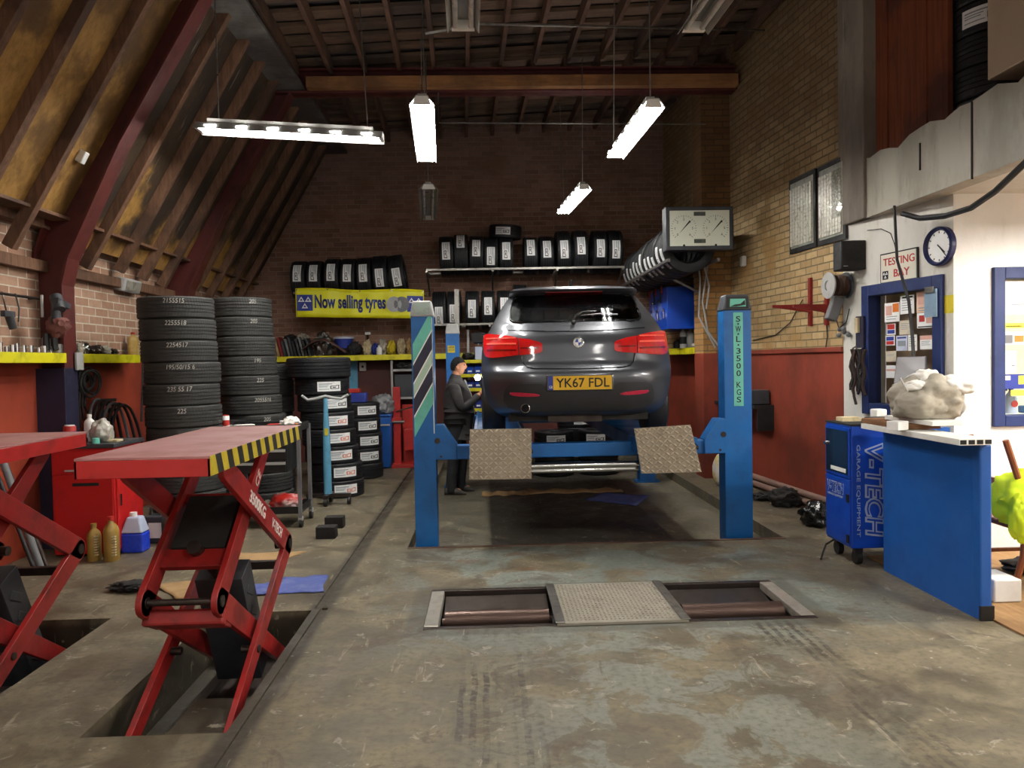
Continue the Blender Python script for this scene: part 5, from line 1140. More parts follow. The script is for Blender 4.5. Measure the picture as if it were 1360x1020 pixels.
mb = MB(); mb.box(cx0-.012, cx0, cy0+.012, cy1-.012, .15, .65); d2 = mb.build('lower_door', [M['cabblue']], t, smooth=0, bevel=.004)
MB().box(cx0-.022, cx0-.012, cy0+.015, cy0+.05, .48, .54).build('latch', [M['black']], d2, smooth=0); MB().box(cx0-.022, cx0-.012, cy0+.015, cy0+.05, .17, .23).build('latch', [M['black']], d2, smooth=0)
M['logo'] = mat('silver_print', 'a9b2c6', .35)
yc = (cy0+cy1)/2
def logo(par, o, right, up, w, h, small, so):
    nn = V(right).cross(V(up)); o = V(o)
    MB().text('V-TECH', o, right, up, w, h, shear=.12, bold=.05).build('lettering', [M['logo']], par, smooth=0)
    MB().text('V-TECH', o + nn*.0025, right, up, w*.955, h*.80, shear=.12, bold=-.012).build('lettering', [M['cabblue']], par, smooth=0)
    MB().text('GARAGE EQUIPMENT', so, right, up, small[0], small[1]).build('lettering', [M['logo']], par, smooth=0)
logo(d2, (cx0-.014, yc+.03, .565), (0, -1, 0), (0, 0, 1), .29, .09, (.27, .02), (cx0-.014, yc+.03, .50))
logo(t, (2.925, cy0-.002, .575), (0, 0, -1), (1, 0, 0), .72, .15, (.70, .032), (2.80, cy0-.002, .57))
for x in (cx0+.07, cx1-.07):
    for y in (cy0+.05, cy1-.07):
        mb = MB(); mb.cyl((x-.02, y+.01, .052), (x+.02, y+.01, .052), .052, n=20); w_ = mb.build('castor', [M['rubber']], t); MB().box(x-.03, x+.03, y-.02, y+.03, .09, .13).build('castor_fork', [M['dsteel']], w_, smooth=0)
tag(MB().tube([V((cx0+.02, cy1-.1, .13)), V((cx0-.04, 6.06, .08)), V((cx0-.16, 5.88, .012))], .008, n=5).build('lead', [M['black']]), 'short black lead trailing from under the blue cabinet to the floor', 'cable')
mb = MB(); mb.box(2.80, 2.95, 5.95, 6.06, 1.0785, 1.11); tag(mb.build('rag', [M['glove']]), 'folded brown rag on top of the blue cabinet', 'rag')
t = thing('tape_gun', 'black grip lying on top of the blue cabinet', 'tool', (3.0, 5.85, 1.079)); MB().bar((2.92, 5.82, 1.10), (3.12, 5.86, 1.10), .05, .04).build('body', [M['black']], t, smooth=0, bevel=.01)
o = MB().box(3.06, 3.15, 5.93, 6.03, 1.0785, 1.17).build('small_carton', [M['white']], bevel=.01); tag(o, 'small white carton on the blue cabinet below the window', 'box')
t = thing('monitor', 'grey monitor leaning back in front of the window above the blue cabinet', 'monitor', (3.22, 6.0, 1.08))
cA, cB = P(1178, 522, 5.98), P(1226, 522, 5.98); tA, tB = P(1191, 474, 6.1), P(1229, 473, 6.1); bA, bB = V((cA.x, 5.95, 1.10)), V((cB.x, 5.95, 1.10)); th = V((.06, .07, 0))
mb = MB(); mb.hexa([bA, bB, bB+th, bA+th, tA, tB, tB+th*.6, tA+th*.6]); mb.build('screen_back', [mat('monitor_grey', '3e3c43', .5)], t, smooth=0, bevel=.006)
MB().box(bA.x+.05, bB.x-.02, 5.95, 6.08, 1.0775, 1.10).build('foot', [M['black']], t, smooth=0)
# blue counter with white hollow planks on top
t = thing('counter', 'plain blue panelled counter between the lane and the office', 'counter', (2.95, 5.0, 0)); HZ = 1.055
mb = MB(); mb.box(2.92, 2.95, 4.48, 5.56, 0, HZ); mb.build('front_panel', [M['panelblue']], t, smooth=0)
mb = MB(); mb.box(2.915, 2.99, 4.44, 4.52, .0, HZ); mb.build('end_post', [M['panelblue']], t, smooth=0, bevel=.012)
mb = MB(); mb.box(2.95, 3.40, 5.52, 5.56, 0, HZ); mb.build('return_panel', [M['panelblue']], t, smooth=0)
MB().box(2.915, 2.998, 4.432, 4.45, 0, .09).build('foot', [M['black']], t, smooth=0)
def plank(label, x0, x1, y0, y1, z, m='white', h=.038, hollow=True):
    t = thing('plank', label, 'board', ((x0+x1)/2, (y0+y1)/2, z)); mb = MB(); mb.box(x0, x1, y0, y1, z, z+h); o = mb.build('board', [M[m]], t, smooth=0, bevel=.003)
    if hollow:
        n = 4; w = (x1-x0)/n
        for k in range(n): MB().box(x0+w*k+.006, x0+w*(k+1)-.006, y0-.0015, y0, z+.006, z+h-.006).build('hollow', [M['dark']], o, smooth=0)  # dark patches on the end face stand in for the shade inside hollows
plank('long white hollow plastic plank along the top of the blue counter', 2.765, 2.965, 4.40, 5.58, HZ+.002)
plank('brown wooden board lying across the far end of the white plank', 2.78, 3.03, 5.02, 5.60, HZ+.042, 'wood', .035, False)
plank('short white plank on the brown board under the bag of rags', 2.86, 3.06, 4.83, 5.42, HZ+.079, 'white', .03, False)
BZ = HZ+.111; bc = P(1232, 540, 5.1)
t = thing('rag_bag', 'bulging grey plastic bag of white rags on the blue counter', 'bag', (bc.x, 5.1, BZ))
mb = MB(); lump(mb, (bc.x-.02, 5.12, BZ+.12), (.225, .20, .155), .30, 1.15, 5, 12, fold=.14, an=(1.2, .9, 1.3), flat=BZ+.002); mb.build('bag', [M['rag']], t, smooth=80)
for k, (dx, dy, dz, r, sd) in enumerate(((.13, -.05, .21, (.13, .12, .07), 21), (.0, .03, .25, (.10, .09, .08), 22), (.19, .03, .11, (.075, .10, .12), 23), (-.11, -.05, .22, (.075, .07, .04), 24))):
    mb = MB(); lump(mb, (bc.x+dx, 5.1+dy, BZ+dz), r, .3, 1.3, 4, sd, fold=.22, an=(1.6, .7, 1.1)); mb.build('white_rag', [M['whiterag']], t, smooth=80)
o = MB().obox(P(1192, 569, 5.0) + V((0, 0, .02)), (.10, .09, .06), Matrix.Rotation(.4, 3, 'Z')).build('small_carton', [M['paper']], bevel=.004); tag(o, 'small white carton on the brown board in front of the bag of rags', 'box')
tag(MB().bar(P(1196, 502, 5.0), P(1206, 520, 5.0), .012, .004).build('cable_tie', [M['white']]), 'white plastic strip sticking up out of the bag of rags', 'strip')
# second window: papers and bottles behind the glass
zx = lambda u: 1260 + u/4.25; zy = lambda v: 340 + v/4.25
def W3r(ua, ub, va, vb, off): return P(zx(ua), 450, WE.y-off).x, P(zx(ub), 450, WE.y-off).x, P(1340, zy(vb), WE.y-off).z, P(1340, zy(va), WE.y-off).z
pky = mat('yellow_print', 'ecd94a', .6)
for lab, r, base, pr in (('white poster at the top of the office window', (300, 430, 140, 330), M['officewhite'] if False else M['paper'], [(.45, 1, .28, .32, M['stickgrey'])]),
    ('pink and yellow printed poster in the office window', (300, 430, 333, 425), peach, [(.12, .98, .2, .5, pky), (.2, .9, .28, .34, M['ink'])]),
    ('strip of car pictures in the office window below the yellow print', (300, 430, 428, 500), M['paper'], [(.02, .5, .1, .75, M['grey']), (.58, .98, .2, .7, M['orange'])]),
    ('white notice with two small dark lines in the office window', (298, 385, 535, 660), M['paper'], [(.1, .3, .75, .8, M['ink']), (.7, .9, .3, .34, M['ink'])]),
    ('blue printed leaflet at the foot of the office window', (300, 430, 668, 750), M['mblue'], [(.05, .4, .6, .9, M['paper']), (.75, .98, .3, .9, pky)]),
    ('yellow strip at the foot of the office window', (355, 430, 758, 790), pky, [])):
    a, b, za, zb = W3r(*r, -.02); notice(lab, W3, a, b, za, zb, -.03 if 'strip of' not in lab else -.031, base, pr)
c = P(1340, 548, WE.y+.16); zs = oz0+.062
struct(MB().box(w0, w1, WE.y+.06, WE.y+.28, oz0+.03, zs).build('trim_5', [M['officewhite']], smooth=0, base=False))
def spray(label, c, s=1., m='clearplastic', disc='redink'):
    t = thing('spray_bottle', label, 'bottle', c); mb = MB(); mb.lathe([(.0, 0), (.042, .002), (.045, .02), (.045, .12), (.035, .155), (.016, .18), (.016, .20)], c, n=20); mb.build('body', [M[m]], t)
    mb = MB(); mb.cyl(c + V((0, 0, .195)), c + V((0, 0, .225)), .02); mb.obox(c + V((-.015, 0, .24)), (.09, .03, .035)).obox(c + V((-.04, 0, .21)), (.012, .02, .05)); mb.build('trigger_head', [M['mblue']], t, smooth=0)
    MB().cyl(c + V((0, -.047, .08)), c + V((0, -.044, .08)), .028).build('round_label', [M[disc]], t)
spray('spray bottle with a red round label on the office window sill', V((c.x-.005, WE.y+.13, zs)))
t = thing('sponge', 'blue sponge beside the spray bottle on the office window sill', 'sponge', (c.x+.17, WE.y+.15, zs)); MB().box(c.x+.1, c.x+.25, WE.y+.11, WE.y+.2, zs, zs+.06).build('block', [M['blue']], t, bevel=.01)
# chair behind the counter with a hi-vis jacket
t = thing('wooden_chair', 'brown wooden chair behind the blue counter, carrying the hi-vis jacket', 'chair', (3.72, 5.1, 0)); WOOD = [M['chairwood']]
MB().box(3.50, 3.96, 4.90, 5.34, .41, .45).build('seat', WOOD, t, bevel=.01)
for x, y in ((3.92, 4.93), (3.92, 5.30)): MB().tube([V((x, y, 0)), V((x, y, .42))], .02, n=8).build('leg', WOOD, t)
for y in (4.93, 5.30): MB().tube([V((3.46, y, 0)), V((3.53, y, .25)), V((3.54, y, .45)), V((3.50, y, .75)), V((3.41, y, 1.02))], .021, n=8).build('leg', WOOD, t)
for z, x in ((.60, 3.53), (.70, 3.505)): MB().bar((x, 4.93, z), (x, 5.30, z), .02, .07).build('back_rail', WOOD, t, bevel=.004)
for y in (4.93, 5.30): MB().bar((3.50, y, .20), (3.92, y, .20), .02, .025).build('stretcher', WOOD, t)
jc = P(1333, 692, 4.85); t = thing('hi_vis_jacket', 'crumpled yellow hi-vis jacket bundled on the chair behind the counter', 'jacket', (3.60, 5.0, .451))
mb = MB(); lump(mb, (3.56, 4.98, .60), (.17, .20, .19), .22, 1.4, 4, 31, fold=.25, flat=.455, an=(1, .7, 2.2)); mb.build('bundle', [M['hivis']], t, smooth=80)
mb = MB(); lump(mb, (3.46, 4.84, .52), (.08, .06, .16), .2, 1.4, 4, 33, fold=.2, an=(1, 2.2, .7)); mb.build('sleeve', [M['hivis']], t, smooth=80)
t = thing('wooden_chair', 'second brown wooden chair farther right at the edge of view', 'chair', (3.95, 4.45, 0))
MB().box(3.74, 4.16, 4.20, 4.62, .42, .46).build('seat', WOOD, t, bevel=.01)
for x, y in ((3.76, 4.60), (4.13, 4.23), (4.13, 4.60)): MB().cyl((x, y, 0), (x, y, .42), .02).build('leg', WOOD, t)
MB().tube([V((3.76, 4.24, 0)), V((3.75, 4.24, .45)), V((3.74, 4.30, 1.0))], .022, n=8).build('leg', WOOD, t)
MB().tube([V((3.76, 4.60, .45)), V((3.74, 4.62, 1.0))], .022, n=8).build('back_post', WOOD, t)
for z in (.66, .92): MB().bar((3.745, 4.27, z), (3.745, 4.61, z), .02, .06).build('back_rail', WOOD, t)
g = G(1330, 800); o = MB().box(g.x-.08, g.x+.1, g.y-.05, g.y+.2, .013, .16).build('carton', [M['white']], bevel=.01); tag(o, 'white carton on the office floor at the end of the counter', 'box')
heap('dark_mat', 'dark crumpled mat on the office floor behind the white carton', 'mat', (4.0, 5.35, .013), (.28, .22, .05), 'dark', fold=.2, seed=14)
# blue tool cabinet under the tyre rack, tools on its side
ty = 10.92; tx = P(886, 400, ty).x; t = thing('tool_cabinet', 'blue wall cabinet hung with tools beside the pier, under the tyre rack', 'cabinet', (tx, ty, 2.0))
za, zb = P(886, 437, ty).z, 2.63
mb = MB(); mb.box(tx, xr(12)-.01, ty, 12.1, za, zb); mb.build('body', [M['cabblue']], t, smooth=0, bevel=.006)
random.seed(21)
for k in range(10):
    y = ty + .14 + .1*k; z = za + .16 + .12*((k*3) % 4); L = random.uniform(.1, .2); m = ('chrome', 'redpaint', 'black', 'chrome')[k % 4]
    mb = MB(); mb.bar((tx-.02, y, z), (tx-.02, y+.02, z+L), .025, .018, up=(1, 0, 0)); mb.ball((tx-.02, y+.02, z+L), (.018, .035, .03), 6)
    tag(mb.build('hand_tool', [M[m]]), f'{("chrome", "red", "black", "chrome")[k % 4]} hand tool hung on the blue tool cabinet, {ORD[k]} from its near edge', 'tool', 'hand tools on the blue tool cabinet')
def bottle(label, c, h, r, m, cap, name='bottle', cat='bottle', lab=None, flat=1.):
    c = V(c); t = thing(name, label, cat, c); mb = MB(); mb.lathe([(.001, 0), (r*.95, .001), (r, h*.03), (r, h*.66), (r*.86, h*.76), (r*.38, h*.86), (r*.36, h*.92)], c, n=20)
    if flat != 1:
        for v in mb.bm.verts: v.co.y = c.y + (v.co.y - c.y)*flat
    mb.build('body', [M[m]], t); MB().cyl(c + V((0, 0, h*.9)), c + V((0, 0, h)), r*.44).build('cap', [M[cap]], t)
    if lab:
        mb = MB(); mb.lathe([(r*1.012, h*.2), (r*1.012, h*.55)], c, n=20, cap=False)
        if flat != 1:
            for v in mb.bm.verts: v.co.y = c.y + (v.co.y - c.y)*flat
        mb.build('label_band', [M[lab]], t)
    return t
for u, h, r, m, cap, lab, txt in ((905, .30, .05, 'white', 'black', 'ink', 'white bottle with a dark band on the short yellow shelf by the pier'), (914, .30, .055, 'ltgrey', 'grey', None, 'pale grey bottle on the short yellow shelf by the pier'), (887, .14, .07, 'black', 'black', None, 'squat black tub on the short yellow shelf by the pier')):
    p = P(u, 455, 11.2 if u > 900 else 11.6); y_ = p.y; bottle(txt, (xr(y_)-.2 if u < 900 else xr(y_) - .15 - (914-u)*.012, y_ if u != 905 else y_ + .0, 1.7515), h, r, m, cap, lab=lab)
for i, y_ in enumerate((10.62, 10.80, 10.98)): heap('rag_heap', f'small grey rag on the short yellow shelf by the pier, {ORD[i]} from its near end', 'rag', (xr(y_)-.14, y_, 1.7515), (.07, .07, .04), 'rag', fold=.3, seed=40+i)
# ================================================================== LEFT SIDE AND BACK OF THE BAY
random.seed(31)
# banner
yb = 12.06; A, Bc, Cc, D = P(392, 383, yb), P(563, 385, yb), P(563, 423, yb), P(393, 421, yb)
t = thing('banner', 'yellow Now selling tyres banner with blue triangle signs, hung below the tyre rack', 'banner', (A+Cc)/2 - V((0, 0, .24)))
def bp(u, v, off=0.):
    p = (A*(1-u)+Bc*u)*(1-v) + (D*(1-u)+Cc*u)*v; p.y += .010*math.sin(u*19+v*2)*(.4+v) + .005*math.sin(u*41) - off; p.z += .012*math.sin(u*9.5)*(1-v); return p
mb = MB(); mb.grid(lambda u, v: bp(u, v), 48, 8)
k = mb.build('sheet', [M['signyellow']], t, smooth=80); sd = k.modifiers.new('t', 'SOLIDIFY'); sd.thickness = .004
def onb(mb, u0):                                               # press flat shapes on to the sheet's waves
    pass
right = (Bc - A).normalized(); up = V((0, 0, 1)); W_ = (Bc-A).length; H_ = A.z - D.z
def bent(mb):
    for v in mb.bm.verts:
        d = v.co - A; u = d.dot(right)/W_; w = -d.z/H_; q = bp(max(0, min(1, u)), max(0, min(1, w))); v.co.y = q.y - .004 - (v.co.y < yb - .1)*.0
    return mb
for u in (.072, .93):
    mb = MB(); c = A + right*W_*u - up*H_*.50; mot(mb, c, right, up, V((0, -1, 0)), H_*.56, 0, 1); bmesh.ops.subdivide_edges(mb.bm, edges=[e for e in mb.bm.edges if e.calc_length() > .06], cuts=4, use_grid_fill=True)
    for v in mb.bm.verts:
        d = v.co - A; q = bp(d.dot(right)/W_, -d.z/H_); v.co.y = q.y - .010 - (.003 if v.co.y < c.y - .00115 else 0)
    mb.build('triangle_sign', [M['mblue'], M['paper']], k, smooth=0)
mb = MB(); c = A + right*W_*.425 - up*H_*.52; mb.text('Now selling tyres', c, right, up, W_*.55, H_*.62, bold=.03)
bmesh.ops.subdivide_edges(mb.bm, edges=[e for e in mb.bm.edges if e.calc_length() > .05], cuts=2)
for v in mb.bm.verts:
    d = v.co - A; q = bp(d.dot(right)/W_, -d.z/H_); v.co.y = q.y - .012
mb.build('lettering', [M['mblue']], k, smooth=0)
for i, u in enumerate((.765, .825)):
    mb = MB(); c = A + right*W_*u - up*H_*.52 + V((0, -.024, 0)); r = H_*.27
    mb.lathe([(r*.55, .0), (r*.95, .0), (r, .004), (r*.55, .006)], c, (0, -1, 0), 24, closed=True); mb.cyl(c, c + V((0, -.003, 0)), r*.55); mb.build('printed_tyre', [M['ltgrey'] if i == 0 else M['grey']], k)
for u in (.01, .25, .5, .75, .99): MB().cyl(bp(u, .05) + V((0, .002, 0)), bp(u, .05) + V((0, -.008, 0)), .012).build('eyelet', [M['steel']], k)
# red tool cabinet by the wall
t = thing('tool_cabinet', 'red steel tool cabinet standing by the wall behind the red scissor lift', 'cabinet', (-3.46, 6.9, 0)); cx0, cx1, cy0, cy1 = -3.72, -3.20, 6.66, 6.95
RD = [M['redcab'] if 'redcab' in M else mat('bright_red_steel', 'b81c1c', .4, 0, '8a1414', .4, 4)]
MB().box(cx0, cx1, cy0, cy1+.25, .02, .93).build('body', RD, t, smooth=0, bevel=.006)
d1 = MB().box(cx0+.02, cx1-.01, cy0-.012, cy0, .05, .70).build('door', RD, t, smooth=0, bevel=.003); MB().box(cx0+.18, cx0+.40, cy0-.02, cy0-.012, .61, .635).build('handle', [M['dark']], d1, smooth=0)
d2 = MB().box(cx0+.02, cx1-.01, cy0-.012, cy0, .715, .91).build('drawer', RD, t, smooth=0, bevel=.003); MB().box(cx0+.12, cx1-.06, cy0-.024, cy0-.012, .735, .75).build('handle', [M['ltgrey']], d2, smooth=0)
d3 = MB().box(cx1, cx1+.012, cy0+.03, cy1+.22, .05, .90).build('side_door', RD, t, smooth=0, bevel=.003); MB().box(cx1+.012, cx1+.022, cy0+.06, cy0+.09, .42, .52).build('handle', [M['chrome']], d3, smooth=0)
MB().box(cx0-.02, cx1+.02, cy0-.02, cy1+.27, .93, .965).build('worktop', [M['dgrey']], t, smooth=0, bevel=.004)
wz = .9655
def can(label, c, h, r, m, top='steel', name='tin', band=None):
    c = V(c); t = thing(name, label, 'can', c); MB().lathe([(.001, 0), (r, .001), (r, h*.96), (r*.92, h), (.001, h)], c, n=18).build('body', [M[m]], t); MB().cyl(c + V((0, 0, h)), c + V((0, 0, h*1.06)), r*.8).build('lid', [M[top]], t)
    if band: MB().lathe([(r*1.015, h*.3), (r*1.015, h*.7)], c, n=18, cap=False).build('label_band', [M[band]], t)
    return t
can('red and blue tin on the red tool cabinet', (-3.62, 6.78, wz), .15, .05, 'redink', 'white', band='mblue')
bottle('white ribbed bottle behind the red and blue tin on the tool cabinet', (-3.52, 6.92, wz), .24, .045, 'white', 'white')
heap('foil_bag', 'crumpled silver bag on the red tool cabinet', 'bag', (-3.38, 6.84, wz), (.09, .08, .11), 'mesh_silver', fold=.2, an=(1.5, .8, 1), seed=51)
can('small green capped pot on the front of the red tool cabinet', (-3.36, 6.70, wz), .045, .03, 'mint', 'mint')
o = MB().bar((-3.66, 6.69, wz+.025), (-3.44, 6.72, wz+.03), .05, .045).build('torch', [M['black']], bevel=.012); tag(o, 'black torch lying along the front of the red tool cabinet', 'torch')
o = MB().box(-3.30, -3.22, 6.78, 6.90, wz, wz+.02).build('rag', [M['glove']], bevel=.004); tag(o, 'small folded cream rag at the right end of the tool cabinet', 'rag')
# containers on the floor before it
for u, v, h, r, lab in ((126, 744, .31, .052, 'gold oil bottle on the floor nearest the leaning bars'), (149, 744, .37, .058, 'gold oil bottle with a red cap, second in the row on the floor')):
    g = G(u, v); t = bottle(lab, (g.x, g.y, 0), h, r, 'gold', 'gold' if u < 140 else 'redink', 'oil_bottle', flat=1.3)
    mb = MB()
    for k in range(8): mb.box(g.x+r*.5, g.x+r*1.0, g.y-r*1.12, g.y-r*.6, .05+.022*k, .06+.022*k)
    mb.build('grip_ribs', [M['glove']], t, smooth=0)
g = G(175, 735); t = thing('screenwash_container', 'milky plastic container half full of blue fluid on the floor', 'container', (g.x, g.y, 0))
def rbox(mb, x0, x1, y0, y1, z0, z1, m=0): return mb.box(x0, x1, y0, y1, z0, z1, m)
MB().box(g.x-.095, g.x+.095, g.y, g.y+.16, .002, .17).build('fluid', [M['bluefluid']], t, smooth=0, bevel=.015)
mb = MB(); mb.hexa([(g.x-.095, g.y, .172), (g.x+.095, g.y, .172), (g.x+.095, g.y+.16, .172), (g.x-.095, g.y+.16, .172), (g.x-.05, g.y+.03, .31), (g.x+.06, g.y+.03, .31), (g.x+.06, g.y+.13, .31), (g.x-.05, g.y+.13, .31)]); mb.build('upper_half', [M['clearplastic']], t, smooth=0, bevel=.015)
MB().cyl((g.x-.01, g.y+.08, .31), (g.x-.01, g.y+.08, .345), .03).build('cap', [M['white']], t)
g = G(204, 722); t = thing('oil_can', 'dark grey oil can with a white label, last in the floor row', 'container', (g.x, g.y, 0))
mb = MB(); mb.hexa([(g.x-.085, g.y, .0), (g.x+.085, g.y, .0), (g.x+.085, g.y+.17, .0), (g.x-.085, g.y+.17, .0), (g.x-.085, g.y, .25), (g.x+.085, g.y, .25), (g.x+.085, g.y+.17, .25), (g.x-.085, g.y+.17, .25)]); mb.build('body', [M['dgrey']], t, smooth=0, bevel=.012)
MB().box(g.x-.04, g.x+.075, g.y-.003, g.y, .05, .19).build('paper_label', [M['paper']], t, smooth=0); MB().tube([V((g.x-.06, g.y+.08, .25)), V((g.x-.05, g.y+.08, .31)), V((g.x+.02, g.y+.08, .31)), V((g.x+.04, g.y+.08, .25))], .014).build('handle', [M['dgrey']], t); MB().cyl((g.x+.06, g.y+.08, .25), (g.x+.06, g.y+.08, .30), .022).build('cap', [M['gold']], t)
g = G(238, 722); heap('sack', 'brown grimy sack with a pale cloth on top, behind the scissor lift', 'sack', (g.x, g.y, 0), (.12, .11, .20), mat('brown_sack', '4f4233', .9, 0, '30281f', .6), fold=.2, seed=55)
for i, (u, v, L, r, m, la) in enumerate(((82, 700, 1.0, .02, 'dsteel', 'thin rusty bar'), (90, 703, 1.1, .028, 'grey', 'thick grey bar'), (76, 702, .95, .016, 'black', 'black rod'))):
    p = V((-3.70, 6.30 - .08*i, 0)); tag(MB().cyl(p + V((.12, 0, 0)), V((-3.955, 6.34 - .06*i, L)), r).build('metal_bar', [M[m]]), f'{la} leaning on the red wall between the scissor lift and the tool cabinet', 'bar')
# things on the yellow wall shelf: sockets, jars, tools
sz = 1.7525
for i in range(14):
    y = 5.80 + .085*i; h = random.choice((.045, .06, .075)); r = random.choice((.017, .021, .025)); x = -3.80 + random.uniform(-.02, .03)
    tag(MB().lathe([(.001, 0), (r, 0), (r, h), (r*.7, h), (r*.7, h*.5), (.001, h*.5)], (x, y, sz), n=14).build('socket', [M['chrome']]), f'chrome wrench socket, {ORD[i]} in the row on the yellow shelf', 'socket', 'wrench sockets on the yellow shelf')
can('tall dented tin on the yellow shelf in front of the maroon column', (-3.85, 6.88, sz), .13, .035, 'steel'); can('wide low tin on the yellow shelf at its end', (-3.78, 6.93, sz), .075, .045, 'steel')
for i, (y, m, s) in enumerate(((7.30, 'steel', .07), (7.42, 'rag', .06), (7.52, 'chrome', .065), (7.66, 'dsteel', .045), (7.80, 'dsteel', .05), (7.95, 'rag', .05), (8.10, 'dsteel', .035))):
    heap('clutter_pile', ('silver fitting', 'pale rag', 'bright metal part', 'dark metal part', 'rusty metal part', 'grey rag', 'small dark part')[i] + f' on the yellow shelf past the maroon column, {ORD[i]} along', 'clutter', (-3.87, y, sz), (.06, .06, s), m, fold=.5, seed=60+i)
p = PX(177, 460, -3.88); bottle('amber oil bottle with a red cap at the end of the yellow wall shelf', (-3.88, p.y, sz), .25, .05, 'amber', 'redink', 'oil_bottle', flat=1.5)
o = MB().box(-3.735, -3.715, 7.12, 7.24, 1.60, 1.76).build('wall_plate', [M['ltgrey']], bevel=.003); tag(o, 'small grey steel plate on the shelf edge beside the maroon column', 'plate')
# tool rail
ra, rb_ = PX(-4, 384, -3.93), PX(80, 392, -3.93); t = thing('tool_rail', 'horizontal rod fixed to the bricks above the yellow shelf', 'rail', (ra+rb_)/2)
MB().cyl((-3.93, ra.y-.8, 2.235), (-3.93, 6.95, 2.235), .013).build('rod', [M['dsteel']], t)
for y in (5.2, 6.2, 6.9): MB().cyl((-3.93, y, 2.235), (-4.0, y, 2.235), .01).build('peg', [M['dsteel']], t)
def hook(y, L, x=-3.90): return [V((x, y, 2.245)), V((x+.01, y, 2.20)), V((x, y+.01, 2.235-L))]
t = thing('air_tool', 'grey air tool hanging with its black hoses in front of the maroon column', 'tool', (-3.72, 6.80, 1.80))
mb = MB(); mb.cyl((-3.70, 6.78, 2.16), (-3.70, 6.78, 1.98), .035, .045).cyl((-3.72, 6.82, 2.24), (-3.66, 6.76, 2.12), .05).bar((-3.68, 6.74, 2.2), (-3.66, 6.90, 2.16), .05, .05); mb.build('motor_body', [M['dgrey']], t)
mb = MB(); lump(mb, (-3.70, 6.80, 1.98), (.09, .08, .09), .3, 2.4, 3, 71, fold=.5); mb.build('red_fittings', [mat('rust_red_fittings', '6e4038', .7)], t)
for dx, dy in ((-.06, 0), (.0, .02)): MB().tube([V((-3.72+dx, 6.76+dy, 1.92)), V((-3.72+dx, 6.76+dy, 1.80)), V((-3.71+dx, 6.76+dy, 1.775))], .026).build('grip', [M['black']], t)
mb = MB(); mb.tube([V((-3.80, 6.75, 2.25)), V((-3.80, 6.75, 2.06))], .012); mb.build('hanging_hook', [M['ltgrey']], t)
t = thing('spray_gun', 'grimy spray gun hanging from the rod against the bricks', 'tool', (-3.93, 6.45, 1.95)); mb = MB(); mb.tube([V((-3.93, 6.42, 2.25)), V((-3.90, 6.40, 2.15)), V((-3.91, 6.44, 2.08))], .006, n=5); mb.build('hook', [M['dsteel']], t)
mb = MB(); mb.cyl((-3.91, 6.46, 2.08), (-3.90, 6.50, 1.95), .035, .03).obox((-3.9, 6.44, 2.07), (.04, .14, .05)); mb.build('gun_body', [M['dgrey']], t, bevel=.004)
for i, (y, L) in enumerate(((5.95, .5), (6.28, .18), (6.58, .22))): tag(MB().tube([V((-3.92, y, 2.25)), V((-3.905, y+.02, 2.235-L*.5)), V((-3.92, y+.03, 2.235-L))], .006, n=5).build('wire', [M['hose']]), ('long', 'short', 'bent')[i] + ' dark wire hanging from the rod above the yellow shelf', 'wire')
t = thing('cable_tangle', 'tangle of black cables on the yellow shelf at the edge of view', 'cables', (-3.88, 5.95, sz))
for k in range(7):
    r = .10 + .02*k; mb = MB(); mb.tube([V((-3.86 + .02*k*math.sin(k), 6.02 + r*.8*math.cos(a), sz + .17 + r*1.1*math.sin(a)*.9 + .02*math.sin(3*a+k))) for a in [2*PI*j/14 + k for j in range(14)]], .014, n=5); mb.build('coil', [M['hose']], t)
# grey floodlight and the white junction box
p = PX(170, 379, -3.93); t = thing('floodlight', 'dusty grey floodlight fixed to the bricks beside the tall tyre stack', 'light', p); MB().obox(p, (.12, .40, .15), Matrix.Rotation(.25, 3, 'Y')).build('housing', [M['ltgrey']], t, bevel=.02); MB().box(-4.0, -3.93, p.y-.03, p.y+.03, p.z-.02, p.z+.06).build('bracket', [M['dgrey']], t, smooth=0); MB().obox(p + V((.06, 0, -.015)), (.01, .34, .10), Matrix.Rotation(.25, 3, 'Y')).build('lens', [M['tubeoff2'] if 'tubeoff2' in M else mat('dusty_lens', '8b887e', .3)], t, smooth=0)
tag(MB().tube([V((-3.78, p.y+.17, p.z-.10)), PX(189, 420, -3.74), PX(190, 480, -3.70), PX(188, 560, -3.72)], .012, n=6).build('cable', [M['hose']]), 'black cable dropping down the wall from the grey floodlight', 'cable')
p = P(107, 209, 6.86); o = MB().obox(p + V((.02, -.02, 0)), (.07, .07, .11), Matrix.Rotation(.5, 3, 'Y')).build('junction_box', [M['white']], bevel=.008); tag(o, 'small white junction box on the edge of the maroon steel frame', 'box')
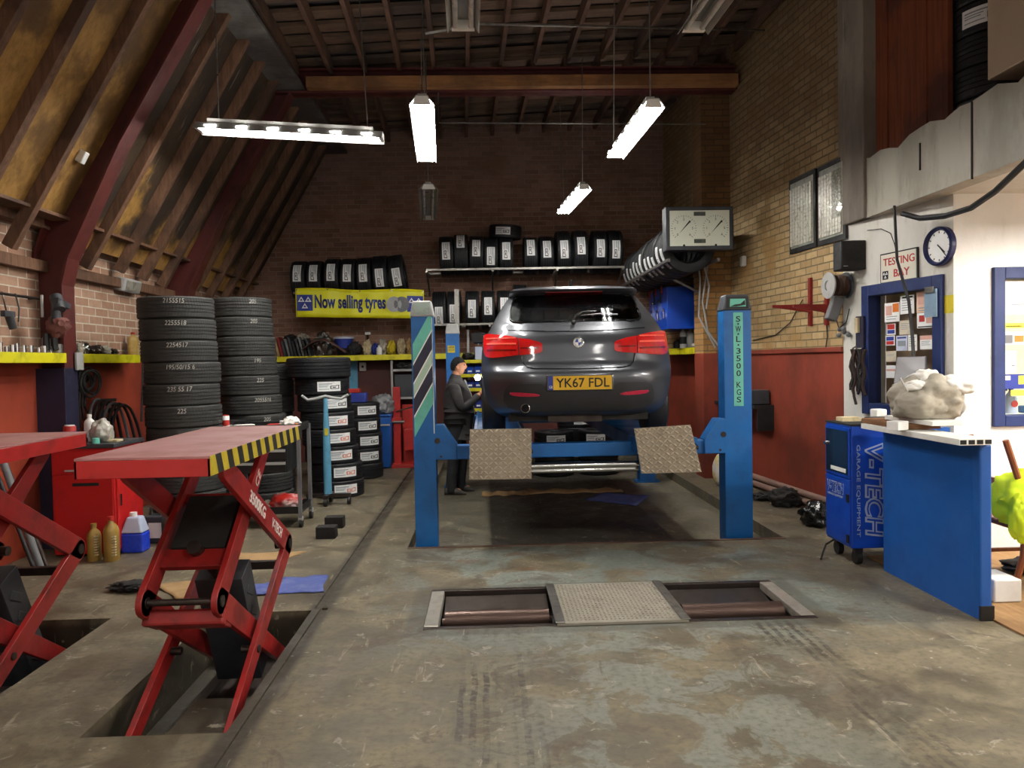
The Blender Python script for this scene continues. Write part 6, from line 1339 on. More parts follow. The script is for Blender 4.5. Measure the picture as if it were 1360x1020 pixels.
# cables and hoses hung on the red wall
t = thing('cable_coil', 'coil of black cable hung on the red wall under the yellow shelf', 'cables', (-3.86, 7.55, 1.5))
for k in range(6):
    r = .09 + .012*k; MB().tube([V((-3.90 + .018*k, 7.56 + .05*math.sin(k*2) + r*1.15*math.cos(a), 1.49 + .03*math.cos(k*2) + r*math.sin(a)*.85)) for a in [2*PI*j/16 for j in range(17)]], .012, n=5).build('coil', [M['hose']], t)
for k in range(4): MB().tube([V((-3.88, 7.40 + .06*k, 1.48)), V((-3.85, 7.34 + .05*k, 1.25)), V((-3.87, 7.36 + .07*k, .98 + .07*k))], .012, n=5).build('hanging_end', [M['hose'] if k else M['ltgrey']], t)
t = thing('hose_loops', 'long loops of black air hose hung on the red wall beside the tall tyre stack', 'hose', (-3.9, 7.9, .6))
for k in range(6):
    w = .20 + .045*k; h = .40 + .05*k; yc = 7.90 + .05*k; zt_ = 1.30 - .015*k
    MB().tube([V((-3.93 + .028*k, yc - w*.55*math.cos(PI*j/16) - .10*(1-math.sin(PI*j/16)) + (.16 + .05*k)*(1-math.sin(PI*j/16))**1.3*(1 if j > 8 else -.25), zt_ - w*.6*(1-math.sin(PI*j/16)) - h*1.0*(1-math.sin(PI*j/16))**2.2)) for j in range(17)], .016, n=6).build('hose_loop', [M['hose'] if k % 3 else M['grey']], t)
MB().cyl((-3.995, 7.98, 1.29), (-3.78, 7.98, 1.29), .015).build('peg', [M['steel']], t)
# tool cart
tx0, tx1, ty0, ty1 = -2.52, -1.86, 7.62, 8.06
t = thing('tool_cart', 'black steel tool trolley on castors standing before the tall tyre stacks', 'trolley', ((tx0+tx1)/2, (ty0+ty1)/2, 0))
for x in (tx0, tx1):
    for y in (ty0, ty1): MB().box(x-.017, x+.017, y-.017, y+.017, .10, 1.0).build('upright', [M['grey']], t, smooth=0); w_ = MB().cyl((x-.015, y+.02, .045), (x+.015, y+.02, .045), .045, n=16).build('castor', [M['rubber']], t); MB().box(x-.022, x+.022, y-.01, y+.03, .07, .11).build('castor_fork', [M['ltgrey']], w_, smooth=0)
for z in (.14, .955):
    mb = MB(); mb.box(tx0, tx1, ty0, ty1, z, z+.015).box(tx0, tx1, ty0-.006, ty0+.006, z, z+.07).box(tx0, tx1, ty1-.006, ty1+.006, z, z+.07).box(tx0-.006, tx0+.006, ty0, ty1, z, z+.07).box(tx1-.006, tx1+.006, ty0, ty1, z, z+.07); mb.build('tray', [M['black']], t, smooth=0)
MB().box(tx0+.02, tx1-.12, ty0+.01, ty1-.02, .55, .93).build('drawer_box', [M['black']], t, smooth=0, bevel=.004)
for z in (.585, .71, .83): d = MB().box(tx0+.03, tx1-.13, ty0-.006, ty0+.01, z-.03, z+.085).build('drawer', [M['black']], t, smooth=0); MB().box(tx0+.03, tx1-.13, ty0-.02, ty0-.006, z+.045, z+.07).build('drawer_handle', [M['ltgrey']], d, smooth=0)
tz = .1555; CT = .9705
heap('red_bag', 'red and white bag lying in the bottom tray of the tool trolley', 'bag', (-2.05, 7.82, tz), (.15, .12, .085), mat('red_white_print', 'c42f28', .4, 0, 'dedbd6', .95, 5), fold=.25, seed=81)
t = thing('glass_jar', 'clear jar of screws in the bottom tray of the tool trolley', 'jar', (-2.42, 7.80, tz)); MB().lathe([(.001, 0), (.08, 0), (.085, .1), (.06, .13), (.001, .13)], (-2.42, 7.80, tz), n=18).build('body', [M['ltgrey']], t); MB().cyl((-2.42, 7.8, tz+.13), (-2.42, 7.8, tz+.155), .06).build('lid', [M['steel']], t)
heap('rag_heap', 'dirty rag in the bottom tray of the tool trolley beside the jar', 'rag', (-2.24, 7.80, tz), (.08, .1, .05), 'rag', fold=.4, seed=82)
p = P(300, 560, 7.75); can('white and red spray can on the top tray of the tool trolley', (p.x, 7.75, CT), .145, .034, 'paper', 'redink', 'spray_can', 'redink')
o = MB().bar((-2.78+.2, 7.70, CT+.03), (-2.36, 7.86, CT+.03), .10, .04).build('cloth_roll', [M['whiterag']], bevel=.015); tag(o, 'rolled white cloth on the top tray of the tool trolley', 'cloth')
t = thing('impact_gun', 'black impact gun lying on the top tray of the tool trolley', 'tool', (-2.58, 7.95, CT)); MB().cyl((-2.64, 7.98, CT+.05), (-2.46, 7.95, CT+.05), .04).build('body', [M['black']], t); MB().bar((-2.60, 7.97, CT+.05), (-2.62, 7.88, CT+.03), .04, .035).build('grip', [M['black']], t)
o = MB().box(-2.20, -2.04, 7.74, 7.86, CT, CT+.05).build('red_case', [M['redink']], bevel=.006); tag(o, 'small red case on the top tray of the tool trolley', 'case')
heap('rag_heap', 'pile of white rags at the end of the top tray of the tool trolley', 'rag', (-1.97, 7.80, CT), (.09, .10, .065), 'whiterag', fold=.4, seed=83)
o = MB().box(-1.905, -1.875, 7.65, 7.69, CT, CT+.06).build('orange_bottle', [M['orange']], bevel=.004); tag(o, 'tiny orange tube at the corner of the tool trolley', 'tube')
# dark toolbox standing behind the trolley, blocks, papers on the floor
for i, (u, v) in enumerate(((433, 716), (444, 702))):
    g = G(u, v); o = MB().box(g.x-.095, g.x+.085, g.y, g.y+.13, 0, .11).build('block', [M['dark']], bevel=.006); tag(o, ('nearer' if i == 0 else 'farther') + ' of two dark blocks lying together on the floor', 'block')
def sheet(name, label, pts, m, lift=.003, curl=.02, seed=0, n=10):
    c = [G(u, v) for u, v in pts]; rr = random.Random(seed); a = rr.uniform(0, 6)
    def f(u, v):
        p = (c[0]*(1-u)+c[1]*u)*(1-v) + (c[3]*(1-u)+c[2]*u)*v; w = 1 + .08*math.sin(7*u+a)*math.sin(5*v+a)
        q = (c[0]+c[1]+c[2]+c[3])/4; p = q + (p-q)*w; p.z = lift + curl*max(0, noise.noise(V((u*3+a, v*3, 0))))**1. + .002; return p
    mb = MB(); mb.grid(f, n, n); o = mb.build(name, [M[m]], smooth=60); s = o.modifiers.new('t', 'SOLIDIFY'); s.thickness = .003; return tag(o, label, 'paper' if 'blue' in m else 'cardboard')
sheet('cardboard_sheet', 'brown cardboard sheet on the floor behind the scissor lift, under its raised arms', [(208, 778), (300, 765), (296, 797), (232, 797)], 'card', seed=1)
sheet('cardboard_sheet', 'brown cardboard sheet on the floor farther back, by the tool trolley wheels', [(312, 735), (408, 733), (352, 752), (318, 762)], 'card', seed=2, curl=.01)
sheet('printed_paper', 'blue printed paper lying on the floor beside the scissor lift', [(378, 768), (434, 765), (430, 787), (352, 790)], 'bluepaper', seed=3)
sheet('printed_paper', 'paler blue and white paper half under the scissor lift arm', [(332, 779), (372, 775), (368, 791), (334, 792)], 'bluepaper', seed=4, lift=.012)
g = G(178, 783); heap('rag_heap', 'dark oily rags on the floor left of the cardboard', 'rags', (g.x, g.y, 0), (.15, .10, .035), 'dark', fold=.5, seed=84)
def rsheet(name, label, pts, m, cat, seed, lift=0.):
    c = [G(u, v, REC_Z) for u, v in pts]; mb = MB(); mb.grid(lambda u, v: (c[0]*(1-u)+c[1]*u)*(1-v) + (c[3]*(1-u)+c[2]*u)*v + V((0, 0, .006 + lift + .015*max(0, noise.noise(V((u*4+seed, v*4, 0)))))), 8, 8)
    o = mb.build(name, [M[m]], smooth=60); s = o.modifiers.new('t', 'SOLIDIFY'); s.thickness = .003; return tag(o, label, cat)
rsheet('printed_paper', 'dark blue paper lying on the floor under the raised car', [(775, 664), (800, 654), (862, 659), (845, 672)], 'bluepaper', 'paper', 3)
g0, g1 = G(642, 656, REC_Z), G(812, 650, REC_Z)
for i, (ua, ub, v, h, la) in enumerate(((640, 705, 657, .035, 'torn brown cardboard strip on the floor below the left ramp flap'), (700, 826, 654, .04, 'long pale cardboard strip on the floor under the middle of the car'))):
    a, b = G(ua, v, REC_Z), G(ub, v-2, REC_Z); mb = MB(); mb.grid(lambda u, w: a.lerp(b, u) + V((0, (w-.5)*(.28 + .08*math.sin(u*17+i)), .008 + h*max(0, math.sin(w*PI))*(.6+.4*math.sin(u*23+i)))), 24, 6)
    o = mb.build('cardboard_strip', [M['card']], smooth=60); s = o.modifiers.new('t', 'SOLIDIFY'); s.thickness = .004; tag(o, la, 'cardboard')
# pale blue stand on castors
g = G(438, 668); bx, by = g.x, 8.86; t = thing('wheel_stand', 'pale blue upright stand with a curved top bar on a castor base', 'stand', (bx, by, 0))
MB().lathe([(.045, .12), (.045, .5), (.040, .8), (.026, 1.10), (.022, 1.22)], (bx, by, 0), n=18).build('post', [M['lightblue']], t)
MB().tube([V((bx-.27, by, 1.26)), V((bx-.20, by, 1.205)), V((bx-.08, by, 1.225)), V((bx, by, 1.25)), V((bx+.08, by, 1.225)), V((bx+.18, by, 1.215)), V((bx+.26, by, 1.26))], .017, n=8).build('top_bar', [M['ltgrey']], t)
mb = MB(); mb.box(bx-.24, bx+.26, by-.03, by+.03, .085, .125).box(bx-.03, bx+.03, by-.16, by+.18, .085, .125); mb.build('base', [M['dsteel']], t, smooth=0)
for x, y in ((bx-.22, by), (bx+.24, by), (bx, by-.14), (bx, by+.16)): MB().cyl((x-.018, y, .045), (x+.018, y, .045), .045, n=16).build('castor', [M['rubber']], t)
MB().box(bx-.012, bx+.03, by-.047, by-.043, .80, .88).build('sticker', [M['hazyellow']], t, smooth=0)
# blue bin, grey bag, red press
g = P(509, 580, 11.85); t = thing('bin', 'dark blue bin against the back wall beside the small tyre stack', 'bin', (g.x, 11.9, 0))
mb = MB(); mb.hexa([(g.x-.14, 11.78, .01), (g.x+.10, 11.78, .01), (g.x+.10, 12.1, .01), (g.x-.14, 12.1, .01), (g.x-.17, 11.75, .80), (g.x+.13, 11.75, .80), (g.x+.13, 12.12, .80), (g.x-.17, 12.12, .80)]); mb.build('body', [M['panelblue']], t, smooth=0, bevel=.02)
MB().box(g.x-.19, g.x+.14, 11.73, 12.14, .80, .835).build('lid', [M['panelblue']], t, smooth=0, bevel=.01); MB().box(g.x-.12, g.x+.12, 11.735, 11.75, .66, .685).build('handle_strip', [M['ltgrey']], t, smooth=0)
heap('bin_bag', 'grey plastic bag heaped on the dark blue bin', 'bag', (g.x-.01, 11.92, .837), (.17, .16, .16), mat('grey_poly_bag', '6d6f70', .35, 0, '9a9c9c', .5, 9), fold=.45, seed=91)
p = P(528, 610, 12.0); t = thing('hydraulic_press', 'bright red press with an upright post on a red base by the back wall', 'press', (p.x, 12.05, 0)); X = p.x
MB().box(X-.05, X+.06, 11.98, 12.08, .04, 1.24).build('upright', [M['red']], t, smooth=0, bevel=.006)
MB().box(X-.07, X+.34, 11.80, 12.25, 0, .05).build('base', [M['red']], t, smooth=0, bevel=.006)
MB().box(X+.11, X+.34, 11.95, 12.2, .25, .58).build('tank', [M['red']], t, smooth=0, bevel=.01)
MB().cyl((X-.08, 11.97, .70), (X+.12, 11.97, .70), .03).build('clamp_ram', [M['steel']], t); MB().cyl((X+.0, 11.96, .86), (X+.26, 11.90, .93), .013).build('lever', [M['chrome']], t)
MB().obox((X, 11.96, .74), (.17, .05, .05)).build('collar', [M['red']], t, smooth=0)
MB().box(X+.07, X+.36, 12.21, 12.28, .05, .95).build('back_plate', [M['redink']], t, smooth=0)
o = MB().box(P(470, 540, 11.0).x-.02, P(486, 540, 11.0).x+.02, 10.88, 11.08, 1.066, 1.20).build('blue_case', [M['mblue']], bevel=.01); tag(o, 'blue case on top of the small tyre stack', 'case')
o = MB().box(P(463, 530, 11.0).x, P(479, 530, 11.0).x, 10.9, 11.06, 1.2005, 1.26).build('red_tool_case', [M['redink']], bevel=.008); tag(o, 'red tool case lying on the blue case on the small tyre stack', 'case')
p = P(482, 487, 12.79); t = thing('wall_socket', 'white electrical socket on the brown red wall under the back shelf', 'socket', p); MB().box(p.x-.055, p.x+.055, 12.755, 12.798, p.z-.07, p.z+.07).build('box', [M['white']], t, bevel=.008); MB().cyl((p.x, 12.75, p.z), (p.x, 12.757, p.z), .02).build('outlet', [M['ink']], t)
tag(MB().box(P(464, 500, 12.78).x, P(475, 500, 12.78).x, 12.765, 12.797, .75, 1.70).build('wall_panel', [M['lightblue']], smooth=0), 'narrow pale blue strip on the back wall beside the stickered tyre stack', 'panel')
# grey drawers and small rack under the back shelf
xa, xb = P(521, 500, 12.5).x, P(556, 500, 12.5).x; t = thing('storage_rack', 'grey steel storage rack under the back shelf beside the left lift post', 'rack', ((xa+xb)/2, 12.6, 0))
for x in (xa, xb): MB().box(x-.015, x+.015, 12.43, 12.47, 0, 1.66).build('upright', [M['ltgrey']], t, smooth=0)
for z in (1.03, 1.48): MB().box(xa, xb, 12.43, 12.78, z, z+.035).build('shelf_board', [M['ltgrey']], t, smooth=0)
tag(MB().box(xa+.03, xb-.03, 12.5, 12.76, 1.066, 1.43).build('crate', [M['dgrey']], bevel=.01), 'dark grey crate on the grey storage rack', 'crate')
heap('clutter_pile', 'black cables heaped on the top of the grey storage rack', 'cables', ((xa+xb)/2, 12.6, 1.516), (.17, .10, .07), 'hose', fold=.5, seed=92)
# along the back shelf
BS = 1.7525
def bx_(u): return P(u, 465, 12.58).x
for i in range(11):
    u = 365 + i*4.6; x = bx_(u); h = .26 + .03*(i % 3); m = ('card', 'card', 'redpaint', 'dgrey', 'grey', 'dgrey', 'black', 'dgrey', 'grey', 'black', 'dgrey')[i]
    o = MB().obox((x, 12.60, BS + h/2 - .005), (.035, .24, h), Matrix.Rotation(-.22, 3, 'Y')).build('brake_pad_box', [M[m]], bevel=.003); tag(o, f'leaning flat carton, {ORD[i]} along the back shelf from the tall tyre stacks', 'box', 'flat cartons leaning on the back shelf')
for i, (u, r, m, la) in enumerate(((385, .05, 'dark', 'dark part on top of the leaning cartons'), (402, .05, 'rag', 'pale part on top of the leaning cartons'))):
    heap('clutter_pile', la, 'parts', (bx_(u), 12.62, BS+.27), (.09, .08, r), m, fold=.5, seed=95+i)
mb = MB(); mb.grid(lambda u, v: V((bx_(405) + (bx_(463)-bx_(405))*u, 12.30 + .22*v, BS + .03 + .22*math.sin(PI*min(1, u*.85+.12))**1.2 + .02*math.sin(v*3))), 16, 4)
o = mb.build('trim_panel', [mat('brown_trim', '5b3f36', .5, 0, '3a2822', .5)], smooth=60); s = o.modifiers.new('t', 'SOLIDIFY'); s.thickness = .012; tag(o, 'curved brown panel lying across the back shelf edge above the stickered tyre stack', 'panel')
heap('clutter_pile', 'shiny metal parts on the back shelf behind the curved brown panel', 'parts', (bx_(428), 12.66, BS), (.14, .09, .22), 'steel', fold=.5, seed=97)
x = bx_(456); t = thing('plastic_tub', 'blue and white plastic tub on the back shelf', 'tub', (x, 12.66, BS+.0)); MB().lathe([(.001, .12), (.12, .12), (.15, .27), (.16, .275)], (x, 12.64, BS), n=24).build('body', [M['mblue']], t); MB().lathe([(.001, .27), (.17, .27), (.17, .30), (.001, .31)], (x, 12.64, BS), n=24).build('lid', [M['clearplastic']], t); MB().box(x-.1, x+.1, 12.56, 12.74, BS, BS+.12).build('base', [M['dark']], t, smooth=0)
heap('clutter_pile', 'black fittings on the back shelf right of the blue tub', 'parts', (bx_(470), 12.6, BS), (.12, .1, .12), 'dark', fold=.5, seed=98)
for i, (u, m, h, la) in enumerate(((488, 'glove', .13, 'heap of cream gloves'), (499, 'mblue', .10, 'navy cloth heap'), (508, 'rag', .14, 'grubby white rag heap'), (520, 'hazyellow', .12, 'yellow and grey glove heap'), (533, 'glove', .14, 'heap of wooden handled tools'), (545, 'card', .14, 'heap of tan rags'))):
    heap('glove_heap', la + f' on the yellow edged back shelf below the banner', 'gloves', (bx_(u), 12.58, BS), (.066, .11, h), m, fold=.55, seed=100+i)
x = bx_(505); bottle('small white bottle at the front edge of the back shelf', (x, 12.45, BS), .15, .045, 'white', 'white')
x = bx_(487); t = thing('wall_tap', 'pale tap fitting on the bricks above the back shelf', 'tap', (x, 12.74, BS+.3)); MB().tube([V((x, 12.79, BS+.22)), V((x, 12.74, BS+.27)), V((x, 12.73, BS+.34))], .016).build('pipe', [M['dsteel']], t); MB().obox((x, 12.73, BS+.36), (.09, .04, .05)).build('handle', [M['white']], t, bevel=.008)
# shelf unit of blue bins behind the mechanic
xa, xb = P(598, 480, 12.2).x, P(650, 480, 12.2).x; t = thing('bin_shelf', 'steel shelf unit with yellow edged shelves of blue bins behind the mechanic', 'shelf', ((xa+xb)/2, 12.1, REC_Z))
for z in (.86, 1.18, 1.40, 1.62): MB().box(xa, xb, 12.0, 12.36, z, z+.02).build('shelf_board', [M['grey']], t, smooth=0); MB().box(xa, xb, 11.98, 12.0, z-.03, z+.022).build('edging', [M['yellow']], t, smooth=0)
for x in (xa, P(622, 480, 12.2).x, xb): MB().box(x-.018, x+.018, 12.30, 12.34, REC_Z, 2.16 if x not in (xa, xb) else 1.66).build('upright', [M['ltgrey']], t, smooth=0)
k = 0
for z in (.88, 1.20, 1.42):
    for j in range(5):
        x = xa + .06 + (xb-xa-.12)*j/4; h = .12 if z < 1.4 else .15
        o = thing('storage_bin', f'small blue storage bin, {ORD[j]} from the left post on the {"bottom" if z < 1 else "middle" if z < 1.3 else "upper"} shelf behind the mechanic', 'bin', (x, 12.1, z), group='blue storage bins behind the mechanic')
        mb = MB(); mb.hexa([(x-.05, 12.04, z+.0005), (x+.05, 12.04, z+.0005), (x+.05, 12.26, z+.0005), (x-.05, 12.26, z+.0005), (x-.055, 12.02, z+h*.7), (x+.055, 12.02, z+h*.7), (x+.055, 12.26, z+h), (x-.055, 12.26, z+h)]); mb.build('body', [M['cabblue'] if (j+k) % 3 else M['mblue']], o, smooth=0); MB().box(x-.03, x+.03, 12.016, 12.03, z+.03, z+.055).build('paper_label', [M['paper']], o, smooth=0)
    k += 1
o = MB().obox((P(638, 455, 12.1).x, 12.14, 1.643 + .10), (.20, .2, .20), Matrix.Rotation(.12, 3, 'Z')).build('carton', [M['clearplastic']], bevel=.006); tag(o, 'white and blue carton on top of the shelf unit beside the car', 'box')
heap('clutter_pile', 'dark parts on top of the shelf unit left of the white carton', 'parts', (P(622, 460, 12.1).x, 12.12, 1.6425), (.10, .1, .06), 'dark', fold=.5, seed=120)
# ================================================================== THE MECHANIC
FZ = REC_Z; fp = G(607, 655, FZ); PXm, PYm = fp.x, fp.y
man = thing('person', 'person in dark jacket and black trousers holding a lit lamp to the car', 'person', (PXm, PYm, FZ), 0)
def skin(name, verts, edges, mats, parent, sub=2, root=0):
    bm = bmesh.new(); lay = bm.verts.layers.skin.verify(); vs = []
    for i, (p, r) in enumerate(verts):
        v = bm.verts.new(p); v[lay].radius = (r if isinstance(r, tuple) else (r, r)); v[lay].use_root = (i == root); vs.append(v)
    for a, b in edges: bm.edges.new((vs[a], vs[b]))
    me = bpy.data.meshes.new(name); bm.to_mesh(me); bm.free()
    for m in mats: me.materials.append(m)
    o = link(name, me, parent, True); s = o.modifiers.new('skin', 'SKIN'); s.use_smooth_shade = True
    d = o.modifiers.new('sub', 'SUBSURF'); d.levels = d.render_levels = sub; return o
# local frame: x forward (towards the car), y to his left (away from the viewer), z up
Hn = [((0, 0, .96), (.13, .16)), ((.02, 0, 1.12), (.14, .16)), ((.02, 0, 1.30), (.13, .175)), ((.0, 0, 1.44), (.09, .15)), ((.01, 0, 1.52), (.055, .06)), ((.025, 0, 1.58), (.055, .055))]
body = list(Hn); ed = [(0, 1), (1, 2), (2, 3), (3, 4), (4, 5)]
def add(base, pts):
    k = base
    for p, r in pts: body.append((p, r)); ed.append((k, len(body)-1)); k = len(body)-1
    return k
arms = {}
for sg in (-1, 1):
    arms[sg] = [((.0, sg*.175, 1.43), .056), ((.06, sg*.225, 1.20), .046), ((.10, sg*.225, 1.13), .044), ((.24, sg*.15, 1.22), .036), ((.33, sg*.10, 1.31), .027)]
    add(3, arms[sg])
legs = {}
for sg in (-1, 1):
    o = -.06 if sg < 0 else .05
    legs[sg] = [((.0, sg*.10, .88), .088), ((o+.03, sg*.11, .52), .058), ((o-.01, sg*.115, .12), .04), ((o-.015, sg*.115, .07), .042), ((o+.13, sg*.13, .045), .034)]
    add(0, legs[sg])
b = skin('body', body, ed, [M['skin']], man)
# head: shaped ball with brow, nose, chin, ears
mb = MB(); hc = V((.05, 0, 1.672))
bmh = bmesh.new(); bmesh.ops.create_icosphere(bmh, subdivisions=4, radius=1)
for v in bmh.verts:
    p = v.co; x, y, z = p.x*.096, p.y*.076, p.z*.118
    if z < 0: x *= 1 - .10*(-z/.118); y *= 1 - .28*(-z/.118)**1.3
    if p.x > .2:
        g = lambda yy, zz, s, t: math.exp(-((p.y-yy)/s)**2 - ((p.z-zz)/t)**2)
        x += .024*g(0, -.12, .16, .16) + .012*g(0, .10, .10, .22) + .006*g(0, .26, .5, .08) - .010*(g(.35, .12, .2, .12) + g(-.35, .12, .2, .12)) + .009*g(0, -.46, .25, .07) + .010*g(0, -.78, .3, .16)
    v.co = V((x, y, z)) + hc
me = bpy.data.meshes.new('h'); bmh.to_mesh(me); bmh.free(); mb.addmesh(me, Matrix.Identity(4))
mb.cyl(hc + V((-.02, 0, -.06)), hc + V((-.035, 0, -.15)), .052, .058)
for sg in (-1, 1): lump(mb, hc + V((-.008, sg*.074, -.012)), (.020, .012, .032), .1, 1, 2)
hd = mb.build('head', [M['skin']], man, local=True, smooth=80)
mb = MB()
for sg in (-1, 1): mb.ball(hc + V((.080, sg*.030, .016)), (.010, .014, .008), 6)
mb.build('eye', [M['ink']], hd, local=True)
mb = MB(); mb.tube([hc + V((.086, -.026, -.050)), hc + V((.103, 0, -.046)), hc + V((.086, .026, -.050))], [.004, .009, .004], n=6); mb.build('moustache', [M['hair']], hd, local=True)
mb = MB(); mb.tube([hc + V((.085, -.022, -.066)), hc + V((.098, 0, -.064)), hc + V((.085, .022, -.066))], .004, n=6); mb.build('mouth', [mat('lips', '8a5548', .5)], hd, local=True)
mb = MB(); bmh = bmesh.new(); bmesh.ops.create_icosphere(bmh, subdivisions=4, radius=1)
dele = [v for v in bmh.verts if v.co.z < (.34 if v.co.x > .2 else (.30 - 1.1*(.2 - v.co.x) if v.co.x > -.35 else -.42))]
bmesh.ops.delete(bmh, geom=dele, context='VERTS')
for v in bmh.verts: v.co = V((v.co.x*.104, v.co.y*.083, v.co.z*.127))*(1 + .03*noise.noise(v.co*6)) + hc
me = bpy.data.meshes.new('h'); bmh.to_mesh(me); bmh.free(); mb.addmesh(me, Matrix.Identity(4)); mb.build('hair', [M['hair']], man, local=True, smooth=80)
# jacket and trousers over the body
jv = [((.01, 0, .80), (.165, .20)), ((.02, 0, .92), (.18, .205)), ((.05, 0, 1.08), (.20, .20)), ((.03, 0, 1.28), (.165, .215)), ((.0, 0, 1.44), (.11, .18)), ((.012, 0, 1.525), (.078, .082)), ((.02, 0, 1.585), (.066, .070))]; je = [(0, 1), (1, 2), (2, 3), (3, 4), (4, 5), (5, 6)]
for sg in (-1, 1):
    k = 4
    for p, r in ((arms[sg][0][0], .082), (arms[sg][1][0], .072), (arms[sg][2][0], .070), (arms[sg][3][0], .058), ((.315, sg*.108, 1.295), .046)):
        jv.append((p, r)); je.append((k, len(jv)-1)); k = len(jv)-1
skin('jacket', jv, je, [M['jacket']], man, root=1)
mb = MB(); mb.tube([V((.13, -.02, 1.50)), V((.215, -.0, 1.30)), V((.255, 0, 1.08)), V((.215, 0, .84))], .006, n=5); mb.build('zip', [M['ltgrey']], man, local=True)
tv = [((0, 0, .95), (.14, .165))]; te = []
for sg in (-1, 1):
    k = 0
    for i, (p, r) in enumerate(legs[sg][:3]):
        tv.append((p, (.112, .082, .074)[i])); te.append((k, len(tv)-1)); k = len(tv)-1
    p = legs[sg][2][0]; tv.append(((p[0]+.005, p[1], .0), .088)); te.append((k, len(tv)-1))
skin('trousers', tv, te, [M['trousers']], man)
for sg in (-1, 1):
    a = V(legs[sg][3][0]); mb = MB(); rows = []
    for t_, w, h in ((-.085, .036, .07), (-.05, .048, .125), (.03, .052, .125), (.09, .054, .085), (.16, .048, .046), (.20, .030, .03)):
        c = a + V((t_, sg*.012*(t_ > .05), 0)); rows.append([V((c.x, c.y + w*math.cos(q), max(.002, .002 + h*(.5+.5*math.sin(q))))) for q in [2*PI*i/14 for i in range(14)]])
    mb.rings(rows); mb.build('shoe', [M['shoe']], man, local=True, smooth=60)
# hands closed round the lamp: palm, four bent fingers of unequal length and a thumb from the side of the palm
for sg in (-1, 1):
    w = V(arms[sg][4][0]); fw = V((.62, -sg*.35, .55)).normalized(); ac = fw.cross(V((0, 0, 1))).normalized(); dn = ac.cross(fw)
    hv = [(w, .026), (w + fw*.045, (.036, .02)), (w + fw*.085, (.038, .017))]; he = [(0, 1), (1, 2)]
    for f, (o_, L) in enumerate(((-.026, .062), (-.009, .072), (.009, .067), (.025, .052))):
        b0 = w + fw*.088 + ac*o_; p1 = b0 + fw*L*.42 + dn*.004; p2 = p1 + fw*L*.16 - dn*L*.36 - V((0, 0, 0)); p3 = p2 - fw*L*.22 - dn*L*.18
        for q, rr in ((b0, .0095), (p1, .0088), (p2, .008), (p3, .0072)):
            hv.append((q, rr)); he.append((2 if q is b0 else len(hv)-2, len(hv)-1))
    t0 = w + fw*.035 + ac*.030*-1; 
    for i, (q, rr) in enumerate(((t0 - dn*.008, .012), (t0 + fw*.03 - dn*.03 - ac*.008, .010), (t0 + fw*.055 - dn*.036, .0085))):
        hv.append((q, rr)); he.append((1 if i == 0 else len(hv)-2, len(hv)-1))
    skin('hand', hv, he, [M['skin']], man, 2)
lw = P(634, 502, PYm - .14); hw = wm(man) @ (V(arms[-1][4][0]) + V((.06, .04, .06)))
lampt = thing('inspection_lamp', 'small lit hand lamp held by the mechanic against the car side', 'lamp', hw)
mb = MB(); mb.cyl(hw - V((.0, 0, .05)), hw.lerp(lw, .75), .014).cyl(hw.lerp(lw, .7), lw, .02, .034); mb.build('handle', [M['black']], lampt)
mb = MB(); mb.ball(lw + V((.004, -.012, .006)), .040, 8); mb.build('bulb', [emit('lamp_glow', 'fffaf0', 60)], lampt)
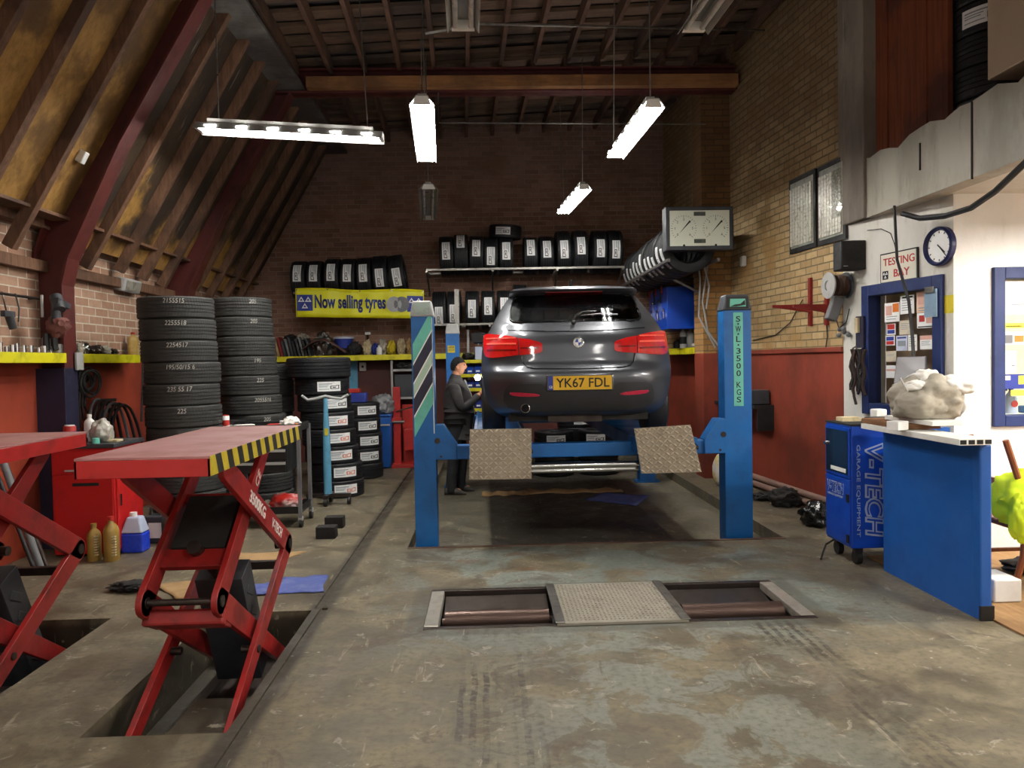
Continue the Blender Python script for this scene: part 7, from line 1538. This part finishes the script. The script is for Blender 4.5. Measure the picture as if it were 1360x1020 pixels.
# ================================================================== LIGHT
scn = bpy.context.scene
scn.view_settings.view_transform = 'Standard'; scn.view_settings.look = 'None'; scn.view_settings.exposure = 0; scn.view_settings.gamma = 1
w = bpy.data.worlds.new('world'); scn.world = w; w.use_nodes = True
w.node_tree.nodes['Background'].inputs[0].default_value = (.62, .57, .52, 1); w.node_tree.nodes['Background'].inputs[1].default_value = 1.05
M['tube'] = emit('lit_tube', 'fffcf7', 150.0)
M['tubeoffice'] = emit('bright_office_tube', 'fffaf2', 380.0); M['tubeoff'] = mat('unlit_tube', 'b9b9b4', .3)
M['shade'] = mat('lamp_reflector', '9a9994', .35, .3, '8a8882', .4)
def lamp(label, a, b, lit=True, wid=.20, name='strip_light', rod=(), group=None, up_=True, tube='tube'):
    a, b = V(a), V(b); t = thing(name, label, 'light', (a+b)/2, group=group)
    d = (b-a).normalized(); x = d.cross(V((0, 0, 1))).normalized(); u = x.cross(d); L = (b-a).length
    def q(s, i, j): return a + d*s + x*i + u*j
    mb = MB(); hw = wid/2                                             # folded trough reflector with a spine
    prof = [(-hw, -.045), (-hw*.45, .03), (hw*.45, .03), (hw, -.045), (hw-.004, -.047), (hw*.45-.004, .024), (-hw*.45+.004, .024), (-hw+.004, -.047)]
    mb.prism([q(0, i, j) for i, j in prof], d*L); mb.prism([q(.1, i, j) for i, j in ((-.035, .03), (-.035, .075), (.035, .075), (.035, .03))], d*(L-.2))
    mb.build('reflector', [M['shade']], t, smooth=0)
    for sx in (-1, 1):
        mb = MB(); mb.cyl(q(.03, sx*wid*.24, -.018), q(L-.03, sx*wid*.24, -.018), .017, n=10); mb.build('tube', [M[tube] if lit else M['tubeoff']], t)
    if lit and up_:
        for k in range(6): MB().obox(q(L*(k+.5)/6, hw*.72, -.006), (L*.055, .012, .012) if abs(d.x) > .7 else (.012, L*.055, .012)).build('glowing_slot', [M['tube']], t, smooth=0); MB().obox(q(L*(k+.5)/6, -hw*.72, -.006), (L*.055, .012, .012) if abs(d.x) > .7 else (.012, L*.055, .012)).build('glowing_slot', [M['tube']], t, smooth=0)
    for s0, s1 in ((0, .035), (L-.035, L)):
        MB().prism([q(s0, i, j) for i, j in ((-hw*.7, -.035), (-hw*.45, .022), (hw*.45, .022), (hw*.7, -.035))], d*(s1-s0)).build('lamp_holder', [M['white']], t, smooth=0)
    for s, top in rod:
        MB().tube([q(s, 0, .07), V(top)], .006, n=6).build('hanger', [M['steel']], t)
    return t
zl = 3.68
def on(u, v, z): return G(u, v, z)
la, lb = on(560, 131, zl), on(567, 211, zl)
lamp('lit strip light hanging above the left lift post, seen end on', la, lb, rod=((.1, (la.x, la.y+.1, 4.22)), (1.6, (lb.x, lb.y-.2, 5.3))))
ra, rb = on(868, 135, zl), on(815, 206, zl)
lamp('lit strip light hanging over the driver side of the raised car near the pier', ra, rb, rod=((.1, (ra.x, ra.y+.1, 5.3)), (1.6, (rb.x, rb.y-.2, 5.3))))
zf = 3.75; fa, fb = on(776, 247, zf), on(746, 281, zf)
lamp('small lit strip light farthest back, close above the upper tyre rack', fa, fb, wid=.2, rod=((.1, (fa.x, fa.y, 5.3)), (1.4, (fb.x, fb.y, 5.3))))
ha, hb = P(262, 168, 7.42), P(509, 181, 7.42)
t = lamp('long lit strip light with slotted reflector crossing the leaning timber wall', ha, hb, wid=.24, rod=((.2, (ha.x+.2, 7.42, 5.2)), (1.6, (hb.x-.2, 7.42, 5.2))))
ua, ub = on(614, -60, zl), on(615, 34, zl)
lamp('unlit strip light high up in the middle of the timber roof', ua, ub, False, rod=((.9, (ua.x, (ua.y+ub.y)/2, 5.3)),))
ua, ub = on(985, -60, zl), on(920, 36, zl)
lamp('unlit strip light high up near the top of the yellow brick wall', ua, ub, False, rod=((.9, (ua.x, (ua.y+ub.y)/2, 5.3)),))
ua, ub = on(569, 247, zf), on(569, 289, zf)
lamp('small unlit strip light far back against the brown brick wall', ua, ub, False, wid=.24, rod=((.1, (ua.x, ua.y, 5.3)),))
# unseen lamps added behind the viewer as fill; the office lamps share their make
lamp('unseen strip light added as fill over the entrance end of the bay', (-1.6, .6, 3.9), (-1.6, 2.4, 3.9), rod=((.9, (-1.6, 1.5, 5.3)),))
lamp('unseen strip light added as fill over the entrance end of the car lane', (1.6, .2, 3.9), (1.6, 2.0, 3.9), rod=((.9, (1.6, 1.1, 5.3)),))
for i, y in enumerate((2.6, 4.4)): lamp('office strip light under the gallery, ' + ('nearer the door' if i == 0 else 'nearer the window'), (4.2, y, 2.79), (5.6, y, 2.79), up_=False, tube='tubeoffice')
cab = MB().tube([V((la.x+.03, la.y+.13, 4.24)), V((-.0, 6.35, 4.36)), V((3.3, 8.9, 5.38))], .012, n=6).build('conduit', [M['steel']]); tag(cab, 'thin pale conduit running across under the rafters to the brick wall', 'conduit')
ca, cb = P(583, 163, 9.86), P(937, 165, 10.05)
cab = MB().tube([V((ca.x, ca.y, 5.02)), ca, cb], .010, n=6).build('cable', [M['steel']]); tag(cab, 'thin cable strung level across the back of the roof to the brick pier', 'cable')
